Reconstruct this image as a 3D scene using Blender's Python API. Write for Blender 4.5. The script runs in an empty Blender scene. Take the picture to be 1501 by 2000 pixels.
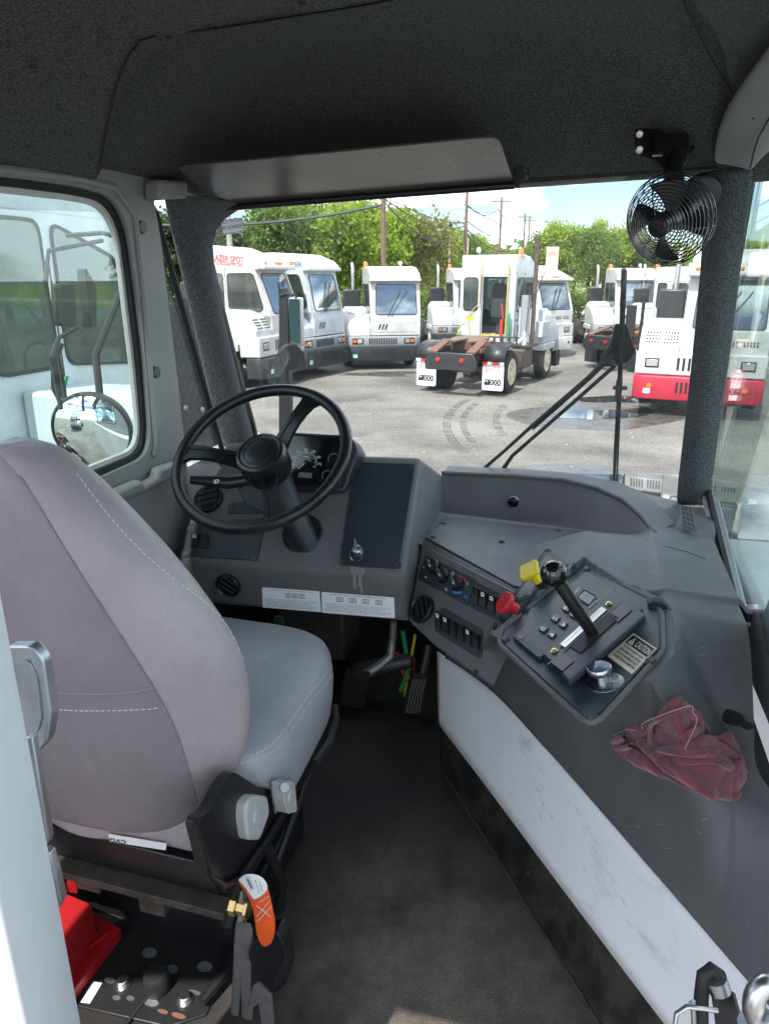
import bpy, bmesh, math, random
import numpy as np
from mathutils import Vector, Matrix
from mathutils.bvhtree import BVHTree
from mathutils.geometry import tessellate_polygon
random.seed(7); rng = np.random.default_rng(7)
S = bpy.context.scene; COL = S.collection
# ---------------------------------------------------------------- camera, world, sun, exposure
FPX = 1387.0; PITCH = math.radians(18.35); CAMZ = 2.5
cam = bpy.data.objects.new('camera', bpy.data.cameras.new('camera')); COL.objects.link(cam)
cam.location = (0, 0, CAMZ); cam.rotation_euler = (math.radians(90) - PITCH, 0, 0)
cam.data.sensor_fit = 'VERTICAL'; cam.data.sensor_height = 24; cam.data.lens = FPX / 2000 * 24
cam.data.clip_start = 0.02; cam.data.clip_end = 3000
S.camera = cam
SUN_EL = math.radians(58); SUN_AZ = math.radians(-150)      # azimuth clockwise from +Y
W = bpy.data.worlds.new('World'); S.world = W; W.use_nodes = True
nt = W.node_tree; nt.nodes.clear()
out = nt.nodes.new('ShaderNodeOutputWorld'); bg = nt.nodes.new('ShaderNodeBackground')
sky = nt.nodes.new('ShaderNodeTexSky'); sky.sky_type = 'NISHITA'; sky.sun_disc = False
sky.sun_elevation = SUN_EL; sky.sun_rotation = SUN_AZ; sky.air_density = 0.9; sky.dust_density = 0.4; sky.ozone_density = 2.5
tc = nt.nodes.new('ShaderNodeTexCoord'); mp = nt.nodes.new('ShaderNodeMapping'); mp.inputs['Scale'].default_value = (1.2, 1.2, 3.2)
mp.inputs['Location'].default_value = (1.1, 0.2, 1.1)
nz = nt.nodes.new('ShaderNodeTexNoise'); nz.inputs['Scale'].default_value = 2.6; nz.inputs['Detail'].default_value = 9; nz.inputs['Roughness'].default_value = .58
cr = nt.nodes.new('ShaderNodeValToRGB'); cr.color_ramp.elements[0].position = .47; cr.color_ramp.elements[1].position = .60
mx = nt.nodes.new('ShaderNodeMix'); mx.data_type = 'RGBA'
L_ = nt.links.new
L_(tc.outputs['Generated'], mp.inputs[0]); L_(mp.outputs[0], nz.inputs['Vector']); L_(nz.outputs['Fac'], cr.inputs[0])
L_(cr.outputs[0], mx.inputs[0]); L_(sky.outputs[0], mx.inputs[6]); mx.inputs[7].default_value = (21, 21.5, 22.5, 1)
L_(mx.outputs[2], bg.inputs[0]); L_(bg.outputs[0], out.inputs[0]); bg.inputs[1].default_value = 0.06
sl = bpy.data.lights.new('sun', 'SUN'); sl.energy = 2.4; sl.angle = math.radians(.55); sl.color = (1, .95, .87)
so = bpy.data.objects.new('sun', sl); COL.objects.link(so)
sdir = Vector((math.sin(SUN_AZ) * math.cos(SUN_EL), math.cos(SUN_AZ) * math.cos(SUN_EL), math.sin(SUN_EL)))
so.rotation_euler = sdir.to_track_quat('Z', 'Y').to_euler(); so.location = sdir * 30
S.view_settings.view_transform = 'Standard'; S.view_settings.look = 'None'; S.view_settings.gamma = 1
S.view_settings.exposure = 1.9; S.view_settings.use_curve_mapping = False
S.cycles.use_denoising = True; S.cycles.max_bounces = 12; S.cycles.diffuse_bounces = 6; S.cycles.transparent_max_bounces = 24; S.cycles.glossy_bounces = 6

# ---------------------------------------------------------------- projection helpers (cab frame r,f,z)
c_, s_ = math.cos(PITCH), math.sin(PITCH)
O = Vector((0, 0, CAMZ)); YAW = math.radians(16)
FW = Vector((math.sin(YAW), math.cos(YAW), 0)); RT = Vector((math.cos(YAW), -math.sin(YAW), 0)); UP = Vector((0, 0, 1))
FLOOR = 1.10
def ray(u, v):
    x = (u - 750.5) / FPX; y = (1000 - v) / FPX
    return Vector((x, c_ + y * s_, -s_ + y * c_))
def V(u, v, f=None, r=None, z=None, d=None, pl=None):
    q = ray(u, v)
    if f is not None: t = f / q.dot(FW)
    elif r is not None: t = r / q.dot(RT)
    elif z is not None: t = (z - CAMZ) / q.z
    elif d is not None: t = d
    else: t = (pl[0] - O).dot(pl[1]) / q.dot(pl[1])
    return O + q * t
def C(r, f, z): return RT * r + FW * f + UP * z
def cabof(p): return p.dot(RT), p.dot(FW), p.z
def plane3(a, b, c):
    n = (b - a).cross(c - a).normalized()
    if n.dot(O - a) < 0: n = -n
    return (a, n)

# ---------------------------------------------------------------- materials
MATS = {}
def mat(name, col, rough=.5, metal=0, var=0, vs=8, col2=None, bump=0, bs=60, coat=0, spec=.5, emit=0, detail=4, wave=None, sharp=.15, sheen=0, stretch=None):
    if name in MATS: return MATS[name]
    m = bpy.data.materials.new(name); m.use_nodes = True; n = m.node_tree.nodes; l = m.node_tree.links.new
    b = n['Principled BSDF']; b.inputs['Roughness'].default_value = rough; b.inputs['Metallic'].default_value = metal
    b.inputs['Base Color'].default_value = (*col, 1); b.inputs['Coat Weight'].default_value = coat
    b.inputs['Specular IOR Level'].default_value = spec; b.inputs['Sheen Weight'].default_value = sheen
    t = n.new('ShaderNodeTexCoord'); vec = t.outputs['Object']
    if stretch:
        q = n.new('ShaderNodeMapping'); q.inputs['Scale'].default_value = stretch; q.inputs['Rotation'].default_value = (.3, .2, .5); l(vec, q.inputs[0]); vec = q.outputs[0]
    if var or col2:
        a = n.new('ShaderNodeTexNoise'); a.inputs['Scale'].default_value = vs; a.inputs['Detail'].default_value = detail; a.inputs['Roughness'].default_value = .65
        l(vec, a.inputs['Vector'])
        r = n.new('ShaderNodeValToRGB'); l(a.outputs['Fac'], r.inputs[0])
        c2 = col2 if col2 else tuple(x * (1 - var) for x in col)
        r.color_ramp.elements[0].position = .5 - sharp; r.color_ramp.elements[1].position = .5 + sharp
        r.color_ramp.elements[0].color = (*c2, 1); r.color_ramp.elements[1].color = (*col, 1)
        l(r.outputs[0], b.inputs['Base Color'])
        mr = n.new('ShaderNodeMapRange'); mr.inputs[3].default_value = min(1, rough + .12); mr.inputs[4].default_value = max(.02, rough - .06)
        l(a.outputs['Fac'], mr.inputs[0]); l(mr.outputs[0], b.inputs['Roughness'])
    if bump:
        a = n.new('ShaderNodeTexNoise'); a.inputs['Scale'].default_value = bs; a.inputs['Detail'].default_value = 4; l(t.outputs['Object'], a.inputs['Vector'])
        q = n.new('ShaderNodeBump'); q.inputs['Strength'].default_value = bump; q.inputs['Distance'].default_value = .004
        l(a.outputs['Fac'], q.inputs['Height']); l(q.outputs[0], b.inputs['Normal'])
    if emit:
        b.inputs['Emission Color'].default_value = (*col, 1); b.inputs['Emission Strength'].default_value = emit
    MATS[name] = m; return m
def glass(name, tint=(.93, .97, .96), refl=1.0, dirt=.05, dscale=9, base=.035):
    m = bpy.data.materials.new(name); m.use_nodes = True; n = m.node_tree.nodes; l = m.node_tree.links.new; n.clear()
    o = n.new('ShaderNodeOutputMaterial'); tr = n.new('ShaderNodeBsdfTransparent'); tr.inputs[0].default_value = (*tint, 1)
    g = n.new('ShaderNodeBsdfGlossy'); g.inputs['Roughness'].default_value = .015; g.inputs[0].default_value = (refl, refl, refl, 1)
    lw = n.new('ShaderNodeLayerWeight'); p5 = n.new('ShaderNodeMath'); p5.operation = 'POWER'; p5.inputs[1].default_value = 5; l(lw.outputs['Facing'], p5.inputs[0]); fr = n.new('ShaderNodeMath'); fr.operation = 'MULTIPLY_ADD'; l(p5.outputs[0], fr.inputs[0]); fr.inputs[1].default_value = .9; fr.inputs[2].default_value = base; a = n.new('ShaderNodeMixShader'); l(fr.outputs[0], a.inputs[0]); l(tr.outputs[0], a.inputs[1]); l(g.outputs[0], a.inputs[2])
    d = n.new('ShaderNodeBsdfDiffuse'); d.inputs[0].default_value = (.62, .6, .55, 1); b = n.new('ShaderNodeMixShader')
    t = n.new('ShaderNodeTexCoord'); z = n.new('ShaderNodeTexNoise'); z.inputs['Scale'].default_value = dscale * 40; z.inputs['Detail'].default_value = 2
    z2 = n.new('ShaderNodeTexNoise'); z2.inputs['Scale'].default_value = dscale; z2.inputs['Detail'].default_value = 6
    l(t.outputs['Object'], z.inputs['Vector']); l(t.outputs['Object'], z2.inputs['Vector'])
    r1 = n.new('ShaderNodeMapRange'); r1.inputs[1].default_value = .62; r1.inputs[2].default_value = .74; r1.inputs[3].default_value = 0; r1.inputs[4].default_value = dirt * 6
    r2 = n.new('ShaderNodeMapRange'); r2.inputs[1].default_value = .35; r2.inputs[2].default_value = .75; r2.inputs[3].default_value = dirt * .4; r2.inputs[4].default_value = dirt * 1.3
    l(z.outputs['Fac'], r1.inputs[0]); l(z2.outputs['Fac'], r2.inputs[0])
    ad = n.new('ShaderNodeMath'); ad.operation = 'ADD'; l(r1.outputs[0], ad.inputs[0]); l(r2.outputs[0], ad.inputs[1])
    l(ad.outputs[0], b.inputs[0]); l(a.outputs[0], b.inputs[1]); l(d.outputs[0], b.inputs[2]); l(b.outputs[0], o.inputs[0])
    MATS[name] = m; return m
def felt(name, c1, c2):
    m = mat(name, c1, .95, col2=c2, vs=230, bump=1, bs=300, spec=.1, sheen=.1, detail=2, sharp=.13); return m
def leather(name, col, sc=24):
    m = mat(name, col, .42, var=.16, vs=5, spec=.5); n = m.node_tree.nodes; l = m.node_tree.links.new
    t = [x for x in n if x.type == 'TEX_COORD'][0]
    mp = n.new('ShaderNodeMapping'); mp.inputs['Scale'].default_value = (1, 1, .55); l(t.outputs['Object'], mp.inputs[0])
    wn = n.new('ShaderNodeTexNoise'); wn.inputs['Scale'].default_value = sc; wn.inputs['Detail'].default_value = 7; wn.inputs['Distortion'].default_value = .35; l(mp.outputs[0], wn.inputs['Vector'])
    vo = n.new('ShaderNodeTexVoronoi'); vo.feature = 'DISTANCE_TO_EDGE'; vo.inputs['Scale'].default_value = sc * 5; l(mp.outputs[0], vo.inputs['Vector'])
    ab = n.new('ShaderNodeMath'); ab.operation = 'ABSOLUTE'; sb = n.new('ShaderNodeMath'); sb.operation = 'SUBTRACT'; sb.inputs[1].default_value = .5; l(wn.outputs['Fac'], sb.inputs[0]); l(sb.outputs[0], ab.inputs[0])
    pw = n.new('ShaderNodeMath'); pw.operation = 'POWER'; pw.inputs[1].default_value = .45; l(ab.outputs[0], pw.inputs[0])
    b1 = n.new('ShaderNodeBump'); b1.inputs['Strength'].default_value = .5; b1.inputs['Distance'].default_value = .004; l(pw.outputs[0], b1.inputs['Height'])
    b2 = n.new('ShaderNodeBump'); b2.inputs['Strength'].default_value = .35; b2.inputs['Distance'].default_value = .002; l(vo.outputs[0], b2.inputs['Height']); l(b1.outputs[0], b2.inputs['Normal'])
    l(b2.outputs[0], n['Principled BSDF'].inputs['Normal']); return m
M = lambda k: MATS[k]
mat('plastic_grey', (.118, .117, .120), .55, var=.16, vs=6, bump=.25, bs=700)
mat('plastic_console', (.115, .117, .122), .52, var=.25, vs=5, bump=.25, bs=700)
mat('plastic_dark', (.022, .028, .040), .40, var=.15, vs=12, bump=.2, bs=600)
mat('plastic_black', (.010, .010, .012), .33, var=.2, vs=10)
mat('rubber_black', (.010, .010, .011), .6, var=.3, vs=10)
mat('trim_grey', (.235, .23, .235), .5, var=.12, vs=4, bump=.15, bs=500)
mat('trim_light', (.33, .34, .37), .45, var=.08, vs=4)
mat('shell_white', (.80, .82, .84), .38, col2=(.70, .73, .76), vs=9, sharp=.2)
mat('panel_white', (.80, .82, .84), .38, col2=(.50, .52, .56), vs=5, detail=9, sharp=.13, stretch=(1, 1, 3))
MATS['panel_white'].node_tree.nodes['Color Ramp'].color_ramp.elements[0].position = .30; MATS['panel_white'].node_tree.nodes['Color Ramp'].color_ramp.elements[1].position = .44
mat('lever_grey', (.42, .43, .43), .4, var=.06, vs=20)
mat('steel', (.55, .55, .55), .28, metal=1, var=.2, vs=30)
mat('steel_dark', (.10, .10, .10), .5, metal=.7, var=.3, vs=20)
mat('zinc', (.5, .53, .56), .35, metal=.9, var=.2, vs=20)
mat('key_metal', (.32, .31, .30), .3, metal=.6)
mat('brass', (.6, .45, .2), .35, metal=1)
mat('cage_wire', (.16, .16, .17), .25, metal=.9)
mat('black_gloss', (.006, .006, .007), .12, coat=.5)
mat('label_white', (.82, .84, .86), .45)
mat('label_tan', (.70, .60, .50), .5)
mat('print_black', (.012, .012, .014), .6)
mat('print_grey', (.16, .17, .19), .6)
mat('print_white', (.75, .75, .75), .6)
mat('print_red', (.6, .02, .03), .6)
mat('print_blue', (.03, .22, .6), .6)
mat('print_green', (.05, .35, .15), .6)
mat('yellow_knob', (.75, .60, .01), .35, var=.1, vs=30)
mat('red_knob', (.55, .02, .03), .35, var=.1, vs=30)
mat('red_box', (.34, .008, .012), .45, var=.3, vs=14)
mat('orange_web', (.85, .10, .01), .7, bump=.5, bs=500)
mat('web_grey', (.13, .125, .12), .85, var=.3, vs=30, bump=.5, bs=500)
mat('rag_red', (.25, .062, .088), .95, col2=(.075, .033, .042), vs=22, bump=.6, bs=600, spec=.1, sheen=.4, detail=6, sharp=.2)
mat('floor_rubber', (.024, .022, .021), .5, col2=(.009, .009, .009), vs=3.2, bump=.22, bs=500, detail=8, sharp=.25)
mat('kick_black', (.012, .012, .012), .5, col2=(.04, .036, .03), vs=14, sharp=.1, detail=8, bump=.3, bs=80)
mat('plate_black', (.018, .018, .019), .45, var=.4, vs=20, metal=.2)
mat('pedal_metal', (.30, .29, .27), .5, metal=.5, var=.4, vs=30)
mat('dirty_metal', (.09, .08, .065), .6, metal=.4, var=.5, vs=30)
mat('thread', (.60, .58, .60), .7)
mat('rag_thread', (.5, .32, .36), .8)
mat('water_blue', (.10, .16, .22), .3)
felt('felt_dark', (.085, .090, .092), (.018, .019, .019))
felt('felt_pillar', (.12, .125, .135), (.045, .047, .05))
felt('felt_light', (.13, .13, .13), (.06, .06, .06))
leather('seat_leather', (.37, .32, .335))
leather('seat_cushion', (.34, .34, .37))
leather('seat_leather_shaded', (.25, .215, .23))  # darker copy of the seat leather: shade painted into the backrest rear
mat('visor_smoke', (.095, .080, .068), .16, col2=(.05, .044, .04), vs=7, detail=7, spec=.4)
mat('mirror', (.85, .88, .9), .01, metal=1)
glass('windshield_glass', (.95, .98, .98), .9, .022)
glass('side_glass', (.84, .94, .92), .8, .022, 7)
glass('quarter_glass', (.68, .76, .76), .8, .03, 7)
# outside
glass('cab_tint', (.42, .55, .53), .9, .03, 3, .07)
glass('cab_shield', (.62, .74, .76), 1.0, .05, 3, .30)
mat('paint_white', (.56, .56, .565), .35, col2=(.44, .43, .405), vs=2.2, detail=8, sharp=.1, coat=.2)
mat('paint_cool', (.53, .56, .59), .35, col2=(.43, .445, .455), vs=2.2, detail=8, sharp=.1, coat=.2)
mat('paint_black', (.025, .026, .03), .4, var=.3, vs=6)
mat('chassis', (.028, .028, .03), .6, col2=(.10, .07, .05), vs=9, detail=6, sharp=.12)
mat('rust', (.20, .075, .035), .8, col2=(.06, .05, .045), vs=7, detail=8)
mat('grease', (.10, .09, .08), .6, col2=(.19, .10, .06), vs=8, detail=8)
mat('tyre', (.018, .018, .019), .8, var=.4, vs=20, bump=.5, bs=60)
mat('rim_white', (.66, .66, .62), .45, col2=(.35, .22, .13), vs=11, detail=6, sharp=.1)
mat('rim_cream', (.70, .66, .52), .45, col2=(.45, .33, .2), vs=7, sharp=.1)
mat('red_paint', (.50, .02, .045), .4, var=.25, vs=5)
mat('grille_grey', (.28, .29, .31), .5, var=.1, vs=10)
mat('truck_glass', (.022, .045, .048), .07, spec=.6, coat=.1)
mat('truck_shield', (.10, .17, .20), .06, spec=1.0, coat=1.0)
mat('lens', (.55, .57, .6), .12, metal=.6)
mat('amber', (.85, .17, .01), .3, coat=.5)
mat('red_lens', (.5, .01, .01), .3, coat=.5)
mat('foil', (.55, .53, .5), .4, metal=.8, var=.4, vs=40, bump=1, bs=60)
mat('hose_red', (.6, .03, .03), .5); mat('hose_green', (.03, .3, .14), .5); mat('yellow_rail', (.6, .42, .08), .5, var=.3, vs=20)
mat('wood_pole', (.20, .13, .09), .9, var=.4, vs=8, stretch=(6, 6, .6)); mat('wood_light', (.42, .38, .32), .9, var=.3, vs=8)
mat('wire', (.05, .055, .065), .7); mat('bark', (.09, .07, .05), .95, var=.4, vs=12)
mat('sign_tan', (.6, .52, .4), .7); mat('mint', (.35, .62, .55), .6)
mat('black_stack', (.03, .03, .035), .6, col2=(.13, .07, .045), vs=8)

# ---------------------------------------------------------------- mesh builder
class MB:
    def __init__(s): s.v = []; s.f = []
    def add(s, vs, fs):
        k = len(s.v); s.v += [tuple(p) for p in vs]; s.f += [tuple(i + k for i in q) for q in fs]; return s
    def box(s, c, h, R=None):
        c = Vector(c); R = R or Matrix.Identity(3); h = Vector(h)
        vs = [c + R @ Vector((h.x * x, h.y * y, h.z * z)) for z in (-1, 1) for y in (-1, 1) for x in (-1, 1)]
        return s.add(vs, [(0, 2, 3, 1), (4, 5, 7, 6), (0, 1, 5, 4), (2, 6, 7, 3), (0, 4, 6, 2), (1, 3, 7, 5)])
    def bb(s, x0, x1, y0, y1, z0, z1): return s.box(((x0 + x1) / 2, (y0 + y1) / 2, (z0 + z1) / 2), (abs(x1 - x0) / 2, abs(y1 - y0) / 2, abs(z1 - z0) / 2))
    def cabbox(s, r0, r1, f0, f1, z0, z1):
        vs = [C(r, f, z) for z in (z0, z1) for f in (f0, f1) for r in (r0, r1)]
        return s.add(vs, [(0, 2, 3, 1), (4, 5, 7, 6), (0, 1, 5, 4), (2, 6, 7, 3), (0, 4, 6, 2), (1, 3, 7, 5)])
    def tube(s, pts, rad, n=8, closed=False):
        pts = [Vector(p) for p in pts]; m = len(pts); rad = rad if isinstance(rad, (list, tuple)) else [rad] * m
        k = len(s.v); prev = None
        for i, p in enumerate(pts):
            if closed: t = pts[(i + 1) % m] - pts[i - 1]
            else: t = (pts[min(i + 1, m - 1)] - pts[max(i - 1, 0)])
            t.normalize()
            if prev is None:
                a = t.orthogonal().normalized()
            else:
                a = (prev - t * prev.dot(t)).normalized()
            prev = a; b = t.cross(a)
            for j in range(n):
                w = 2 * math.pi * j / n; s.v.append(tuple(p + (a * math.cos(w) + b * math.sin(w)) * rad[i]))
        for i in range(m if closed else m - 1):
            for j in range(n):
                i2 = (i + 1) % m; s.f.append((k + i * n + j, k + i * n + (j + 1) % n, k + i2 * n + (j + 1) % n, k + i2 * n + j))
        if not closed:
            s.f.append(tuple(k + j for j in reversed(range(n)))); s.f.append(tuple(k + (m - 1) * n + j for j in range(n)))
        return s
    def lathe(s, prof, p0, ax, n=24):   # prof: list of (radius, along)
        p0 = Vector(p0); ax = Vector(ax).normalized(); a = ax.orthogonal().normalized(); b = ax.cross(a); k = len(s.v); m = len(prof)
        for r, h in prof:
            for j in range(n):
                w = 2 * math.pi * j / n; s.v.append(tuple(p0 + ax * h + (a * math.cos(w) + b * math.sin(w)) * max(r, 1e-4)))
        for i in range(m - 1):
            for j in range(n): s.f.append((k + i * n + j, k + i * n + (j + 1) % n, k + (i + 1) * n + (j + 1) % n, k + (i + 1) * n + j))
        s.f.append(tuple(k + j for j in reversed(range(n)))); s.f.append(tuple(k + (m - 1) * n + j for j in range(n))); return s
    def prism(s, pts, d, holes=()):     # polygon (3D, planar) extruded by vector d
        d = Vector(d); loops = [[Vector(p) for p in pts]] + [[Vector(p) for p in h] for h in holes]
        k = len(s.v); flat = [p for L in loops for p in L]; n = len(flat)
        s.v += [tuple(p) for p in flat] + [tuple(p + d) for p in flat]
        if holes:
            for t in tessellate_polygon(loops):
                s.f.append(tuple(k + i for i in t)); s.f.append(tuple(k + n + i for i in reversed(t)))
        else:
            s.f.append(tuple(k + i for i in range(n))); s.f.append(tuple(k + n + i for i in reversed(range(n))))
        o = 0
        for L in loops:
            m = len(L)
            for i in range(m): s.f.append((k + o + i, k + o + (i + 1) % m, k + n + o + (i + 1) % m, k + n + o + i))
            o += m
        return s
    def grid(s, rows, closed=False):
        k = len(s.v); n = len(rows[0])
        for r in rows: s.v += [tuple(p) for p in r]
        for i in range(len(rows) - 1):
            for j in range(n if closed else n - 1):
                j2 = (j + 1) % n; s.f.append((k + i * n + j, k + i * n + j2, k + (i + 1) * n + j2, k + (i + 1) * n + j))
        return s
    def build(s, name, material, parent=None, kind=None, label=None, cat=None, group=None, bev=0, seg=2, smooth=40, solid=0, sub=0, local=False, ngon_fix=True):
        me = bpy.data.meshes.new(name); base = Vector((0, 0, 0))
        if not local:
            if parent is not None: base = WORLD(parent)
            else:
                a = np.array(s.v); base = Vector(((a[:, 0].min() + a[:, 0].max()) / 2, (a[:, 1].min() + a[:, 1].max()) / 2, a[:, 2].min()))
        me.from_pydata([tuple(Vector(p) - base) for p in s.v], [], s.f)
        bm = bmesh.new(); bm.from_mesh(me); bmesh.ops.remove_doubles(bm, verts=bm.verts, dist=1e-5)
        bmesh.ops.recalc_face_normals(bm, faces=bm.faces); bm.to_mesh(me); bm.free()
        o = bpy.data.objects.new(name, me); COL.objects.link(o)
        if parent is not None: o.parent = parent
        elif not local: o.location = base
        for m_ in (material if isinstance(material, list) else [material]): me.materials.append(MATS[m_] if isinstance(m_, str) else m_)
        if kind: o['kind'] = kind
        if label: o['label'] = label
        if cat: o['category'] = cat
        if group: o['group'] = group
        if solid: q = o.modifiers.new('s', 'SOLIDIFY'); q.thickness = solid; q.offset = 0
        if sub: q = o.modifiers.new('u', 'SUBSURF'); q.levels = q.render_levels = sub
        if bev: q = o.modifiers.new('b', 'BEVEL'); q.width = bev; q.segments = seg; q.limit_method = 'ANGLE'; q.angle_limit = math.radians(32); q.use_clamp_overlap = True
        if smooth:
            me.polygons.foreach_set('use_smooth', [True] * len(me.polygons)); me.set_sharp_from_angle(angle=math.radians(smooth if not (sub or bev) else 70))
        return o
def WORLD(o):
    p = Vector(o.location)
    while o.parent: o = o.parent; p = p + Vector(o.location)
    return p
def thing(name, loc, label, cat, group=None, rz=0):
    o = bpy.data.objects.new(name, None); COL.objects.link(o); o.location = loc; o.rotation_euler = (0, 0, rz); o.empty_display_size = .2
    o['label'] = label; o['category'] = cat
    if group: o['group'] = group
    return o
def copy_tree(o, parent=None, **kw):
    c = o.copy(); COL.objects.link(c)
    if parent: c.parent = parent
    for k, v in kw.items(): c[k] = v
    for ch in list(o.children): copy_tree(ch, c)
    return c
def rrect(p00, p10, p11, p01, rad=.15, n=4):
    """rounded quad from 3D corners; rad as a fraction of the short side"""
    P4 = [Vector(p) for p in (p00, p10, p11, p01)]; R = rad * min((P4[1] - P4[0]).length, (P4[2] - P4[1]).length); o = []
    for i in range(4):
        a, b, c = P4[i - 1], P4[i], P4[(i + 1) % 4]; d1 = (a - b).normalized() * R; d2 = (c - b).normalized() * R
        for k in range(n + 1):
            t = k / n; o.append((b + d1) * (1 - t) ** 2 + b * 2 * t * (1 - t) + (b + d2) * t * t)
    return o
def rpoly(pts, R, n=4):
    pts = [Vector(p) for p in pts]; o = []
    for i, b in enumerate(pts):
        a, c = pts[i - 1], pts[(i + 1) % len(pts)]; k1 = min(R, (a - b).length * .45); k2 = min(R, (c - b).length * .45)
        d1 = (a - b).normalized() * k1; d2 = (c - b).normalized() * k2
        for k in range(n + 1):
            t = k / n; o.append((b + d1) * (1 - t) ** 2 + b * 2 * t * (1 - t) + (b + d2) * t * t)
    return o
def ell(c, a, b, n=24): return [c + a * math.cos(2 * math.pi * i / n) + b * math.sin(2 * math.pi * i / n) for i in range(n)]
_tc = {}
def textmesh(txt, bold=0):
    k = (txt, bold)
    if k in _tc: return _tc[k]
    cu = bpy.data.curves.new('t', 'FONT'); cu.body = txt; cu.resolution_u = 2; cu.offset = bold
    ob = bpy.data.objects.new('t', cu); COL.objects.link(ob); dg = bpy.context.evaluated_depsgraph_get(); me = ob.evaluated_get(dg).to_mesh()
    vs = np.array([tuple(v.co) for v in me.vertices]) if len(me.vertices) else np.zeros((0, 3)); fs = [tuple(p.vertices) for p in me.polygons]
    ob.evaluated_get(dg).to_mesh_clear(); bpy.data.objects.remove(ob); bpy.data.curves.remove(cu)
    if len(vs):
        vs = vs - vs.min(0); asp = vs[:, 0].max() / vs[:, 1].max(); vs = vs / np.array([vs[:, 0].max(), vs[:, 1].max(), 1])
    else: asp = 1
    _tc[k] = (vs, fs, asp); return _tc[k]
def text_on(mb, txt, bl, br, tl, lift=.0008, bold=0, nrm=None):
    """fill the parallelogram bl-br-tl with the word, a hair above the plane"""
    vs, fs, asp = textmesh(txt, bold); bl, br, tl = Vector(bl), Vector(br), Vector(tl)
    n = nrm if nrm is not None else (br - bl).cross(tl - bl).normalized()
    mb.add([bl + (br - bl) * x + (tl - bl) * y + n * lift for x, y, _ in vs], fs); return mb
GZ = -.2; _before = set(o.name for o in bpy.data.objects)
# ================================================================ GROUND AND YARD
def ground_mat():
    m = bpy.data.materials.new('asphalt'); m.use_nodes = True; n = m.node_tree.nodes; l = m.node_tree.links.new; b = n['Principled BSDF']
    t = n.new('ShaderNodeTexCoord')
    def nz_(s, d, src=None): a = n.new('ShaderNodeTexNoise'); a.inputs['Scale'].default_value = s; a.inputs['Detail'].default_value = d; a.inputs['Roughness'].default_value = .7; l(t.outputs['Object'] if src is None else src, a.inputs['Vector']); return a
    a = nz_(.32, 9); r = n.new('ShaderNodeValToRGB'); l(a.outputs['Fac'], r.inputs[0])
    e = r.color_ramp.elements; e[0].position = .36; e[0].color = (.080, .077, .073, 1); e[1].position = .62; e[1].color = (.205, .190, .170, 1)
    st = n.new('ShaderNodeMapping'); st.inputs['Scale'].default_value = (.5, 2.2, 1); st.inputs['Rotation'].default_value = (0, 0, .5); l(t.outputs['Object'], st.inputs[0])
    a3 = nz_(1.4, 6, st.outputs[0]); r3 = n.new('ShaderNodeMapRange'); r3.inputs[1].default_value = .55; r3.inputs[2].default_value = .72; l(a3.outputs['Fac'], r3.inputs[0]); r3.inputs[4].default_value = .5
    x0 = n.new('ShaderNodeMix'); x0.data_type = 'RGBA'; l(r3.outputs[0], x0.inputs[0]); l(r.outputs[0], x0.inputs[6]); x0.inputs[7].default_value = (.075, .07, .065, 1)
    a2 = nz_(16, 8); r2 = n.new('ShaderNodeValToRGB'); l(a2.outputs['Fac'], r2.inputs[0]); r2.color_ramp.elements[0].position = .35; r2.color_ramp.elements[0].color = (.62, .62, .62, 1); r2.color_ramp.elements[1].position = .7; r2.color_ramp.elements[1].color = (1.35, 1.3, 1.25, 1)
    x = n.new('ShaderNodeMix'); x.data_type = 'RGBA'; x.blend_type = 'MULTIPLY'; x.inputs[0].default_value = 1; l(x0.outputs[2], x.inputs[6]); l(r2.outputs[0], x.inputs[7]); l(x.outputs[2], b.inputs['Base Color'])
    b.inputs['Roughness'].default_value = .85
    q = n.new('ShaderNodeBump'); q.inputs['Strength'].default_value = .7; q.inputs['Distance'].default_value = .02; l(a2.outputs['Fac'], q.inputs['Height']); l(q.outputs[0], b.inputs['Normal'])
    MATS['asphalt'] = m
ground_mat()
mat('grass', (.13, .20, .035), .9, col2=(.19, .19, .06), vs=.5, detail=9, sharp=.2, bump=1, bs=20)
mat('gravel_far', (.34, .31, .27), .9, var=.25, vs=1.5)
mat('wet', (.055, .05, .045), .25, col2=(.11, .10, .085), vs=3, detail=8)
mat('water', (.02, .022, .022), .03, spec=1.0)
mat('stain', (.085, .08, .073), .7, col2=(.13, .12, .105), vs=6, detail=8)
mat('skid', (.085, .08, .075), .8, col2=(.13, .12, .108), vs=9, detail=8, sharp=.1)
MB().add([(-400, -60, 0), (400, -60, 0), (400, 1200, 0), (-400, 1200, 0)], [(0, 1, 2, 3)]).build('ground', 'asphalt', kind='structure')
MB().add([(-250, 47, .004), (250, 44, .004), (250, 600, .004), (-250, 600, .004)], [(0, 1, 2, 3)]).build('grass_verge', 'grass', kind='structure')
MB().add([(-250, 52, .008), (250, 50, .008), (250, 59, .008), (-250, 60, .008)], [(0, 1, 2, 3)]).build('road', 'gravel_far', kind='structure')
def blob(cx, cy, rx, ry, seed, n=48, rot=0):
    r = random.Random(seed); ph = [(r.random() * 6.28, r.uniform(.05, .16) / (k * .6 + .6)) for k in range(9)]; o = []
    for i in range(n):
        w = 2 * math.pi * i / n; q = 1 + sum(a * math.sin((k + 2) * w + p) for k, (p, a) in enumerate(ph))
        x, y = rx * q * math.cos(w), ry * q * math.sin(w); o.append((cx + x * math.cos(rot) - y * math.sin(rot), cy + x * math.sin(rot) + y * math.cos(rot)))
    return o
def flat(name, pts, z, m, **k): return MB().add([(x, y, z) for x, y in pts], [tuple(range(len(pts)))]).build(name, m, smooth=0, **k)
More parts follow.
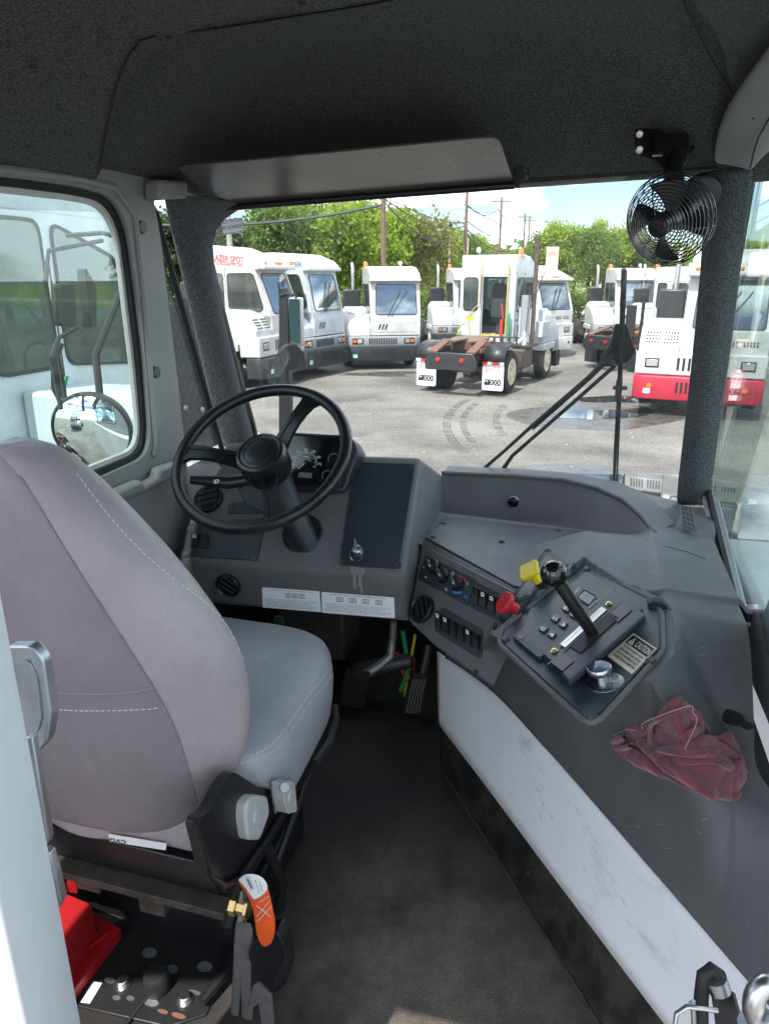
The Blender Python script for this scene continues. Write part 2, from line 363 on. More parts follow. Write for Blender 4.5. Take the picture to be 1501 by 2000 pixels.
# wet asphalt and puddles in front of the cab and by the red bumper
g = V(1180, 945, z=GZ); flat('wet_patch', blob(g.x + .3, g.y - .5, 2.9, 1.75, 3), .004, 'wet', kind='structure')
flat('puddle', blob(g.x + .45, g.y - .75, 2.2, 1.2, 5, rot=-.1), .008, 'water', kind='structure')
g = V(1175, 800, z=GZ); flat('wet_patch', blob(g.x + .2, g.y - .2, 2.1, 1.7, 8, rot=.6), .004, 'wet', kind='structure')
flat('puddle', blob(g.x, g.y - .5, 1.15, .5, 9, rot=.5), .008, 'water', kind='structure')
flat('puddle', blob(g.x + .8, g.y + 1.3, 1.0, .5, 12, rot=.2), .008, 'water', kind='structure')
g = V(800, 735, z=GZ); flat('wet_patch', blob(g.x - .3, g.y + .5, 1.6, .55, 15), .004, 'wet', kind='structure')
rs_ = random.Random(31)
for k in range(16):
    flat('oil_stain', blob(rs_.uniform(-5, 8), rs_.uniform(7, 24), rs_.uniform(.15, .7), rs_.uniform(.1, .35), 40 + k, rot=rs_.uniform(0, 3)), .0035 + k * .0002, 'stain', kind='structure')
cm_ = MB()
for k in range(14):
    x, y, a = rs_.uniform(-6, 8), rs_.uniform(7, 24), rs_.uniform(-.5, .7); pp_ = []
    for q in range(26): pp_.append((x, y)); a += rs_.uniform(-.5, .5); a *= .9; x += .16 * math.cos(a); y += .16 * math.sin(a)
    for p, q in zip(pp_[:-1], pp_[1:]):
        w = .008 + .006 * rs_.random(); cm_.add([(p[0], p[1] - w, .0075), (q[0], q[1] - w, .0075), (q[0], q[1] + w, .0075), (p[0], p[1] + w, .0075)], [(0, 1, 2, 3)])
cm_.build('asphalt_cracks', 'skid', kind='stuff', smooth=0, label='fine irregular cracks in the asphalt')
pm = MB()
for k in range(170):
    x, y, r_ = rs_.uniform(-6, 9), rs_.uniform(5.5, 20), rs_.uniform(.008, .028); pm.add([(x - r_, y, 0), (x, y - r_, 0), (x + r_, y, 0), (x, y + r_, 0), (x + r_ * .2, y, r_ * .9)], [(0, 1, 4), (1, 2, 4), (2, 3, 4), (3, 0, 4)])
pm.build('loose_gravel', 'gravel_far', kind='stuff', smooth=0, label='loose gravel scattered over the asphalt')
# tyre marks: curved tracks with tread blocks
tm = MB()
for (cx, cy, R, a0, a1, wd) in ((8.2, 9.3, 6.4, 2.62, 3.35, .16), (8.2, 9.3, 6.1, 2.7, 3.3, .13), (8.5, 9.3, 5.75, 2.72, 3.18, .14)):
    g0 = V(905, 845, z=GZ); ox, oy = g0.x + R * 0 - (8.2 - 6.2) + 0, g0.y - 9.3
    for k in range(70):
        w = a0 + (a1 - a0) * k / 70; w2 = w + (a1 - a0) / 70 * random.uniform(.3, .7)
        if random.random() < .3: continue
        for lane in (0, 1, 2):
            r0 = R + lane * wd * .36 + random.uniform(-.006, .006); r1 = r0 + wd * .25
            tm.add([(cx + ox + r * math.cos(q), cy + oy + r * math.sin(q) * 1.2, .006) for r, q in ((r0, w), (r1, w), (r1, w2), (r0, w2))], [(0, 1, 2, 3)])
tm.build('tyre_marks', 'skid', kind='stuff', smooth=0, label='curved dark tyre tracks printed on the asphalt')
# ---------------------------------------------------------------- trees
def leaf_mats():
    for nme, a, b in (('leaf_sunny', (.27, .35, .035), (.11, .18, .02)), ('leaf_mid', (.14, .21, .035), (.055, .10, .02)), ('leaf_olive', (.24, .24, .07), (.11, .125, .04)), ('leaf_dark', (.05, .085, .028), (.022, .042, .016))):
        m = mat(nme, a, .65, col2=b, vs=.9, detail=7, sharp=.14); b_ = m.node_tree.nodes['Principled BSDF']; n = m.node_tree.nodes; l = m.node_tree.links.new
        t = n.new('ShaderNodeBsdfTranslucent'); t.inputs[0].default_value = (a[0] * 1.5, a[1] * 1.5, a[2], 1); x = n.new('ShaderNodeMixShader'); x.inputs[0].default_value = .35
        o = n['Material Output']; l(b_.outputs[0], x.inputs[1]); l(t.outputs[0], x.inputs[2]); l(x.outputs[0], o.inputs[0])
leaf_mats()
def crown_mesh(seed, h, w, n_cl, n_leaf, size, low=.12, conic=0):
    r = np.random.default_rng(seed); cl = []
    nl = 8; lobes = [(r.uniform(-.55, .55) * w, r.uniform(-.5, .5) * w, h * r.uniform(low + .15, .82)) for _ in range(nl)] + [(0, 0, h * .72)]
    while len(cl) < n_cl:
        L0 = lobes[r.integers(len(lobes))]; R = w * r.uniform(.25, .5) * (1 - conic * L0[2] / h * .6)
        d = r.normal(size=3); d /= np.linalg.norm(d); q = np.array(L0) + d * R * (.6 + .4 * r.random()) * np.array([1, 1, .9])
        if h * low < q[2] < h: cl.append(q)
    cl = np.array(cl); c = np.repeat(cl, n_leaf, 0) + r.normal(size=(n_cl * n_leaf, 3)) * size * np.array([1.5, 1.5, 1.0])
    N = len(c); a = r.normal(size=(N, 3)); a /= np.linalg.norm(a, axis=1)[:, None]; b = np.cross(a, r.normal(size=(N, 3))); b /= np.linalg.norm(b, axis=1)[:, None]
    s = size * r.uniform(.35, .75, (N, 1)); vs = np.stack([c - a * s, c + b * s * .55, c + a * s, c - b * s * .55], 1).reshape(-1, 3)
    me = bpy.data.meshes.new('crown'); me.vertices.add(N * 4); me.vertices.foreach_set('co', vs.ravel()); me.loops.add(N * 4); me.loops.foreach_set('vertex_index', np.arange(N * 4)); me.polygons.add(N)
    me.polygons.foreach_set('loop_start', np.arange(N) * 4); me.polygons.foreach_set('loop_total', np.full(N, 4)); me.update(calc_edges=True); return me, lobes
def tree_proto(name, seed, h, w, ncl, nleaf, size, leaf, label, group, low=.12, conic=0):
    t = thing(name, (0, 0, 0), label, 'tree', group); me, lobes = crown_mesh(seed, h, w, ncl, nleaf, size, low, conic)
    o = bpy.data.objects.new('crown', me); COL.objects.link(o); me.materials.append(M(leaf)); o.parent = t
    b = MB(); rr = random.Random(seed); b.tube([(0, 0, -.1), (.1, .05, h * .25), (0, .1, h * .5), (.1, 0, h * .8)], [h * .028, h * .022, h * .015, h * .005], 7)
    for q in lobes[:6]: b.tube([(0.03, .05, h * .22), (q[0] * .5, q[1] * .5, (q[2] + h * .2) * .55), q], [h * .012, h * .008, .02], 5)
    b.build('trunk', 'bark', t, local=True); return t
protos = [tree_proto('deciduous_tree', 11, 9, 3.6, 330, 30, .30, 'leaf_sunny', 'x', 'trees along the far side of the yard'),
          tree_proto('deciduous_tree', 12, 10, 4.2, 360, 30, .32, 'leaf_mid', 'x', 'trees along the far side of the yard'),
          tree_proto('deciduous_tree', 13, 8, 3.2, 230, 26, .30, 'leaf_olive', 'x', 'trees along the far side of the yard'),
          tree_proto('dark_tree', 14, 11, 4.2, 380, 28, .34, 'leaf_dark', 'x', 'dark trees beyond the left trucks', conic=.6)]
used = [0, 0, 0, 0]
def put_tree(u, dist, top, k, lab, rz=None):
    """u: pixel column at horizon, top: pixel row of the crown top in the photograph -> real height at that distance"""
    x = (u - 750.5) / 1461 * dist; H = CAMZ + (541 - top) / 1461 * dist * 1.02; base = protos[k]; h0 = (9, 10, 8, 11)[k]
    o = base if not used[k] else copy_tree(base); used[k] = 1
    o.location = (x, dist, 0); s = H / h0; w = max(.75, min(1.5, s)); o.scale = (w, w, s); o.rotation_euler = (0, 0, rz if rz is not None else random.uniform(0, 6.28)); o['label'] = lab
TREES = [(452, 46, 425, 3, 'dark tree behind the first pair of trucks, beside the pale utility pole'), (505, 50, 405, 3, 'dark green tree right of the pale utility pole'),
 (560, 47, 385, 1, 'tall mid green tree above the blue lettered roof'), (605, 52, 395, 1, 'leafy tree rising above the second truck from the left'), (648, 49, 398, 0, 'bright green tree left of the brown pole, touching the wire'),
 (690, 46, 392, 0, 'tallest sunny yellow green tree just left of the brown pole'), (725, 52, 402, 0, 'sunny tree directly behind the brown utility pole'),
 (772, 60, 412, 2, 'thin olive tree right of the brown pole'), (800, 56, 402, 2, 'tall airy olive tree with gaps, over the middle truck'), (832, 66, 438, 2, 'low olive tree between the middle truck and the open cab'),
 (862, 74, 448, 0, 'small green tree above the middle truck beacon side'), (890, 80, 444, 1, 'round tree behind the pole beside the open cab'), (925, 90, 462, 0, 'low tree behind the orange beacon of the open cab'),
 (400, 44, 385, 3, 'dark tree seen between the pillar and the visor corner'), (350, 40, 375, 3, 'dark tree in the quarter window top'), (290, 38, 360, 3, 'dark tree seen above the door frame'),
 (220, 36, 380, 3, 'dark tree at the upper right of the side window'), (150, 38, 345, 3, 'dark tree over the near left truck roof'), (80, 36, 350, 3, 'dark tree over the near left truck, second from frame edge'), (10, 36, 350, 3, 'leftmost dark tree in the side window'), (-70, 38, 350, 3, 'dark tree left of the side window view'),
 (985, 120, 490, 0, 'far small tree under the crossarm pole'), (1020, 110, 478, 1, 'far tree left of the tall exhaust stack'),
 (1058, 92, 450, 1, 'tree behind the tan sign and the tall exhaust stack'), (1090, 90, 438, 0, 'sunny tree in the right hand tree line, above the sign'), (1122, 95, 446, 0, 'tree with feathery top in the right tree line'),
 (1150, 88, 440, 1, 'tree above the white truck behind the wiper arms'), (1180, 92, 436, 0, 'tallest tree in the right tree line'), (1215, 96, 452, 1, 'tree left of the fan cage'), (1245, 98, 466, 0, 'tree behind the lower edge of the fan'), (1285, 90, 470, 1, 'tree behind the fan blades'), (1325, 92, 475, 0, 'tree behind the right of the fan'), (1370, 95, 478, 1, 'tree hidden partly by the right pillar'), (1440, 95, 470, 0, 'tree seen through the right side window'), (1500, 95, 470, 1, 'rightmost tree at the frame edge'),
 (955, 100, 478, 2, 'far olive tree right of the open cab beacon'), (745, 70, 430, 2, 'olive tree filling the gap beside the brown pole'), (1105, 110, 455, 2, 'olive tree far back in the right tree line')]
for i, a in enumerate(TREES): put_tree(*a)
bush = tree_proto('bush', 21, 2.2, 2.0, 70, 26, .22, 'leaf_mid', 'rounded green bush left of the brown pole behind the trucks', 'bushes behind the parked trucks', low=.05)
bush.location = (-4.2, 40, 0)
for j, (u, d, lab) in enumerate(((690, 40, 'green bush behind the second truck exhaust'), (842, 43, 'green bush between the middle truck and the open cab'), (1085, 45, 'green bush below the tan sign'), (1135, 46, 'green bush beside the second exhaust stack'), (500, 38, 'green bush behind the leftmost parked truck'), (1300, 44, 'green bush far right behind the parked cabs'), (600, 39, 'green bush behind the roof with blue lettering'))):
    o = copy_tree(bush, label=lab); o.location = ((u - 750.5) / 1461 * d, d, 0); o.rotation_euler = (0, 0, j * 1.3); o.scale = (1.2, 1.2, .8 + .1 * (j % 3))
# far treeline as one mass on the horizon
rows = []
fm = MB(); rr = random.Random(5)
for i in range(2600):
    x = rr.uniform(-260, 260); y = rr.uniform(205, 235); z = rr.uniform(0, 9 + 2.5 * math.sin(x * .05) + 1.5 * math.sin(x * .21)); s = rr.uniform(.8, 1.8); a = rr.uniform(0, 3.1)
    fm.add([(x - s * math.cos(a), y - s * math.sin(a), z - s * .6), (x + s * math.cos(a), y + s * math.sin(a), z - s * .5), (x + s * .7, y, z + s * .8), (x - s * .6, y + .3, z + s * .7)], [(0, 1, 2, 3)])
fm.build('far_wood', 'leaf_mid', kind='stuff', smooth=0, label='hazy line of woods on the horizon')
# ---------------------------------------------------------------- poles, wires, sign
def pole(u, dist, top, m, lab, arms=0, w=.14, lean=0):
    x = (u - 750.5) / 1461 * dist; h = CAMZ + (541 - top) / 1461 * dist
    t = thing('utility_pole', (x, dist, 0), lab, 'utility pole', 'wooden utility poles behind the yard')
    MB().tube([(0, 0, -.2), (lean * .5, 0, h * .5), (lean, 0, h)], [w, w * .9, w * .75], 10).build('shaft', m, t, local=True)
    for k in range(arms):
        z = h - .5 - k * .9; MB().bb(lean - 1.1, lean + 1.1, -.06, .06, z - .06, z + .06).build('crossarm', m, t, local=True)
        b = MB()
        for q in (-1, -.55, .55, 1): MB().lathe([(.05, 0), (.07, .05), (.03, .16)], (lean + q, 0, z + .06), (0, 0, 1), 8).build('insulator', 'grille_grey', t, local=True)
        pass
    return x, h
P1 = pole(750, 31, 330, 'wood_pole', 'brown utility pole rising behind the middle white truck', w=.125, lean=-.05)
pole(453, 30, 360, 'wood_light', 'pale utility pole beside the windshield sticker', w=.13)
pole(905, 52, 374, 'wood_pole', 'utility pole behind the roof of the open cab', w=.13, lean=.05, arms=0)
pole(972, 85, 394, 'wood_pole', 'utility pole with a single crossarm right of the open cab', 1, .16)
pole(1018, 120, 425, 'wood_pole', 'distant utility pole with one crossarm, left of the last pair', 1, .18)
pole(1027, 135, 432, 'wood_pole', 'farthest utility pole with one crossarm', 1, .18)
pole(876, 60, 470, 'wood_light', 'short pale pole behind the open cab door', w=.11)
pole(911, 62, 466, 'wood_light', 'short pale pole just right of the taller brown one', w=.09)
def wire(u0, v0, d0, u1, v1, d1, sag, rad, lab, n=24):
    p = []
    a = O + ray(u0, v0) * (d0 / ray(u0, v0).y); b = O + ray(u1, v1) * (d1 / ray(u1, v1).y)
    for i in range(n + 1):
        t = i / n; q = a.lerp(b, t); q.z -= sag * 4 * t * (1 - t); p.append(q)
    MB().tube(p, rad, 5).build('power_line', 'wire', label=lab, cat='cable', group='overhead wires across the yard')
wire(-260, 330, 26, 752, 388, 31, 1.15, .055, 'thick drooping cable from the left to the brown pole')
wire(752, 386, 31, 905, 446, 52, 1.0, .03, 'dark cable from the brown pole dropping to the second pole')
wire(752, 378, 31, 905, 436, 52, .5, .028, 'thin cable from the brown pole to the second pole, upper')
wire(752, 372, 31, 905, 428, 52, .3, .022, 'thinnest cable from the top of the brown pole')
wire(905, 385, 52, 972, 404, 85, .8, .035, 'wire from the second pole to the crossarm pole')
wire(905, 436, 52, 1018, 470, 120, 1.5, .045, 'lower wire running right from the second pole')
wire(905, 445, 52, 1027, 478, 135, 2.2, .045, 'lowest wire running right from the second pole')
wire(972, 404, 85, 1018, 436, 120, .8, .05, 'wire between the two crossarm poles')
wire(1018, 470, 120, 1300, 482, 120, .8, .05, 'long wire in front of the right tree line')
wire(1018, 500, 100, 1320, 508, 100, .3, .045, 'lower long wire in front of the right tree line')
wire(972, 410, 85, 760, 330, 60, 1.0, .02, 'wire from the crossarm pole up over the windshield')
wire(905, 392, 52, 1110, 470, 70, .6, .03, 'wire slanting down to the right from the second pole top')
wire(905, 420, 52, 1018, 452, 120, 1.2, .04, 'middle wire running right from the second pole')
x = (1075 - 750.5) / 1461 * 62
t = thing('roadside_sign', (x, 62, 0), 'tan roadside sign board behind the tall exhaust stack', 'sign')
MB().bb(-.5, .5, -.08, .08, 3.0, 5.0).build('board', 'sign_tan', t, local=True, bev=.03); MB().bb(-.08, .08, -.06, .06, 0, 3.0).bb(.3, .42, -.06, .06, 0, 3.0).build('post', 'grille_grey', t, local=True)
text_on(MB(), 'OPEN', (-.4, -.09, 4.3), (.4, -.09, 4.3), (-.4, -.09, 4.6)).build('lettering', 'print_red', t, local=True)
for (u, d, w, h, lab) in ((1100, 120, 9, 3.4, 'low brown roofed building beyond the right trucks'), (700, 75, 6, 2.6, 'low pale building behind the bushes'), (1210, 130, 12, 4, 'long pale building under the right tree line')):
    x = (u - 750.5) / 1461 * d; t = thing('low_building', (x, d, 0), lab, 'building', 'low buildings across the road')
    MB().bb(-w / 2, w / 2, 0, 6, 0, h).build('wall', 'sign_tan', t, local=True)
    MB().prism([(-w / 2 - .3, -.3, h), (w / 2 + .3, -.3, h), (w / 2 + .3, 3, h + 1.3), (-w / 2 - .3, 3, h + 1.3)], (0, 0, .12)).prism([(-w / 2 - .3, 6.3, h), (w / 2 + .3, 6.3, h), (w / 2 + .3, 3, h + 1.3), (-w / 2 - .3, 3, h + 1.3)], (0, 0, .12)).build('roof', 'rust', t, local=True)
    for q in range(4): MB().bb(-w / 2 + w * (q + .3) / 4, -w / 2 + w * (q + .7) / 4, -.04, .02, 1, 2.1).build('window', 'truck_glass', t, local=True)

# ================================================================ YARD TRUCKS
def wheel(t, x, y, side, R=.51, w=.28, rim='rim_white', dual=False):
    o = bpy.data.objects.new('wheel', None)
    b = MB(); hw = w / 2
    prof = [(R * .58, -hw * .92), (R * .80, -hw), (R * .96, -hw * .86), (R, -hw * .6), (R, hw * .6), (R * .96, hw * .86), (R * .80, hw), (R * .58, hw * .92)]
    b.lathe(prof, (x, y, R), (1, 0, 0), 36)
    if dual: b.lathe(prof, (x - side * (w + .05), y, R), (1, 0, 0), 36)
    ty = b.build('wheel', 'tyre', t, local=True)
    b = MB(); s = side; dish = -.09 if dual else .03
    b.lathe([(R * .62, hw * .93), (R * .58, hw * .99), (R * .55, hw * .8), (R * .50, hw * .5 + dish), (R * .27, hw * .55 + dish), (R * .2, hw * .9 + dish), (R * .17, hw * 1.0 + dish + (.05 if dual else 0)), (.001, hw * 1.0 + dish + (.05 if dual else 0))], (x, y, R), (s, 0, 0), 32)
    b.build('rim', rim, ty, local=True)
    b = MB()
    for k in range(10):
        a = k * math.pi / 5; b.lathe([(.016, 0), (.016, .03), (.001, .035)], (x + s * (hw * .55 + dish), y + math.cos(a) * R * .33, R + math.sin(a) * R * .33), (s, 0, 0), 6)
    b.build('wheel_nuts', 'steel_dark', ty, local=True)
    return ty
def pane(t, pts, n, m='cab_tint', frame='rubber_black', name='window', grow=.03):
    c = sum((Vector(p) for p in pts), Vector()) / len(pts); n = Vector(n).normalized()
    out_ = [c + (Vector(p) - c) * (1 + grow / max(.01, (Vector(p) - c).length)) for p in pts]
    w = MB().prism(rpoly(out_, .10), n * .014, [rpoly([Vector(p) for p in pts], .08)[::-1]]).build(name, frame, t, local=True)
    MB().prism([p + n * .003 for p in rpoly([Vector(p) for p in pts], .08)], n * .006).build('pane', m, w, local=True); return w
mat('seat_dark', (.03, .03, .035), .7)
def yard_truck(loc, heading, label, style='A', bumper='paint_black', paint='paint_white', guard=True, tallwin=False, group='white yard trucks parked in the yard', logo=None, flap='paint_black', flap_text=None, opendoor=False, mirror=False, rim='rim_white', beacon=True, rear=True, stack_h=3.1, cargo='chassis'):
    t = thing('yard_truck', loc, label, 'yard truck', group, -math.radians(heading)); B = lambda b, n, m, bev=0, **k: b.build(n, m, t, local=True, bev=bev, **k)
    # chassis
    B(MB().bb(-.46, -.34, -1.2, 3.9, .72, .98).bb(.34, .46, -1.2, 3.9, .72, .98).bb(-.46, .46, -1.25, -1.13, .68, 1.0).bb(-.4, .4, 1.2, 1.35, .72, .95).bb(-.4, .4, 2.4, 2.6, .6, .95), 'chassis_frame', 'chassis')
    b = MB().tube([(-.85, 0, .51), (.85, 0, .51)], .085, 10); b.lathe([(.02, -.2), (.2, -.1), (.2, .1), (.02, .2)], (0, 0, .5), (1, 0, 0), 14); b.tube([(-.85, 3.0, .51), (.85, 3.0, .51)], .07, 8); B(b, 'axles', 'chassis')
    for s in (-1, 1):
        wheel(t, s * .96, 0, s, rim='rim_cream' if rim == 'rim_cream' else rim, dual=True); wheel(t, s * .98, 3.0, s, rim=rim)
    # tanks and boxes between the axles
    B(MB().bb(.5, 1.02, 1.0, 1.9, .45, .95), 'fuel_tank', 'chassis', .05); B(MB().bb(-1.05, -.5, .9, 1.8, .5, .95), 'battery_box', 'chassis', .02)
    # deck plate
    B(MB().bb(-1.1, 1.1, 1.25, 2.1, .98, 1.02), 'deck_plate', 'steel_dark')
    # cab shell
    y0, yf = 2.1, 4.02
    if style == 'A': roof = [(3.86, 2.58), (3.9, 2.66), (3.75, 2.80), (3.3, 2.96), (2.8, 3.0), (2.1, 2.98)]; yb, yt = 3.97, 3.74
    else: roof = [(3.86, 2.58), (3.9, 2.64), (3.78, 2.70), (3.0, 2.98), (2.75, 3.06), (2.1, 3.08)]; yb, yt = 4.02, 3.66
    prof = [(y0, 1.0), (yf, 1.0), (yf + .01, 1.30), (yb, 1.56), (yt, 2.52)] + roof
    zt = 2.80 if tallwin else 2.53; X0, X1 = -1.15, .38
    def yfr(z): return yb + (yt - yb) * (z - 1.56) / .96
    B(MB().prism([(X0, y, z) for y, z in [(y0, 1.0), (yf, 1.0), (yf + .01, 1.30), (yb, 1.56), (yb, 1.60), (yb - .3, 1.60), (yb - .3, 1.16), (y0, 1.16)]], (X1 - X0, 0, 0)), 'cab_shell', paint, .02)
    B(MB().prism([(X0, y, z) for y, z in [(y0, zt)] + [(yfr(zt) if zt < 2.6 else 3.84, zt)] + [q_ for q_ in roof if q_[1] > zt + .01]], (X1 - X0, 0, 0)), 'roof', paint, .03)
    def side_holes(x):
        tw_ = tallwin; return [rpoly([Vector((x, y, z)) for y, z in h_], .07) for h_ in ([(2.95, 1.72 + .2 * tw_), (3.70, 1.66 + .2 * tw_), (3.80, 1.76 + .2 * tw_), (3.60, 2.44 + .1 * tw_), (2.95, 2.44 + .3 * tw_)], [(2.30, 1.72 + .2 * tw_), (2.80, 1.72 + .2 * tw_), (2.80, 2.44 + .3 * tw_), (2.30, 2.44 + .3 * tw_)])]
    for x, d_ in ((X0, .04), (X1, -.04)):
        B(MB().prism([Vector((x, y, z)) for y, z in ((y0, 1.14), (yb - .05, 1.14), (yb - .002, 1.58), (yfr(zt), zt + .02), (y0, zt + .02))], (d_, 0, 0), side_holes(x)), 'side_wall', paint)
    fr_n = Vector((0, -.96, yt - yb)).normalized() * .04
    fo = [Vector((x, yfr(z), z)) for x, z in ((X0 + .04, 1.55), (X1 - .04, 1.55), (X1 - .04, zt + .01), (X0 + .04, zt + .01))]
    fh = rpoly([Vector((x, yfr(z), z)) for x, z in ((-1.03, 1.62), (.20, 1.62), (.17, 2.46), (-1.0, 2.46))], .08)
    B(MB().prism(fo, fr_n, [fh]), 'front_frame', paint)
    B(MB().bb(-.40, .02, 2.55, 3.0, 1.45, 1.62).prism(rpoly([Vector((x, 2.55, z)) for x, z in ((-.42, 1.55), (.04, 1.55), (.0, 2.35), (-.38, 2.35))], .08), (0, -.10, 0)).bb(-.3, -.1, 2.6, 2.9, 1.16, 1.45), 'driver_seat', 'seat_dark', .03)
    B(MB().bb(-1.08, .31, 3.50, 3.66, 1.30, 1.70).tube([(-.19 + .2 * math.cos(a_ * .5236), 3.38 - .05 * math.sin(a_ * .5236), 1.82 + .19 * math.sin(a_ * .5236)) for a_ in range(12)], .014, 6, closed=True), 'dashboard', 'plastic_black')
    if not opendoor:
        rh = [rpoly([Vector((x, y0, z)) for x, z in h_], .05) for h_ in (((-1.0, 1.75), (-.65, 1.75), (-.65, 2.48), (-1.0, 2.48)), ((-.4, 1.6), (.15, 1.6), (.15, 2.48), (-.4, 2.48)))]
        B(MB().prism([Vector((x, y0, z)) for x, z in ((X0 + .04, 1.14), (X1 - .04, 1.14), (X1 - .04, zt + .01), (X0 + .04, zt + .01))], (0, .04, 0), rh), 'rear_wall', paint)
    else:
        dh = [Vector((x, y0, z)) for x, z in ((-.52, 1.18), (.16, 1.18), (.16, 2.50), (-.52, 2.50))]; dh2 = rpoly([Vector((x, y0, z)) for x, z in ((-1.03, 1.75), (-.64, 1.75), (-.64, 2.48), (-1.03, 2.48))], .05)
        B(MB().prism([Vector((x, y0, z)) for x, z in ((X0 + .04, 1.14), (X1 - .04, 1.14), (X1 - .04, zt + .01), (X0 + .04, zt + .01))], (0, .04, 0), [dh, dh2]), 'rear_wall', paint)
        B(MB().bb(-.52, -.02, y0 - .02, y0 + .06, 1.13, 1.19), 'door_sill', 'yellow_rail')
    # front lip of the roof, drip moulding, marker lights
    B(MB().bb(-1.17, .40, 3.80, 3.93, 2.56, 2.64), 'roof_lip', paint, .02)
    if style == 'B':
        for k, x in enumerate((-1.0, -.5, -.38, -.26, .25)): B(MB().lathe([(.045, 0), (.035, .04), (.001, .05)], (x, 3.86, 2.68), (0, .5, 1), 10), 'marker_light', 'amber')
    # windshield, side windows
    def wp(x, k): return (x, yb + (yt - yb) * k + .004, 1.56 + .96 * k)
    sl = Vector((0, .96, yb - yt)).normalized()
    pane(t, [wp(-1.03, .06), wp(.20, .06), wp(.17, .94), wp(-1.0, .94)], sl, 'cab_shield', name='windshield')
    for s, x in ((1, .381), (-1, -1.151)):
        pane(t, [(x, 2.95, 1.72 + .2 * tallwin), (x, 3.72, 1.66 + .2 * tallwin), (x, 3.82, 1.74 + .2 * tallwin), (x, 3.60, 2.46 + .1 * tallwin), (x, 2.95, 2.46 + .3 * tallwin)], (s, 0, 0))
        pane(t, [(x, 2.28, 1.72 + .2 * tallwin), (x, 2.82, 1.72 + .2 * tallwin), (x, 2.82, 2.46 + .3 * tallwin), (x, 2.28, 2.46 + .3 * tallwin)], (s, 0, 0))
    if not opendoor:
        pane(t, [(-1.0, y0 - .001, 1.75), (-.65, y0 - .001, 1.75), (-.65, y0 - .001, 2.48), (-1.0, y0 - .001, 2.48)], (0, -1, 0)); pane(t, [(-.4, y0 - .001, 1.6), (.15, y0 - .001, 1.6), (.15, y0 - .001, 2.48), (-.4, y0 - .001, 2.48)], (0, -1, 0), name='door_window')
    else:
        B(MB().prism([Vector((x, y0 - .03, z)) for x, z in ((-1.13, 1.12), (-.54, 1.12), (-.54, 2.52), (-1.13, 2.52))], (0, -.04, 0), [rpoly([Vector((x, y0 - .03, z)) for x, z in ((-1.03, 1.75), (-.64, 1.75), (-.64, 2.46), (-1.03, 2.46))], .05)]), 'sliding_door', paint)
        pane(t, [(-1.03, y0 - .071, 1.75), (-.64, y0 - .071, 1.75), (-.64, y0 - .071, 2.46), (-1.03, y0 - .071, 2.46)], (0, -1, 0), name='door_window')
        B(MB().tube([(-.55, y0 - .1, 2.9), (-.56, y0 - .12, 1.9), (-.9, y0 - .12, 1.6)], .014, 6).tube([(.2, y0 - .08, 2.8), (.2, y0 - .12, 1.1)], .02, 6), 'grab_rail', 'yellow_rail')
        B(MB().bb(-.95, -.7, y0 - .075, y0 - .071, 1.50, 1.60), 'sticker', mat('sticker_lime', (.5, .65, .05), .5))
        hp = [(.10 + .035 * math.cos(k * .9), y0 - .15 + .035 * math.sin(k * .9), 1.55 - k * .0055) for k in range(90)]
        B(MB().tube([(.05, y0 - .1, 1.9)] + hp, .014, 5), 'air_hose', 'hose_red')
        hp = [(.30 + .04 * math.cos(k * .8), y0 - .15 + .04 * math.sin(k * .8), 1.7 - k * .0065) for k in range(100)]
        B(MB().tube(hp, .012, 5), 'air_hose', 'hose_green')
        B(MB().tube([(-1.0, y0 - .5, 1.0), (-1.0, y0 - .5, 1.35), (-.75, y0 - .35, 1.5), (-.7, y0 - .3, 1.0)], .016, 6).tube([(-1.1, y0 - .5, 1.0), (-1.1, y0 - .1, 1.3)], .016, 6), 'step_rail', 'yellow_rail')
    # hood on the right of the cab
    if style == 'A':
        hood = [(2.45, .98), (yf - .02, .98), (yf - .03, 1.22), (3.85, 1.40), (3.05, 1.78), (2.45, 1.80)]
        b = MB(); sect = []
        for y, z in hood: sect.append((y, z))
        top = [(.38, 1.0), (1.0, 1.0), (1.13, .80)]
        L0 = [[(x, y, (z if z < 1.1 else 1.0 + (z - 1.0) * q)) for (y, z) in hood] for x, q in top]
        b = MB(); k = len(hood); b.grid(L0); b.add([p for p in L0[0]], [tuple(range(k))]); b.add([p for p in L0[-1]], [tuple(range(k))])
        b.add([L0[0][0], L0[1][0], L0[2][0], L0[2][-1], L0[1][-1], L0[0][-1]], [(0, 1, 2, 3, 4, 5)]); B(b, 'hood', paint, .03)
        B(MB().bb(.385, 1.0, 3.4, 3.42, 1.63, 1.645), 'hood_seam', 'rubber_black')
        B(MB().bb(.42, 1.16, 2.45, 3.5, .80, .98), 'fender', paint, .03); B(MB().bb(-1.17, -1.1, 2.5, 3.55, .85, 1.0), 'fender', paint, .02)
        # nose recess and slanted vents
        B(MB().prism(rpoly([(-1.0, yf + .006, 1.10), (.30, yf + .006, 1.10), (.30, yf + .006, 1.40), (-1.0, yf + .006, 1.40)], .04), (0, .006, 0)).prism([p for p in rpoly([(-.93, yf + .012, 1.15), (.23, yf + .012, 1.15), (.23, yf + .012, 1.35), (-.93, yf + .012, 1.35)], .03)], (0, .004, 0)), 'nose_panel', paint, .004)
        b = MB()
        for k in range(3): x = .16 - k * .10; b.prism([(x, yf + .018, 1.18), (x - .045, yf + .018, 1.18), (x - .105, yf + .018, 1.34), (x - .06, yf + .018, 1.34)], (0, .004, 0))
        B(b, 'slanted_vents', 'rubber_black')
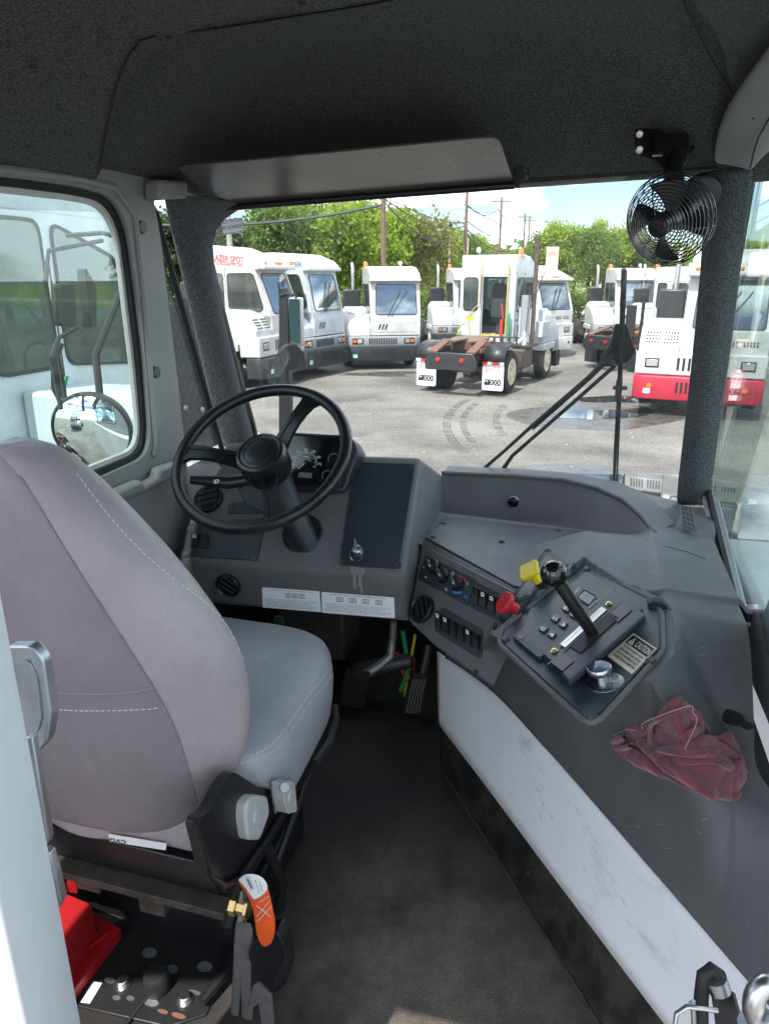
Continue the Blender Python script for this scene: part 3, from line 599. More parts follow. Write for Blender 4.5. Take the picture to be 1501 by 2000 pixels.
        B(MB().prism([(-1.13, 3.5, .70), (-1.13, 4.03, .70), (-1.0, 4.12, .70), (1.0, 4.12, .70), (1.13, 4.03, .70), (1.13, 3.5, .70)], (0, 0, .28)), 'grille_band', 'grille_grey', .02)
        b = MB()
        for k in range(12): b.bb(-.40 + k * .073, -.40 + k * .073 + .042, 4.118, 4.128, .75, .93)
        B(b, 'grille_slots', 'rubber_black')
        for s in (-1, 1):
            B(MB().prism(rpoly([(s * .95, 4.122, .76), (s * .62, 4.122, .76), (s * .62, 4.122, .93), (s * .95, 4.122, .93)], .03), (0, .008, 0)), 'lamp_bezel', 'rubber_black')
            B(MB().bb(s * .66, s * .80, 4.128, 4.142, .785, .905), 'headlight', 'lens', .01); B(MB().bb(s * .83, s * .93, 4.128, 4.142, .80, .89), 'turn_signal', 'amber', .01)
    else:
        hood = [(2.45, .98), (yf, .98), (yf, 1.30), (3.80, 1.62), (3.5, 1.70), (2.45, 1.72)]
        B(MB().prism([(.383, y, z) for y, z in hood], (.75, 0, 0)), 'hood', paint, .03)
        B(MB().bb(1.0, 1.16, 2.45, 3.55, .85, 1.0), 'fender', paint, .02)
        for x0 in (.45, .78, -.95, -.6, -.25):
            b = MB()
            for i in range(5):
                for j in range(4):
                    z = 1.335 + j * .058; y = yf - (z - 1.30) * .68 + .006; 
                    if x0 < .4: z = 1.32 + j * .05; y = yf + .01 - (z - 1.30) * .05 * 0 - max(0, z - 1.30) * .18 + .008
                    b.box((x0 + i * .055, y, z), (.014, .004, .02))
            B(b, 'hood_louvres', 'rubber_black')
        B(MB().bb(-1.16, 1.16, 3.6, 4.10, .72, 1.16), 'front_panel', paint, .03)
        b = MB()
        for k in range(9): b.bb(-.45 + k * .1, -.45 + k * .1 + .045, 4.095, 4.108, .82, 1.06)
        B(b, 'grille_slots', 'rubber_black')
        for s in (-1, 1):
            B(MB().bb(s * .72, s * .98, 4.098, 4.112, .86, 1.04), 'lamp_bezel', 'rubber_black', .01); B(MB().bb(s * .745, s * .955, 4.108, 4.125, .885, 1.015), 'headlight', 'lens', .01)
    # bumper
    bm = B(MB().prism([(-1.17, 3.75, .26), (-1.17, 4.10, .26), (-1.02, 4.24, .26), (1.02, 4.24, .26), (1.17, 4.10, .26), (1.17, 3.75, .26)], (0, 0, .45)), 'bumper', bumper, .02)
    b = MB()
    for k in range(9): b.bb(-.36 + k * .085, -.36 + k * .085 + .045, 4.238, 4.246, .40, .62)
    b.build('bumper_slots', 'rubber_black', bm, local=True)
    for s in (-1, 1): MB().lathe([(.05, 0), (.045, .012), (.001, .014)], (s * .85, 4.238, .52), (0, 1, 0), 12).build('fog_lamp', 'amber' if bumper == 'red_paint' else 'steel_dark', bm, local=True)
    MB().bb(.82, .95, 4.243, 4.25, .37, .47).build('inspection_tag', 'mint', bm, local=True)
    # door seams, handle and grab rail on both sides
    for s, x in ((1, .382), (-1, -1.152)):
        b = MB(); [b.bb(x - .002, x + .002, y_ - .006, y_ + .006, 1.15, 2.6) for y_ in (2.2, 2.885)]; b.bb(x - .002, x + .002, 2.2, 2.885, 1.144, 1.156); B(b, 'door_seam', 'rubber_black')
        B(MB().bb(x - .01, x + .03 * s, 2.26, 2.36, 1.5, 1.54), 'door_handle', 'steel_dark', .005)
    # wipers
    w = Vector((0, sl.y, sl.z)) * .03
    for x0, x1 in ((-.15, -.55), (-.25, -.75)): B(MB().tube([Vector(wp(x0, .0)) + w, Vector(wp(x1, .75)) + w], .012, 5), 'wiper', 'rubber_black')
    # rear: fenders, flaps, lights, fifth wheel
    if rear:
        for s in (-1, 1):
            rows_ = []
            for k in range(9):
                a = math.radians(12 + k * 19); rows_.append([(s * .60, -math.cos(a) * .66, .50 + math.sin(a) * .62), (s * 1.13, -math.cos(a) * .66, .50 + math.sin(a) * .62)])
            if opendoor: rows_ = [rows_[0][:] and [(s * .60, -.68, .78), (s * 1.13, -.68, .78)], [(s * .60, -.66, .98), (s * 1.13, -.66, .98)], [(s * .60, -.52, 1.12), (s * 1.13, -.52, 1.12)], [(s * .60, -.25, 1.17), (s * 1.13, -.25, 1.17)], [(s * .60, .15, 1.17), (s * 1.13, .15, 1.17)]]
            B(MB().grid(rows_), 'rear_fender', 'paint_black', solid=.02)
            fl = B(MB().prism(rpoly([(s * .60, -.70, .14), (s * 1.12, -.70, .14), (s * 1.12, -.70, .74), (s * .60, -.70, .74)], .05), (0, .02, 0)), 'mud_flap', flap)
            b = MB()
            for q in range(4): b.bb(s * (.60 + q * .13), s * (.60 + q * .13 + .13), -.735, -.70, .74, .80)
            sr = B(b, 'reflector_strip', 'print_white'); b = MB()
            for q in (0, 2): b.bb(s * (.60 + q * .13), s * (.60 + q * .13 + .13), -.742, -.70, .739, .801)
            b.build('red_reflectors', 'red_lens', sr, local=True)
            if flap_text:
                x0 = .63 if s > 0 else -1.09; nn = Vector((0, -1, 0))
                col = 'print_red' if flap == 'label_white' else 'print_white'
                text_on(MB(), flap_text, (x0 + .02, -.7, .56), (x0 + .44, -.7, .58), (x0 + .04, -.7, .67), lift=.003, bold=.01, nrm=nn).build('lettering', col, fl, local=True)
                if flap == 'label_white':
                    text_on(MB(), 'TRUCK SERVICE, INC.', (x0 + .04, -.7, .515), (x0 + .40, -.7, .525), (x0 + .04, -.7, .54), lift=.003, nrm=nn).build('lettering', 'print_grey', fl, local=True)
                    b = MB().bb(x0 + .02, x0 + .44, -.704, -.703, .26, .40); b.build('emblem_band', 'print_black', fl, local=True)
                    b = MB()
                    for q in range(3):
                        xx = x0 + .16 + q * .09
                        b.prism([(xx, -.705, .27), (xx + .012, -.705, .27), (xx + .10, -.705, .39), (xx + .088, -.705, .39)], (0, -.001, 0)).prism([(xx + .088, -.7065, .27), (xx + .10, -.7065, .27), (xx + .012, -.7065, .39), (xx, -.7065, .39)], (0, -.001, 0))
                    b.build('emblem_cross', 'print_white', fl, local=True)
                    text_on(MB(), 'N', (x0 + .04, -.705, .33), (x0 + .11, -.705, .33), (x0 + .04, -.705, .39), lift=.002, nrm=nn).build('lettering', 'print_white', fl, local=True)
        rr_ = 'grease' if cargo == 'grease' else 'chassis'
        B(MB().prism([(x, -1.27, z) for x, z in ((-.62, .62), (.62, .62), (.66, .80), (.55, 1.02), (-.55, 1.02), (-.66, .80))], (0, .06, 0)), 'rear_crossmember', 'paint_black', .02)
        B(MB().prism([(-.58, -1.2, 1.0), (-.36, -1.2, 1.0), (-.36, -.35, 1.22), (-.58, -.35, 1.22)], (0, 0, .05)).prism([(.36, -1.2, 1.0), (.58, -1.2, 1.0), (.58, -.35, 1.22), (.36, -.35, 1.22)], (0, 0, .05)), 'loading_ramp', 'rust', .01)
        for s in (-1, 1): B(MB().lathe([(.055, 0), (.05, .03), (.001, .035)], (s * .30, -1.27, .86), (0, -1, 0), 14), 'tail_light', 'red_lens')
        pts = []
        for k in range(25):
            a = math.radians(-68 + k * (316 / 24)) + math.pi / 2 + math.radians(22); pts.append((.46 * math.cos(a + math.radians(0)) * 1.0, -.02 + .5 * math.sin(a), 1.24))
        pl_ = [(-.45, -.1), (-.42, .2), (-.25, .42), (0, .48), (.25, .42), (.42, .2), (.45, -.1), (.36, -.5), (.16, -.62), (.05, -.1), (-.05, -.1), (-.16, -.62), (-.36, -.5)]
        B(MB().prism([(x, y, 1.22 + y * .04) for x, y in pl_], (0, 0, .06)), 'fifth_wheel_plate', rr_, .015)
        B(MB().bb(-.55, .55, -.15, .15, .98, 1.22), 'fifth_wheel_base', 'rust', .02)
        B(MB().bb(-.62, -.46, -.9, 1.1, 1.0, 1.1).bb(.46, .62, -.9, 1.1, 1.0, 1.1), 'lift_boom', 'rust', .01)
        b = MB()
        for k in range(9): b.bb(-.85 + k * .2, -.80 + k * .2, 1.2, 1.24, .98, 1.22)
        b.bb(-.9, .85, 1.19, 1.25, 1.2, 1.23); B(b, 'catwalk_rail', 'steel_dark')
    # exhaust
    if opendoor:
        B(MB().tube([(.98, 1.85, 1.0), (.98, 1.85, 3.05), (.98, 1.80, stack_h)], .055, 12), 'exhaust_stack', 'black_stack')
        B(MB().tube([(.80, 1.75, 1.2), (.80, 1.75, 2.1)], .12, 14), 'muffler', 'grille_grey')
        B(MB().tube([(.88, 1.55, .35), (.92, 1.5, .6), (.86, 1.55, 1.0), (.82, 1.7, 1.3)], .085, 12).tube([(.55, 1.3, .9), (.82, 1.6, 1.15)], .085, 12), 'foil_pipe', 'foil')
        B(MB().tube([(.7, 1.7, 1.2), (.95, 1.8, 1.9), (1.1, 2.2, 2.6)], .012, 5).tube([(.9, 1.7, 2.3), (1.0, 1.2, 1.2)], .012, 5), 'hanging_cable', 'rubber_black')
        B(MB().bb(.95, 1.15, 2.2, 2.9, 1.15, 1.5), 'tool_box', paint, .01)
    elif guard:
        B(MB().tube([(.70, 2.22, 1.0), (.70, 2.22, stack_h - .35), (.70, 2.18, stack_h - .12), (.70, 2.06, stack_h)], .05, 12), 'exhaust_stack', 'foil')
        B(MB().bb(.48, 1.02, 2.08, 2.36, 1.0, 2.3), 'heat_guard', 'paint_black', .04)
    # beacon, horn, mirrors
    if beacon:
        B(MB().bb(.25, .45, 2.5, 2.6, 2.92, 2.97).lathe([(.07, 0), (.07, .1), (.05, .14), (.001, .15)], (.33, 2.55, 2.99), (0, 0, 1), 14), 'beacon', 'amber')
        B(MB().tube([(-.8, 2.5, 2.98), (-.8, 2.5, 3.08)], .02, 6).lathe([(.05, 0), (.07, .05), (.001, .06)], (-.8, 2.45, 3.1), (0, -1, 0), 12), 'work_lamp', 'lens')
    if mirror:
        B(MB().bb(1.18, 1.24, 3.2, 3.3, 1.0, 2.2).tube([(1.2, 3.25, 2.12), (1.45, 3.3, 2.15)], .012, 6), 'mirror_post', 'rubber_black', .01)
        B(MB().prism(rpoly([(1.32, 3.3, 1.35), (1.52, 3.3, 1.35), (1.52, 3.3, 2.0), (1.32, 3.3, 2.0)], .02), (0, .04, 0)), 'mirror', 'rubber_black', .01)
    if opendoor:      # taller cab on this one
        for ch in t.children:
            if ch.name.split('.')[0] in ('exhaust_stack', 'fifth_wheel_plate', 'loading_ramp', 'fifth_wheel_base', 'lift_boom', 'rear_fender', 'wheel', 'catwalk_rail', 'foil_pipe'): continue
            for me_ in [ch.data] + [g_.data for g_ in ch.children]:
                if me_ is None: continue
                for v_ in me_.vertices:
                    if v_.co.z > 1.0: v_.co.z = 1.0 + (v_.co.z - 1.0) * 1.13
    if logo:
        for (txt, a, b_, c, m_) in logo: text_on(MB(), txt, a, b_, c, lift=.004, bold=.012, nrm=Vector((1, 0, 0))).build('lettering', m_, t, local=True)
    return t
def at(u, v): p = V(u, v, z=GZ); return p
def place(center_px, heading, **k):   # centre_px: ground pixel under the front bumper centre
    p = at(*center_px); h = math.radians(heading); return yard_truck((p.x - math.sin(h) * 4.2, p.y - math.cos(h) * 4.2, 0), heading, **k)
# side lettering in truck coordinates on the right face (x=.382), reading rear-to-front when seen from the right is +y -> viewer's right
sideA = [('LAZER', (.383, 3.12, 2.67), (.383, 3.72, 2.66), (.383, 3.12, 2.78), 'print_grey'), ('S P O T', (.383, 3.2, 2.61), (.383, 3.4, 2.61), (.383, 3.2, 2.635), 'print_grey')]
sideB = [('LAZER SPOT', (.383, 2.60, 2.75), (.383, 3.40, 2.69), (.383, 2.60, 2.88), 'print_red'), ('ALPHARETTA, GA', (.383, 2.68, 2.65), (.383, 3.36, 2.61), (.383, 2.68, 2.70), 'print_red')]
t1 = place((560, 752), 109, label='older white truck with red roof lettering, leftmost of the row ahead', style='B', logo=sideB, beacon=False)
for zz in (0,): MB().prism([(.384, 2.60, 2.725), (.384, 3.40, 2.665), (.384, 3.40, 2.675), (.384, 2.60, 2.735)], (.003, 0, 0)).build('underline', 'print_red', t1, local=True)
t2 = place((648, 734), 118, label='white truck with blue logo on its roof side, second in the row ahead', style='A', logo=sideA, beacon=False, paint='paint_cool')
b = MB().prism([(.384, 2.88, 2.70), (.384, 2.96, 2.66), (.384, 3.00, 2.83), (.384, 2.90, 2.85)], (.003, 0, 0)).prism([(.384, 2.98, 2.64), (.384, 3.08, 2.69), (.384, 3.03, 2.76)], (.003, 0, 0)); b.build('logo', 'print_blue', t2, local=True)
t1.scale = (1.1, 1.1, 1.12); t1.location.x -= .34; t1.location.y += .15; t2.scale = (1.08, 1.08, 1.11); t2.location.x -= .38; t2.location.y += .2
t3 = place((750, 722), 171, label='white truck facing the camera squarely in the centre of the yard', style='A')
p = V(890, 772, z=GZ); h = 28
t4 = yard_truck((p.x + .40, p.y + .84, 0), h, 'rusty backed truck seen from behind with open cab door and white mud flaps', style='A', flap='label_white', flap_text='BENTLEY', opendoor=True, rim='rim_cream', stack_h=3.6, cargo='grease', paint='paint_cool')
t5 = place((1350, 815), 205, label='white truck with red bumper at the right, behind the pillar', style='B', bumper='red_paint', beacon=False, mirror=True)
t5.scale = (1.03, 1.03, 1.03); t5.location.z += .07
t6 = place((1215, 690), 183, label='white truck with slanted nose vents behind the wiper arms', style='A', rear=False)
t7 = place((1070, 700), 150, label='older white truck directly behind the tall exhaust stack', style='B', bumper='paint_white', rear=False, beacon=False)
p = V(1160, 722, z=GZ)
t8 = yard_truck((p.x + 1.1, p.y + .4, 0), 62, 'truck seen from behind with black mud flaps and orange rails beside its cab', style='A', flap_text='JST', beacon=False, stack_h=3.0)
MB().tube([(-.2, 2.05, 2.9), (-.2, 2.0, 1.9), (-.6, 1.9, 1.6), (-.62, 1.8, 1.0)], .022, 6).build('orange_rail', 'amber', t8, local=True)
MB().bb(.2, .62, -.9, 1.1, 1.11, 1.16).build('orange_boom', 'amber', t8, local=True)
t9 = place((905, 690), 175, label='white truck half hidden behind the open cab truck', style='A', rear=False)
t10 = place((1300, 700), 190, label='white truck hidden mostly behind the fan and right pillar', style='A', rear=False, paint='paint_cool')
# neighbour on the left (built in the next section): parallel to our cab, its right side towards us
def cab_at(r, f, dh): p = C(r, f, 0); return (p.x, p.y, 0), 16 + dh

def settle():
    for o in bpy.data.objects:
        if o.name not in _before and o.parent is None and not o.get('_g'): o.location.z += GZ; o['_g'] = 1
    for o in bpy.data.objects:
        if '_g' in o: del o['_g']
def catmull(P_, n):
    P_ = [np.array(p, float) for p in P_]; o = []; m = len(P_)
    for i in range(m - 1):
        p0, p1, p2, p3 = P_[max(i - 1, 0)], P_[i], P_[i + 1], P_[min(i + 2, m - 1)]
        for k in range(n):
            t = k / n; o.append(.5 * ((2 * p1) + (-p0 + p2) * t + (2 * p0 - 5 * p1 + 4 * p2 - p3) * t * t + (-p0 + 3 * p1 - 3 * p2 + p3) * t ** 3))
    o.append(P_[-1]); return o
catmull_ = lambda P_, n: [tuple(q) for q in catmull(P_, n)]
hp, hd = cab_at(-3.98, 1.40, 0)
tn = yard_truck(hp, hd, 'near white truck parked alongside, filling the left side window', style='A', beacon=False, guard=False, tallwin=True, paint='paint_cool'); tn.scale = (1, 1, 1.1); MB().bb(1.165, 1.172, 2.62, 2.80, .84, .88).build('reflector', 'red_lens', tn, local=True)
hp, hd = cab_at(-4.6, -9.5, 0); yard_truck(hp, hd, 'white truck parked behind, seen only in the round mirror', style='A')
settle()
# ================================================================ OUR CAB: SHELL (setting)
def struct(b, n, m, **k): return b.build(n, m, kind='structure', **k)
RL, RR = -1.15, .38
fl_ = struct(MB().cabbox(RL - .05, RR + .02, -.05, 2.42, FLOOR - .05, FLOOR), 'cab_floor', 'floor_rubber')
def dusty_sun_patch(m, centre, rad):     # gritty tan patch painting the sun pool into the floor colour
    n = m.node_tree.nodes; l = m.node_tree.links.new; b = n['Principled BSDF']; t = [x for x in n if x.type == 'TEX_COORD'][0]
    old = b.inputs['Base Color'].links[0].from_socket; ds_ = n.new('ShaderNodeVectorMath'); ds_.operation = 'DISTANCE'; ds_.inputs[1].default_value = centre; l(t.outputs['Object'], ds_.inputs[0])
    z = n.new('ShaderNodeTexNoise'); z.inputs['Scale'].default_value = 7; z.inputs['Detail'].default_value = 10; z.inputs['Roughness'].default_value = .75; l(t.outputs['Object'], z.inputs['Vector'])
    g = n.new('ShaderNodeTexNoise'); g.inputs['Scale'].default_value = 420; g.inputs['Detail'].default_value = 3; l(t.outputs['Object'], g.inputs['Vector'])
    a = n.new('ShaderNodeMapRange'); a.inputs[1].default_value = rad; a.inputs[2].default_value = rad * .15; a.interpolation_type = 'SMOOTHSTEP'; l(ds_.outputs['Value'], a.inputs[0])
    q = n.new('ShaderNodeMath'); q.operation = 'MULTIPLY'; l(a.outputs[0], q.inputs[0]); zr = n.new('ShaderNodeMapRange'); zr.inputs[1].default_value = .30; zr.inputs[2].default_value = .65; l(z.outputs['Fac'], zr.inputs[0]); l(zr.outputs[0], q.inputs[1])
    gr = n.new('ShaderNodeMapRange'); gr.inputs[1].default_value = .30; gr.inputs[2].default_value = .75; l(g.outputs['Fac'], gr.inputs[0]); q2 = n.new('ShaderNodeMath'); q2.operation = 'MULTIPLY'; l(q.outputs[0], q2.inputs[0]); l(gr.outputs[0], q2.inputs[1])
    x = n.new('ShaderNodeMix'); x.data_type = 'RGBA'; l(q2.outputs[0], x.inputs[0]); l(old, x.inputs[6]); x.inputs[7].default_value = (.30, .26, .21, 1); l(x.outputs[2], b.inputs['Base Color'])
_c = V(850, 1900, z=FLOOR) - Vector(fl_.location); dusty_sun_patch(MATS['floor_rubber'], tuple(_c), .60)
# headliner: smooth felt shell with a recessed front panel
def sst(x, a, b): t = min(1, max(0, (x - a) / (b - a))); return t * t * (3 - 2 * t)
def ceil_z(r, f):
    e = min(r + 1.13, 2.03 - f + .02 * r, .62 - r)
    z = 2.71 + .19 * math.sin(min(1, max(0, e) / .55) * math.pi / 2) + .025 * (r + 1.1) / 1.5
    left = -.79 - (f - 1.21) * 1.05; rt = .08 + (f - 1.32) * .33; back = 1.215
    dx = min((r - left) * .69, rt - r, f - back)
    # rounded corner
    ca, cb = (r - left) * .69, f - back
    if ca < .12 and cb < .12: dx = .12 - math.hypot(.12 - ca, .12 - cb)
    ca = rt - r
    if ca < .12 and cb < .12: dx = .12 - math.hypot(.12 - ca, .12 - cb)
    return z + .034 * sst(dx, -.006, .016) - .017
def frange(a, b, n): return [a + (b - a) * i / n for i in range(n + 1)]
rows = [[C(r, f, ceil_z(r, f)) for r in frange(-1.16, .41, 150)] for f in frange(-.08, 2.06, 205)]
struct(MB().grid(rows), 'headliner', 'felt_dark', smooth=60)
struct(MB().cabbox(-1.2, .44, -.08, 2.12, 2.95, 3.0), 'roof', 'paint_white')
for (u, v) in ((590, 17), (330, 58), (50, 30)):
    q = V(u, v, z=2.885); a, f, z = cabof(q); zz = ceil_z(a, f); MB().lathe([(.006, 0), (.005, .004), (.001, .005)], C(a, f, zz), (0, 0, -1), 10).build('headliner_button', 'rubber_black', kind='structure')
struct(MB().prism([C(-1.2, 2.045, 2.675), C(-.9, 2.045, 2.70), C(.44, 2.045, 2.745), C(.44, 2.045, 2.96), C(-1.2, 2.045, 2.96)], FW * .05), 'windshield_header', 'felt_dark', bev=.01)
# lower shell walls
struct(MB().cabbox(RL - .05, RR + .03, 2.36, 2.42, .9, 1.74), 'front_wall', 'paint_white')
struct(MB().cabbox(RL - .06, RL - .004, -.05, 2.36, .9, 1.95), 'cab_wall_left', 'paint_white')
struct(MB().cabbox(RR + .02, RR + .06, -.05, 2.36, .9, 1.60), 'cab_wall_right', 'paint_white')
struct(MB().cabbox(RL + .002, RR, 2.335, 2.35, FLOOR, 1.72), 'firewall_liner', 'rubber_black')
struct(MB().cabbox(RL - .003, RL + .004, 1.55, 2.33, FLOOR, 1.70), 'footwell_liner', 'plastic_black')
# upper left side panel: door frame and quarter frame moulding with two window openings (plane r = RL)
def Lp(u, v, r=RL): return V(u, v, r=r)
win = rpoly([Lp(u, v) for u, v in ((-420, 330), (-120, 338), (20, 350), (130, 366), (196, 384), (228, 440), (245, 560), (262, 700), (273, 850), (262, 892), (160, 937), (0, 1010), (-420, 1200))], .05)
wout = [Lp(u, v, RL) for u, v in ((-430, 250), (0, 285), (170, 312), (337, 352), (333, 388), (278, 393), (292, 470), (308, 600), (328, 760), (345, 905), (350, 1010), (364, 1010), (350, 1240), (-430, 2400))]
door = MB().prism(wout, RT * .035, [win]).build('left_door', 'trim_grey', label='grey moulded left cab door with a rounded side window', cat='door', bev=.006)
def ring(pts, n, w, t, inner=False):    # rectangular gasket following a loop
    pts = [Vector(p) for p in pts]; c = sum(pts, Vector()) / len(pts); q = [c + (p - c) * (1 - w / max(.05, (p - c).length)) for p in pts]
    b = MB(); k = len(pts)
    b.v = [tuple(p) for p in pts] + [tuple(p) for p in q] + [tuple(p + n * t) for p in q] + [tuple(p + n * t) for p in pts]
    for i in range(k):
        j = (i + 1) % k
        for a in range(4): b.f.append((a * k + i, a * k + j, ((a + 1) % 4) * k + j, ((a + 1) % 4) * k + i))
    return b
ring(win, RT, .016, .022).build('window_gasket', 'rubber_black', door)
sc = sum(win, Vector()) / len(win); inner = [sc + (p - sc) * (1 - .014 / (p - sc).length) for p in win]
ring(inner, RT, .014, .012).build('window_frame', 'paint_white', door)
MB().prism(inner, RT * .004).build('window_pane', 'side_glass', door)
# raised moulding around the opening and the armrest lip
MB().tube([Lp(u, v, RL + .035) for u, v in ((-300, 318), (0, 330), (150, 348), (222, 366), (262, 420), (278, 560), (290, 700), (303, 860), (300, 890))], .010, 8).build('door_moulding', 'trim_grey', door)
sill = MB().prism([Lp(u, v, RL + .036) for u, v in ((185, 985), (190, 963), (255, 935), (262, 945), (288, 930), (292, 912), (345, 893), (349, 915), (290, 948), (262, 962))], RT * .035).build('sill_ledge', 'trim_grey', door, bev=.012, seg=3)
MB().prism([Lp(u, v, RL + .036) for u, v in ((278, 352), (336, 352), (337, 389), (280, 392))], RT * .05).build('hinge_cover', 'trim_grey', door, bev=.01)
for (u, v) in ((276, 444), (303, 727)):
    MB().lathe([(.016, 0), (.015, .007), (.001, .008)], Lp(u, v, RL + .035), RT, 14).build('hinge_bolt', 'steel_dark', door)
for (u, v) in ((230, 1058), (318, 1082)):
    MB().lathe([(.012, 0), (.011, .007), (.001, .008)], Lp(u, v, RL + .036), RT, 14).build('trim_screw', 'steel_dark', door)
# quarter window in front of the door
qo = rpoly([Lp(u, v, RL - .002) for u, v in ((255, 396), (284, 392), (303, 408), (345, 560), (395, 740), (442, 905), (330, 905), (300, 640))], .03)
q = MB().prism(qo, -RT * .004).build('quarter_window', 'quarter_glass', label='narrow tinted quarter window between door and left pillar', cat='window')
MB().tube([Lp(u, v, RL + .004) for u, v in ((262, 402), (285, 397), (304, 416), (325, 490), (345, 562), (370, 650), (395, 740), (420, 830), (442, 908))], .009, 8).build('window_gasket', 'rubber_black', q)
# left pillar: felt column
def column(L, Rr, n, bulge, name, m, lab, back=.02):
    rows = []
    for a, b in zip(L, Rr):
        w = (b - a); dirn = w.normalized(); row = []
        for k in range(n + 1):
            t = k / n; p = a + w * t; to = (O - p); to -= dirn * to.dot(dirn); to.normalize(); row.append(p + to * (bulge * math.sin(math.pi * t)))
        rows.append(row)
    return MB().grid(rows).build(name, m, label=lab, cat='pillar', solid=.008, sub=1)
def cabp(r, f, z): return C(r, f, z)
Lf = [V(318, 372, f=1.82), V(322, 400, f=1.84), (V(338, 470, f=1.88)), V(362, 570, f=1.93), V(388, 680, f=1.99), V(415, 800, f=2.06), V(437, 885, f=2.12)]
Rg = [V(492, 398, f=1.98), V(432, 425, f=2.0), V(408, 470, f=2.02), V(423, 570, f=2.08), V(449, 680, f=2.14), V(479, 800, f=2.21), V(503, 885, f=2.26)]
column(Lf, Rg, 10, .035, 'left_pillar', 'felt_pillar', 'grey felt covered left windshield pillar')
Lf = [V(1380, 330, f=2.03), V(1374, 420, f=2.06), V(1368, 520, f=2.08), V(1357, 640, f=2.13), V(1342, 780, f=2.19), V(1328, 900, f=2.25), V(1318, 990, f=2.29)]
Rg = [V(1475, 318, f=1.96), V(1458, 420, f=2.0), V(1446, 520, f=2.06), V(1432, 640, f=2.11), V(1412, 780, f=2.17), V(1395, 900, f=2.23), V(1384, 990, f=2.27)]
column(Lf, Rg, 10, .03, 'right_pillar', 'felt_pillar', 'grey felt covered right windshield pillar beside the fan')
# windshield
def wsp(u, v, off=0): # leaning plane
    a = C(0, 2.27, 1.88); b = C(1, 2.27, 1.88); c = C(0, 2.04, 2.72); return V(u, v, pl=(plane3(a, b, c)[0] - FW * off, plane3(a, b, c)[1]))
wpts = rpoly([wsp(u, v) for u, v in ((403, 390), (1480, 300), (1425, 700), (1385, 1010), (900, 990), (520, 930), (470, 800), (400, 500))], .02)
ws = MB().prism(wpts, FW * .005).build('windshield', 'windshield_glass', label='wide clear windshield with light dust and water specks', cat='windshield')
MB().tube([wsp(u, v, -.01) for u, v in ((398, 478), (412, 520), (436, 620), (462, 720), (492, 830), (506, 890))], .013, 8).tube([wsp(u, v, -.012) for u, v in ((415, 398), (600, 383), (1000, 352), (1400, 322))], .014, 8).build('windshield_gasket', 'rubber_black', ws)
# service sticker on the glass
def quad(f, pts): return [f(u, v) for u, v in pts]
st = quad(lambda u, v: wsp(u, v, .004), ((436, 459), (478, 454), (473, 425), (429, 430)))
N = plane3(*[Vector(p) for p in st[:3]])[1]
m_ = mat('sticker_film', (.75, .75, .78), .5); n_ = m_.node_tree.nodes; tl_ = n_.new('ShaderNodeBsdfTranslucent'); tl_.inputs[0].default_value = (.7, .7, .75, 1); xm = n_.new('ShaderNodeMixShader'); xm.inputs[0].default_value = .5
m_.node_tree.links.new(n_['Principled BSDF'].outputs[0], xm.inputs[1]); m_.node_tree.links.new(tl_.outputs[0], xm.inputs[2]); m_.node_tree.links.new(xm.outputs[0], n_['Material Output'].inputs[0])
sk = MB().prism(st, N * .0006).build('windshield_sticker', 'sticker_film', label='small white oil change sticker at the top left of the windshield', cat='sticker', smooth=0)
ring(st, N, .002, .0012).build('printed_border', 'print_black', sk, smooth=0)
def T(parent, txt, f, bl, br, tl, m='print_black', bold=0, lift=.0012, nrm=None, name='lettering'):
    a, b, c = f(*bl), f(*br), f(*tl); n = nrm if nrm is not None else plane3(a, b, c)[1]
    return text_on(MB(), txt, a, b, c, lift=lift, bold=bold, nrm=n).build(name, m, parent, smooth=0)
fs = lambda u, v: wsp(u, v, .004)
T(sk, 'JST', fs, (433, 440), (446, 438), (432, 432), 'print_blue', .02); T(sk, 'TRUCK SALES', fs, (449, 434), (471, 431), (449, 430)); T(sk, 'NEXT OIL CHANGE DUE', fs, (435, 449), (473, 444), (434, 442), bold=.01); T(sk, '_____  __', fs, (438, 457), (474, 452), (438, 456))
# right-hand side window (fixed glass with white metal frame)
def Rp(u, v, r=RR): return V(u, v, r=r)
gl = [Rp(1478, 318), Rp(1430, 600), Rp(1396, 850), Rp(1384, 962), Rp(1405, 1050), Rp(1438, 1180), Rp(1478, 1180), C(RR, 1.40, 1.80), C(RR, 1.2, 1.80), C(RR, .3, 1.80), C(RR, .3, 2.7), C(RR, 2.2, 2.82)]
rw = MB().prism(gl, RT * .005).build('right_side_window', 'side_glass', label='right side window with white metal edge beside the console', cat='window')
def strip(path, n, w, t):
    b = MB(); pts = [Vector(p) for p in path]; rr2 = []
    for i, p in enumerate(pts):
        d = (pts[min(i + 1, len(pts) - 1)] - pts[max(i - 1, 0)]).normalized(); s = d.cross(n).normalized() * w
        rr2.append([p, p + s, p + s - n * t, p - n * t])
    b.grid(rr2, closed=True); b.add(rr2[0], [(0, 1, 2, 3)]); b.add(rr2[-1], [(0, 1, 2, 3)]); return b
edge = rpoly([Rp(1505, 280), Rp(1478, 318), Rp(1430, 600), Rp(1396, 850), Rp(1384, 962), Rp(1405, 1050), Rp(1436, 1178), C(RR, 1.55, 1.79), C(RR, .3, 1.79)], .004)[5:-5]
strip(edge, RT, .020, .012).build('window_gasket', 'rubber_black', rw); strip(edge, RT, -.009, .022).build('window_frame', 'paint_white', rw)
# white engine hood outside on the right
oh = MB().prism([C(.46, f, z) for f, z in ((.2, 1.62), (2.36, 1.70), (2.9, 1.50), (2.95, .8), (.2, .8))], RT * .8).build('engine_hood', 'paint_white', label='white engine hood of this cab outside the right window', cat='hood', bev=.03)
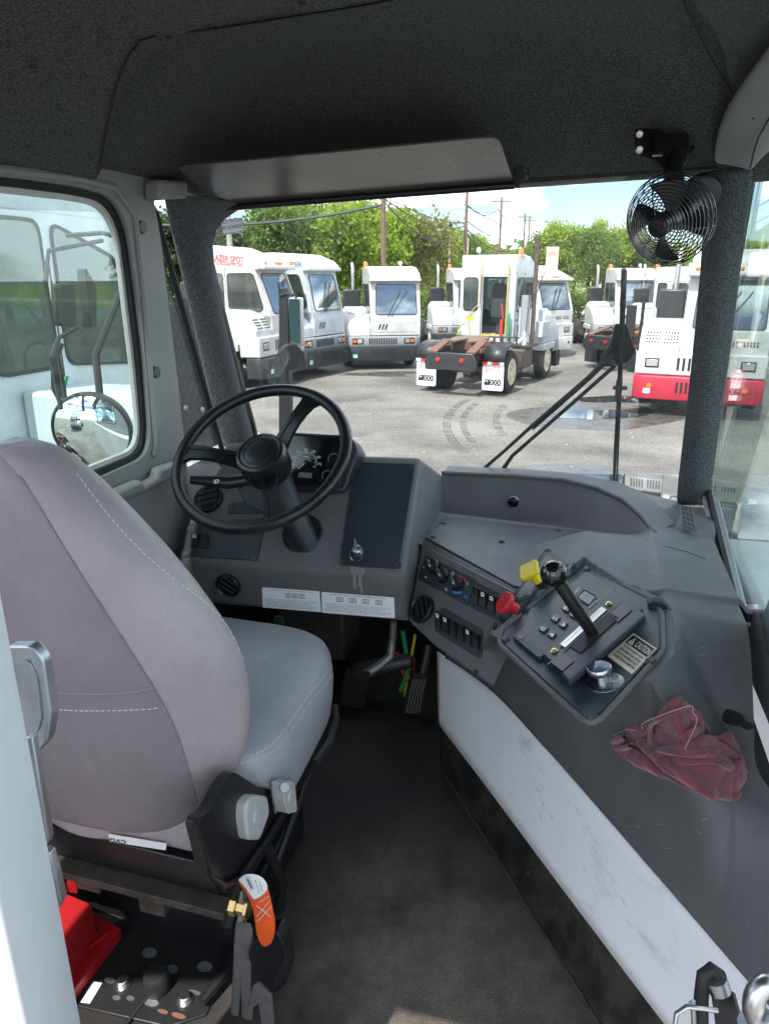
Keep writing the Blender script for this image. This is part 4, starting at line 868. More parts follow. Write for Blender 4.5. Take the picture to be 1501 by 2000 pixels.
# right door trim below the glass and upper right header
rows = [[V(u, v, r=.385 + .012 * k) for k, (u, v) in enumerate(r_)] for r_ in (((1385, 985), (1392, 1000), (1400, 1010)), ((1403, 1060), (1412, 1075), (1420, 1090)), ((1430, 1190), (1440, 1200), (1455, 1215)))]
tr = MB().prism([Rp(u, v, RR + .004) for u, v in ((1383, 968), (1404, 1055), (1434, 1184), (1490, 1190), (1560, 1000), (1700, 1000), (1700, 1900), (1560, 1560), (1501, 1425), (1450, 1300), (1415, 1160), (1392, 1040))], RT * .03).build('right_trim_panel', 'trim_light', label='pale grey trim panel under the right side window', cat='trim panel', bev=.008)
def Vc(u, v, off=.012):
    q = ray(u, v); t = .3
    while t < 3:
        p = O + q * t; r, f, z = cabof(p)
        if z >= ceil_z(r, min(f, 2.04)) - off or f > 2.03: return p
        t += .004
    return p
e0 = [Vc(1396, 318), Vc(1399, 275), Vc(1410, 225), Vc(1440, 170), Vc(1501, 88), Vc(1590, -30)]
e3 = [Vc(1466, 328, .03), Vc(1474, 320, .03), Vc(1484, 308, .03), Vc(1505, 288, .03), Vc(1560, 240, .03), Vc(1660, 170, .03)]
def bulge_row(k): return [a_.lerp(b_, k) + (O - a_.lerp(b_, k)).normalized() * (.022 * math.sin(math.pi * k)) for a_, b_ in zip(e0, e3)]
hd_ = MB().grid([bulge_row(k) for k in (0, .12, .35, .65, .9, 1)]).build('right_header', 'trim_grey', label='grey moulded header above the right side window', cat='trim panel', solid=.02, sub=2)
MB().lathe([(.006, 0), (.005, .003), (.001, .004)], e0[3].lerp(e3[3], .45) + (O - e0[3]).normalized() * .032, (O - e0[3]), 8).build('clip_hole', 'rubber_black', hd_)

MB().tube([Vc(1464, 328, .06), Vc(1470, 300, .06), Vc(1480, 268, .06), Vc(1503, 228, .06), Vc(1550, 160, .06)], .002, 5).build('header_seam', 'rubber_black', hd_)
# ================================================================ DASHBOARD
dash = thing('dashboard', C(-.4, 1.9, FLOOR), 'dark grey moulded dashboard spanning from the left door to the console', 'dashboard')
def quadm(b, *pts):
    b.add(pts, [tuple(range(len(pts)))]); return b
b = MB()
TL, TR = V(372, 1000, f=1.70), V(828, 895, f=1.86); FL, FR_ = C(-1.085, 1.6, 1.755), C(-.40, 1.6, 1.77)
TL = C(-1.085, 1.80, 1.955); TLc = C(-.86, 1.90, 2.02); TR = C(-.412, 1.85, 2.02)
up = plane3(FL, FR_, TR); UPp = lambda u, v, o=0: V(u, v, pl=(up[0] + up[1] * o, up[1]))
A1 = UPp(366, 1005); A2 = UPp(448, 884); A3 = UPp(700, 890); A4 = UPp(822, 893)
F1 = UPp(345, 1096); F2 = UPp(790, 1126); B1 = V(352, 1176, f=cabof(F1)[1] + .02); _l = plane3(F1, F2, B1); B2 = V(795, 1216, pl=_l)
ex = FW * .35 + UP * 0
R1 = V(866, 926, r=-.405); 
quadm(b, A1, A2, A4, F2, F1); quadm(b, F1, F2, B2, B1)
bk = [C(-1.085, 2.22, 1.93), V(864, 926, f=2.2)]; quadm(b, A2, bk[0], bk[1], A4)
quadm(b, A1, A2, bk[0], A1 + FW * .45); quadm(b, A1, F1, B1, B1 + FW * .5, A1 + FW * .3)
quadm(b, B1, B2, B2 + FW * .18 , B1 + FW * .18)
S1 = bk[1]; S2 = C(cabof(A4)[0] + .01, 2.2, 1.75); S3 = V(835, 1050, r=-.40)
quadm(b, A4, F2, B2, B2 + FW * .3 + UP * .15, S2, S1)
b.build('housing', 'plastic_grey', dash, bev=.016, seg=3)
nU = up[1]
def plate(name, f, pts, t, m, parent=dash, rad=.006, bev=.0015, nrm=None):
    P_ = [f(u, v) for u, v in pts]; n = nrm if nrm is not None else plane3(P_[0], P_[1], P_[2])[1]
    return MB().prism(rpoly(P_, rad), n * t).build(name, m, parent, bev=bev)
def screw(f, u, v, parent, R=.0065, n=None, m='steel_dark'):
    p = f(u, v); MB().lathe([(R * 1.5, 0), (R * 1.5, .0015), (R, .0018), (R * .9, .005), (.0005, .0055)], p, n, 14).build('screw', m, parent)
bp = plate('blank_panel', UPp, ((693, 903), (811, 907), (778, 1112), (663, 1104)), .004, 'plastic_dark', bev=.001)
for u, v in ((700, 911), (803, 913), (668, 1098), (777, 1104)): screw(lambda a, c: UPp(a, c, .004), u, v, bp, n=nU)
sp = plate('switch_panel', UPp, ((372, 1024), (520, 1012), (503, 1096), (357, 1086)), .004, 'plastic_dark', bev=.001)
for u, v in ((371, 1033), (361, 1082), (498, 1091)): screw(lambda a, c: UPp(a, c, .004), u, v, sp, n=nU)
def rocker(f, cx, cy, ax, ay, parent, icon=True, n=None, lift=.004):
    """rocker switch: bezel + tilted button + icon; ax, ay are half axes in pixels"""
    c = f(cx, cy); X = f(cx + ax[0], cy + ax[1]) - c; Y = f(cx + ay[0], cy + ay[1]) - c
    be = MB().prism(rpoly([c - X - Y, c + X - Y, c + X + Y, c - X + Y], .004), n * (lift + .003)).build('rocker_switch', 'plastic_black', parent, bev=.001)
    x, y = X * .78, Y * .82; z0 = c + n * (lift + .0031)
    MB().add([z0 - x - y + n * .001, z0 + x - y + n * .001, z0 + x + n * .0025, z0 - x + n * .0025, z0 + x + y + n * .007, z0 - x + y + n * .007, z0 - x - y - n * .002, z0 + x - y - n * .002, z0 + x + y - n * .002, z0 - x + y - n * .002],
             [(0, 1, 2, 3), (3, 2, 4, 5), (0, 3, 5, 9, 6), (1, 2, 4, 8, 7), (0, 1, 7, 6), (5, 4, 8, 9)]).build('button', 'plastic_black', be, smooth=0)
    if icon:
        q = z0 + y * .55 + n * .0055; u_ = x * .55; v_ = y * .26; vv = v_ + n * .0008
        MB().add([q - u_ - vv, q + u_ - vv, q + u_ + vv, q - u_ + vv], [(0, 1, 2, 3)]).build('icon', 'label_white', be, smooth=0)
        MB().add([q - u_ * .5 - vv * .5 + n * .0006, q + u_ * .5 - vv * .2 + n * .0006, q + u_ * .3 + vv * .5 + n * .0006, q - u_ * .4 + vv * .4 + n * .0006], [(0, 1, 2, 3)]).build('icon_mark', 'print_black', be, smooth=0)
    return be
rocker(UPp, 383, 1057, (8, .5), (1.5, -14), sp, True, nU); rocker(UPp, 402, 1058, (8, .5), (1.5, -14), sp, False, nU)
# second small panel and left top vent behind the wheel
sp2 = plate('upper_switch_panel', UPp, ((449, 982), (500, 980), (560, 985), (545, 1002), (444, 1004)), .004, 'plastic_dark', bev=.001)
screw(lambda a, c: UPp(a, c, .004), 454, 987, sp2, n=nU)
def vent(f, u, v, R, n, parent, tilt=0.3, name='air_vent', lift=0):
    c = f(u, v) + n * lift; rg = MB().lathe([(R, 0), (R, .010), (R * .93, .014), (R * .80, .010), (R * .76, 0)], c, n, 32).build(name, 'plastic_black', parent)
    MB().lathe([(R * .78, .0), (R * .78, .001), (.001, .0012)], c, n, 28).build('vent_throat', 'rubber_black', rg)
    a = (RT * math.cos(tilt) + UP * math.sin(tilt)); a = (a - n * a.dot(n)).normalized(); bb_ = n.cross(a)
    for k in (-.42, 0, .42):
        h = math.sqrt(1 - k * k) * R * .72; q = c + bb_ * (k * R) + n * .008
        MB().prism([q - a * h, q + a * h, q + a * h + (bb_ * .6 + n * .5).normalized() * .011, q - a * h + (bb_ * .6 + n * .5).normalized() * .011], (bb_ * .5 - n * .6).normalized() * .0016).build('vane', 'plastic_dark', rg)
    return rg
vent(UPp, 408, 976, .043, nU, dash, .5)
lo = plane3(F1, F2, B1); LOp = lambda u, v, o=0: V(u, v, pl=(lo[0] + lo[1] * o, lo[1])); nL = lo[1]
vent(LOp, 447, 1142, .036, nL, dash, -.6)
for (pts, title, lines) in ((((512, 1147), (624, 1155), (627, 1195), (513, 1186)), 'DEF (DIESEL EXHAUST FLUID) LOW WARNING LIGHTS', 5), (((628, 1156), (769, 1167), (771, 1207), (629, 1196)), 'EXHAUST SYSTEM CLEANING WARNING LIGHTS', 5)):
    lb = plate('warning_label', LOp, pts, .0012, 'label_white', rad=.003, bev=0)
    (u0, v0), (u1, v1), (u2, v2), (u3, v3) = pts
    def lp(s, t): 
        a = (u0 + (u1 - u0) * s, v0 + (v1 - v0) * s); c = (u3 + (u2 - u3) * s, v3 + (v2 - v3) * s); return (a[0] + (c[0] - a[0]) * t, a[1] + (c[1] - a[1]) * t)
    T(lb, title, lambda u, v: LOp(u, v, .0014), lp(.12, .13), lp(.88, .13), lp(.12, .05), 'print_grey', lift=.0004, nrm=nL)
    b = MB(); k = 3 if len(title) > 40 else 4
    for i in range(k):
        s = .40 + i * .12 if k == 3 else .20 + i * .18
        for (q0, q1, w0, w1) in ((s, s + .09, .2, .225), (s, s + .09, .40, .425), (s, s + .008, .2, .42), (s + .085, s + .093, .2, .42), (s + .02, s + .07, .27, .30), (s + .02, s + .07, .34, .36)):
            b.add([LOp(*lp(q0, w0), .0018), LOp(*lp(q1, w0), .0018), LOp(*lp(q1, w1), .0018), LOp(*lp(q0, w1), .0018)], [(0, 1, 2, 3)])
    b.build('pictograms', 'print_black', lb, smooth=0)
    for i, s in enumerate(('SEE OPERATOR MANUAL - WHEN THE LIGHT IS ON THE FLUID LEVEL IS LOW', 'SOLID - REFILL TANK WITH APPROVED FLUID AT THE NEXT STOP', 'FLASHING - ENGINE POWER WILL BE REDUCED UNTIL TANK IS REFILLED', 'FLASHING WITH CHECK LIGHT - VEHICLE SPEED WILL BE LIMITED', 'DO NOT OPERATE NEAR COMBUSTIBLE MATERIAL DURING CLEANING')):
        t0 = .58 + i * .083; T(lb, s, lambda u, v: LOp(u, v, .0014), lp(.05, t0), lp(.95 - .07 * (i % 3), t0), lp(.05, t0 - .05), 'print_grey', lift=.0004, nrm=nL)
# instrument cluster
cl0 = UPp(560, 850) ; nC = (nU * .75 + (-FW) * .55).normalized(); cc = V(600, 900, pl=(up[0] + nU * .035, nU))
CLp = lambda u, v, o=0: V(u, v, pl=(cc + nC * o, nC))
hs = MB().prism(rpoly([CLp(u, v, .012) for u, v in ((541, 842), (684, 850), (700, 880), (672, 960), (655, 963), (520, 955))], .018), -nC * .09).build('cluster_housing', 'plastic_dark', dash, bev=.006, seg=3)
ic = MB().prism([CLp(u, v, .013) for u, v in ((556, 850), (672, 858), (680, 866), (662, 948), (540, 943))], nC * .004).build('instrument_cluster', 'black_gloss', dash, bev=.001)
ring([CLp(u, v, .013) for u, v in ((552, 846), (676, 855), (687, 866), (667, 953), (534, 947))], nC, .006, .012).build('cluster_bezel', 'plastic_black', ic)
gc = (597, 902); Rg_ = 21
b = MB(); b2 = MB()
for k in range(41):
    a = math.radians(215 - k * 250 / 40); r1, r2 = (Rg_, Rg_ * (.72 if k % 5 == 0 else .85))
    p = [CLp(gc[0] + 1.05 * r * math.cos(a + w), gc[1] - .98 * r * math.sin(a + w), .0176) for r, w in ((r1, -.018), (r1, .018), (r2, .018), (r2, -.018))]
    b.add(p, [(0, 1, 2, 3)])
b.build('dial_ticks', 'print_white', ic, smooth=0)
for k, s in enumerate(('10', '20', '30', '40', '50', '60', '70')):
    a = math.radians(190 - k * 200 / 6); u, v = gc[0] + 27 * math.cos(a), gc[1] - 24 * math.sin(a)
    T(ic, s, lambda u_, v_: CLp(u_, v_, .0172), (u - 4, v + 2.5), (u + 4, v + 3), (u - 4, v - 2.5), 'print_white', lift=.0003, nrm=nC)
T(ic, 'MPH', lambda u_, v_: CLp(u_, v_, .0172), (592, 893), (603, 894), (592, 890.5), 'print_white', lift=.0003, nrm=nC)
nd0 = CLp(gc[0], gc[1], .02); nd1 = CLp(gc[0] - 15, gc[1] + 14, .02)
MB().tube([nd0, nd1], [.0022, .001], 6).build('needle', 'print_white', ic); MB().lathe([(.006, 0), (.005, .003), (.001, .0035)], nd0, nC, 14).build('needle_hub', 'plastic_black', ic)
MB().prism([CLp(u, v, .0172) for u, v in ((584, 922), (610, 924), (608, 934), (582, 932))], nC * .0006).build('odometer_window', 'print_grey', ic)
for (gx, gy) in ((556, 885), (652, 897), (640, 930)):
    b = MB()
    for k in range(13):
        a = math.radians(200 - k * 18); p = [CLp(gx + r * math.cos(a + w), gy - r * math.sin(a + w), .0176) for r, w in ((12, -.03), (12, .03), (10, .03), (10, -.03))]; b.add(p, [(0, 1, 2, 3)])
    b.build('gauge_ticks', 'print_white', ic, smooth=0)
T(ic, 'FUEL', lambda u_, v_: CLp(u_, v_, .0172), (646, 935), (652, 921), (642, 933), 'print_white', lift=.0003, nrm=nC)
# dash top hood left of the cluster
b = MB(); b.tube([UPp(430, 905, -.02), UPp(455, 885, -.01), UPp(500, 880, 0)], [.02, .03, .03], 10); b.build('top_pad', 'plastic_grey', dash)
# shelf: back wall, top surface, cover plate
zt = 1.892
bw = [(-.415, 2.2, 1.75), (-.2, 2.2, 1.76), (-.05, 2.19, 1.765), (.05, 2.13, 1.77), (.13, 2.05, 1.78), (.185, 1.95, 1.80), (.20, 1.84, 1.83), (.195, 1.76, 1.85)]
wt = [V(862, 925, f=2.2), V(1000, 931, f=2.2), V(1100, 939, f=2.185), V(1165, 955, f=2.14), V(1215, 978, f=2.08), V(1250, 1008, f=2.0), V(1268, 1030, f=1.93), V(1278, 1042, f=1.88)]
bws = [V(860, 1006, f=2.16), V(980, 1013, f=2.16), V(1090, 1022, f=2.14), V(1140, 1030, f=2.08), V(1190, 1040, f=2.02), V(1230, 1048, f=1.96), V(1250, 1052, f=1.90), V(1262, 1056, f=1.87)]
b = MB(); b.grid([[p + FW * .12 + RT * (.0 + .06 * (i > 2)) - UP * .004 for i, p in enumerate(wt)], wt, [a.lerp(c, .5) + UP * .0 for a, c in zip(wt, bws)], bws, [p - FW * .06 - UP * .03 for p in bws]])
b.build('shelf_wall', 'plastic_grey', dash, bev=.008, seg=3, sub=0)
rt_ = [V(1100, 936, f=2.22), V(1170, 947, f=2.25), V(1235, 962, f=2.28), (V(1320, 985, f=2.30)), V(1383, 1003, f=2.28), V(1386, 1030, f=2.05), V(1386, 1066, f=1.85)]
b = MB(); b.add([wt[2] + UP * .0, wt[3], wt[4], wt[5], wt[6], wt[7], V(1300, 1062, f=1.86), V(1385, 1085, f=1.80), V(1396, 1045, f=1.92), V(1390, 1000, f=2.2), V(1340, 984, f=2.3), V(1240, 962, f=2.30), V(1160, 944, f=2.28)], [tuple(range(13))])
b.build('shelf_top', 'plastic_grey', dash, solid=.006, smooth=0)
MB().tube([p + UP * .003 for p in wt], .006, 6).build('shelf_edge_bead', 'plastic_grey', dash)
gv = lambda u, v: V(u, v, z=1.873)
vg = plate('defrost_grille', gv, ((1326, 989), (1350, 992), (1358, 1038), (1331, 1026)), .004, 'plastic_grey', nrm=UP, rad=.003)
b = MB()
for i in range(3):
    for j in range(4):
        s0, s1, t0, t1 = .08 + i * .3, .08 + i * .3 + .24, .06 + j * .235, .06 + j * .235 + .19
        q = lambda s, t: gv(1326 + 24 * s + (5 + 3 * s) * t, 989 + 3 * s + (37 + 9 * s) * t) + UP * .0046
        b.add([q(s0, t0), q(s1, t0), q(s1, t1), q(s0, t1)], [(0, 1, 2, 3)])
b.build('grille_openings', 'rubber_black', vg, smooth=0)
zs = 1.802
cp = plate('shelf_cover', lambda u, v: V(u, v, z=zs), ((830, 1053), (866, 1012), (1250, 1052), (1150, 1150), (1005, 1150)), .006, 'plastic_dark', nrm=UP, rad=.01, bev=.002)
MB().add([V(u, v, z=zs - .001) for u, v in ((815, 1060), (858, 1000), (1262, 1050), (1160, 1170), (1010, 1162))], [(0, 1, 2, 3, 4)]).build('shelf_base', 'plastic_grey', dash)
for u, v in ((866, 1022), (846, 1049), (979, 1058), (1090, 1036)): screw(lambda a, c: V(a, c, z=zs + .006), u, v, cp, n=UP)
# chrome lock on the shelf wall
k0 = V(1002, 980, f=2.165); MB().lathe([(.017, 0), (.017, .004), (.013, .006), (.012, .012), (.001, .013)], k0, -FW, 20).build('shelf_latch', 'black_gloss', dash); MB().lathe([(.018, 0), (.0185, .003), (.016, .004)], k0, -FW, 20).build('latch_ring', 'steel', dash)
# angled lower bank with climate controls and switches
pA, pB, pC = V(822, 1066, z=1.80), V(1008, 1160, z=1.80), V(800, 1212, r=-.395)
bkp = plane3(pA, pB, pC); BKp = lambda u, v, o=0: V(u, v, pl=(bkp[0] + bkp[1] * o, bkp[1])); nB = bkp[1]
b = MB(); c1, c2, c3, c4, c5 = BKp(822, 1062), BKp(1040, 1172), BKp(960, 1345), BKp(850, 1268), BKp(795, 1216)
inn = -nB * .25
quadm(b, c1, c2, c3, c4, c5); quadm(b, c1, c2, c2 + FW * .12 - UP * .002, c1 + FW * .12 - UP * .002); quadm(b, c5, c4, c4 + FW * .25 + UP * .02, c5 + FW * .25 + UP * .02); quadm(b, c4, c3, c3 + FW * .25, c4 + FW * .25 + UP * .02); quadm(b, c1, c5, c5 + FW * .25 + UP * .02, c1 + FW * .12)
b.build('lower_bank', 'plastic_grey', dash, bev=.012, seg=3)
cpn = plate('climate_panel', BKp, ((832, 1085), (931, 1132), (914, 1184), (817, 1131)), .004, 'plastic_dark', bev=.001)
kf = lambda a, c: BKp(a, c, .004)
for (u, v) in ((847, 1107), (866, 1125), (893, 1140)):
    kn = MB().lathe([(.020, 0), (.020, .006), (.0175, .012), (.017, .014), (.001, .0145)], kf(u, v), nB, 26).build('control_knob', 'plastic_black', cpn)
    X = (BKp(u + 5, v + 9) - BKp(u, v)).normalized(); Y = X.cross(nB); p = kf(u, v) + nB * .0145
    MB().prism([p - X * .016 - Y * .004, p + X * .016 - Y * .004, p + X * .016 + Y * .004, p - X * .016 + Y * .004], nB * .011).build('knob_grip', 'plastic_dark', kn, bev=.002)
    MB().prism([p + X * .006 - Y * .001, p + X * .0155 - Y * .001, p + X * .0155 + Y * .001, p + X * .006 + Y * .001], nB * .0116).build('pointer', 'print_white', kn)
def arc(f, c, r0, r1, a0, a1, m, n_=10, asp=1.0):
    b = MB()
    for k in range(n_):
        w0, w1 = [math.radians(a0 + (a1 - a0) * (k + q) / n_) for q in (0, 1)]
        b.add([f(c[0] + r * math.cos(w), c[1] - asp * r * math.sin(w)) for r, w in ((r0, w0), (r1, w0), (r1, w1), (r0, w1))], [(0, 1, 2, 3)])
    return b.build('printed_mark', m, cpn, smooth=0)
kf2 = lambda a, c: BKp(a, c, .0046)
arc(kf2, (893, 1141), 14, 18, 80, 10, 'print_red'); arc(kf2, (893, 1141), 15, 19, -60, -120, 'print_blue'); arc(kf2, (884, 1120), 2.5, 3.5, 0, 360, 'print_white'); arc(kf2, (842, 1099), 0, 2, 0, 360, 'print_white'); arc(kf2, (827, 1108), 0, 1.4, 0, 360, 'print_white')
T(cpn, 'AC', kf2, (905, 1168), (913, 1172), (906, 1161), 'print_blue', .02, nrm=nB); T(cpn, 'F', kf2, (909, 1145), (915, 1148), (911, 1136), 'print_green', .03, nrm=nB); T(cpn, '+', kf2, (829, 1129), (833, 1131), (830, 1124), 'print_white', .03, nrm=nB); T(cpn, 'v.', kf2, (868, 1153), (874, 1156), (869, 1148), 'print_white', .03, nrm=nB)
vent(BKp, 826, 1191, .037, nB, dash, -.9)
s1 = plate('upper_switch_block', BKp, ((932, 1138), (1000, 1170), (978, 1215), (916, 1184)), .003, 'plastic_dark', bev=.001)
for i, (u, v) in enumerate(((931, 1165), (946, 1172), (963, 1180))): rocker(BKp, u, v, (7.2, 3.6), (3.5, -16), s1, i > 0, nB)
s2 = plate('lower_switch_block', BKp, ((864, 1186), (943, 1230), (941, 1284), (936, 1287), (848, 1232)), .003, 'plastic_dark', bev=.001)
for i in range(6): rocker(BKp, 858.5 + i * 14.7, 1213 + i * 8.1, (6.6, 3.8), (1.6, -16), s2, i in (0, 1, 4), nB)
MB().lathe([(.007, 0), (.007, .001), (.001, .0012)], BKp(929, 1313), nB, 10).build('screw', 'rubber_black', dash)
# key switch and keys
kp = UPp(699, 1077, .004)
ks = thing('ignition_keys', kp, 'bunch of metal keys hanging from the ignition below the blank panel', 'keys')
MB().lathe([(.016, 0), (.016, .004), (.013, .008), (.012, .016), (.009, .018), (.001, .019)], kp, nU, 20).build('lock_barrel', 'steel', ks)
k1 = kp + nU * .022; MB().prism([k1 + UP * .018 - RT * .001, k1 + UP * .018 + nU * .02, k1 - UP * .006 + nU * .022, k1 - UP * .006 - RT * .001], RT * .0025).build('inserted_key', 'key_metal', ks)
rc = k1 - UP * .022 + nU * .004
MB().tube([rc + RT * .016 * math.cos(a * .35) + UP * .018 * math.sin(a * .35) for a in range(18)], .0012, 6, closed=True).build('key_ring', 'steel', ks)
for dx, l, an in ((-.008, .060, .05), (.004, .066, .12), (.010, .05, -.08)):
    a = V(697, 1108, f=1.56) + RT * dx - nU * .002 * dx * 100; d = (-UP + RT * an).normalized(); e = RT
    MB().prism(rpoly([a - e * .009, a + e * .009, a + d * .016 + e * .010, a + d * .020 + e * .004, a + d * l + e * .003, a + d * (l + .003), a + d * l - e * .003, a + d * .02 - e * .004, a + d * .016 - e * .010], .002), -FW * .002).build('key', 'key_metal', ks)

# ================================================================ STEERING WHEEL
WC = V(521, 893, d=1.80)
# wheel plane normal from the projected ellipse: tilted towards the driver
wn = (C(0, -.60, .80) - Vector((0, 0, 0))); wn = (FW * -.62 + UP * .78 + RT * -.02).normalized()
rim_c = V(509, 888, d=1.80)
wx = (RT - wn * RT.dot(wn)).normalized(); wy = wn.cross(wx)
sw = thing('steering_wheel', rim_c, 'black three spoke steering wheel on a tilted column', 'steering wheel')
RW = .222
MB().tube([rim_c + wx * RW * math.cos(a * math.pi / 36) + wy * RW * math.sin(a * math.pi / 36) for a in range(72)], .0155, 14, closed=True).build('rim', 'plastic_black', sw)
hb = rim_c - wn * .03
hub = MB().lathe([(.052, -.045), (.062, -.035), (.066, 0), (.066, .028), (.062, .040), (.055, .044), (.050, .042), (.046, .045), (.02, .047), (.001, .047)], hb, wn, 36).build('hub', 'plastic_black', sw)
b = MB()
for k in range(6):
    a = k * math.pi / 3 + .3; q = wx * math.cos(a) + wy * math.sin(a); b.tube([hb + q * .0665 - wn * .02, hb + q * .0665 + wn * .02], .002, 5)
b.build('hub_ribs', 'rubber_black', hub)
for r_ in (.040, .026): MB().tube([hb + wn * .0455 + wx * r_ * math.cos(a * .2618) + wy * r_ * math.sin(a * .2618) for a in range(24)], .0012, 5, closed=True).build('hub_groove', 'rubber_black', hub)
for ang in (66, 182, 298):
    a = math.radians(ang); q = wx * math.cos(a) + wy * math.sin(a); t = wn.cross(q)
    p0 = hb + q * .055 - wn * .005; p1 = rim_c + q * (RW - .004)
    rows = []
    for k in range(7):
        s = k / 6; p = p0.lerp(p1, s) + wn * (.012 * math.sin(s * math.pi)); w = .024 - .006 * math.sin(s * math.pi) + (.012 if k == 6 else 0)
        rows.append([p - t * w - wn * .006, p - t * w + wn * .006, p - t * w * .45 + wn * .006, p - t * w * .4 + wn * .003, p + t * w * .4 + wn * .003, p + t * w * .45 + wn * .006, p + t * w + wn * .006, p + t * w - wn * .006])
    MB().grid(rows, closed=True).build('spoke', 'plastic_black', sw)
c0 = hb - wn * .03; ce = UPp(596, 1052)
cb = MB().tube([c0, c0 - wn * .05, c0.lerp(ce, .45), ce, ce + (ce - c0) * .3], [.05, .048, .040, .033, .033], 20).build('steering_column', 'plastic_dark', sw)
MB().lathe([(.055, -.004), (.057, .001), (.052, .003), (.046, 0), (.046, -.05)], UPp(590, 1042), nU, 32).build('column_collar', 'rubber_black', sw)
MB().prism(ell(UPp(590, 1042, .001), wx * .048, (nU.cross(wx)) * .048), nU * .001).build('column_opening', 'rubber_black', sw)
MB().tube([c0 - wn * .03, V(445, 943, d=1.84), V(372, 937, d=1.83)], [.012, .017, .011], 10).build('turn_signal_lever', 'plastic_black', sw)
q = lambda u, v: V(u, v, d=1.815)
T(sw, 'ID', q, (418, 945), (428, 943), (418, 937), 'print_white', .02, nrm=ray(420, 940) * -1)
MB().prism(rpoly([V(u, v, d=1.86) for u, v in ((455, 930), (520, 935), (548, 990), (535, 1010), (478, 985))], .01), (ray(500, 960)).normalized() * .05).build('column_shroud', 'plastic_dark', sw, bev=.006)

# ================================================================ WINDSHIELD WIPERS, MIRRORS OUTSIDE
wi = thing('windshield_wiper', wsp(1215, 660, -.08), 'black upright wiper blade with pantograph arms outside the glass', 'wiper')
g = lambda u, v, o=-.07: wsp(u, v, o)
MB().tube([g(1217, 525), g(1215, 600), g(1209, 760), g(1201, 880), g(1197, 958)], [.007, .0075, .0075, .006, .004], 8).build('blade_rail', 'rubber_black', wi)
MB().tube([g(1222, 528, -.045), g(1203, 955, -.045)], .003, 5).build('blade_rubber', 'rubber_black', wi)
MB().tube([g(1197, 690), g(1150, 737), g(1040, 830), g(985, 880), g(933, 925)], [.010, .009, .0065, .006, .007], 8).tube([g(1200, 714), g(1120, 785), g(1000, 890), g(972, 930)], [.0065, .0065, .0065, .008], 8).tube([g(1196, 676), g(1140, 750), g(1040, 838)], .004, 6).build('arms', 'rubber_black', wi)
MB().prism([g(u, v, -.085) for u, v in ((1200, 632), (1224, 632), (1236, 672), (1241, 688), (1226, 706), (1208, 714), (1192, 697), (1170, 700), (1190, 672))], -FW * .012).build('bracket', 'plastic_black', wi, bev=.003)
MB().tube([g(1196, 757), g(1224, 758)], .006, 8).tube([g(1209, 742), g(1206, 775)], .010, 8).build('pivot', 'steel_dark', wi)
mt = thing('hood_mirror', V(552, 700, f=3.1), 'black mirror post with rectangular and small round mirrors ahead of the windshield', 'mirror')
fm_ = 3.1
MB().prism([V(u, v, f=fm_) for u, v in ((544, 562), (554, 562), (562, 590), (566, 900), (544, 900))], FW * .05).build('post', 'rubber_black', mt, bev=.004)
MB().tube([V(546, 578, f=fm_), V(558, 574, f=fm_), V(578, 576, f=fm_), V(578, 584, f=fm_)], .006, 6).build('arm', 'rubber_black', mt)
rm = MB().prism(rpoly([V(u, v, f=fm_) for u, v in ((562, 581), (588, 581), (590, 676), (566, 672))], .01), FW * .03).build('rectangular_mirror', 'steel', mt, bev=.004)
MB().prism(rpoly([V(u, v, f=fm_ - .004) for u, v in ((564, 584), (584, 585), (586, 672), (567, 668))], .008), FW * .003).build('mirror_glass', 'truck_glass', rm)
ro = MB().lathe([(.058, .02), (.062, 0), (.058, -.006), (.055, -.004)], V(565, 696, f=fm_ - .02), (-FW * .7 + RT * .7 - UP * .2), 28).build('round_mirror', 'rubber_black', mt)
MB().lathe([(.055, -.004), (.045, .002), (.03, .006), (.001, .009)], V(565, 696, f=fm_ - .03), (-FW * .7 + RT * .7 - UP * .2), 28).build('mirror_glass', 'mirror', ro)
# large round convex mirror seen through the left side window
mc = V(180, 842, r=-1.42); md = ((-FW * .80 - RT * .12 - UP * .38).normalized() - (mc - O).normalized()).normalized()
cm = thing('convex_mirror', mc, 'large round convex mirror outside the left door window', 'mirror')
R_ = .115
a_ = md.orthogonal().normalized()
MB().lathe([(R_ * .97, -.035), (R_ * 1.03, -.01), (R_ * 1.04, .004), (R_, .010), (R_ * .97, .006)], mc, md, 48).build('mirror_rim', 'rubber_black', cm)
MB().lathe([(R_ * .98 * math.sin(t * .1) / math.sin(1.0), .006 + .30 * R_ * (math.cos(t * .1) - math.cos(1.0)) / (1 - math.cos(1.0))) for t in range(10, -1, -1)], mc, md, 48).build('mirror_glass', 'mirror', cm)
MB().lathe([(R_ * .5, -.10), (R_ * .85, -.06), (R_ * 1.0, -.02)], mc, md, 36).build('mirror_back', 'steel', cm)
MB().tube([mc - md * .09, mc - md * .1 + UP * .2, V(240, 560, r=-1.45), V(262, 420, r=-1.4)], .012, 8).tube([V(120, 800, r=-1.42), V(100, 700, r=-1.45), V(115, 660, r=-1.5), V(150, 640, r=-1.5)], .007, 6).build('mirror_arm', 'rubber_black', cm)
mb2 = thing('side_mirror', V(380 / 2.858, 590, r=-1.75), 'tall dark side mirrors on a bracket outside the left window', 'mirror')
for (pts) in (((118, 555), (148, 552), (152, 640), (120, 636)), ((168, 520), (190, 560), (190, 640), (178, 640))):
    MB().prism(rpoly([V(u, v, r=-1.7) for u, v in pts], .015), -RT * .04).build('mirror_head', 'rubber_black', mb2, bev=.006)
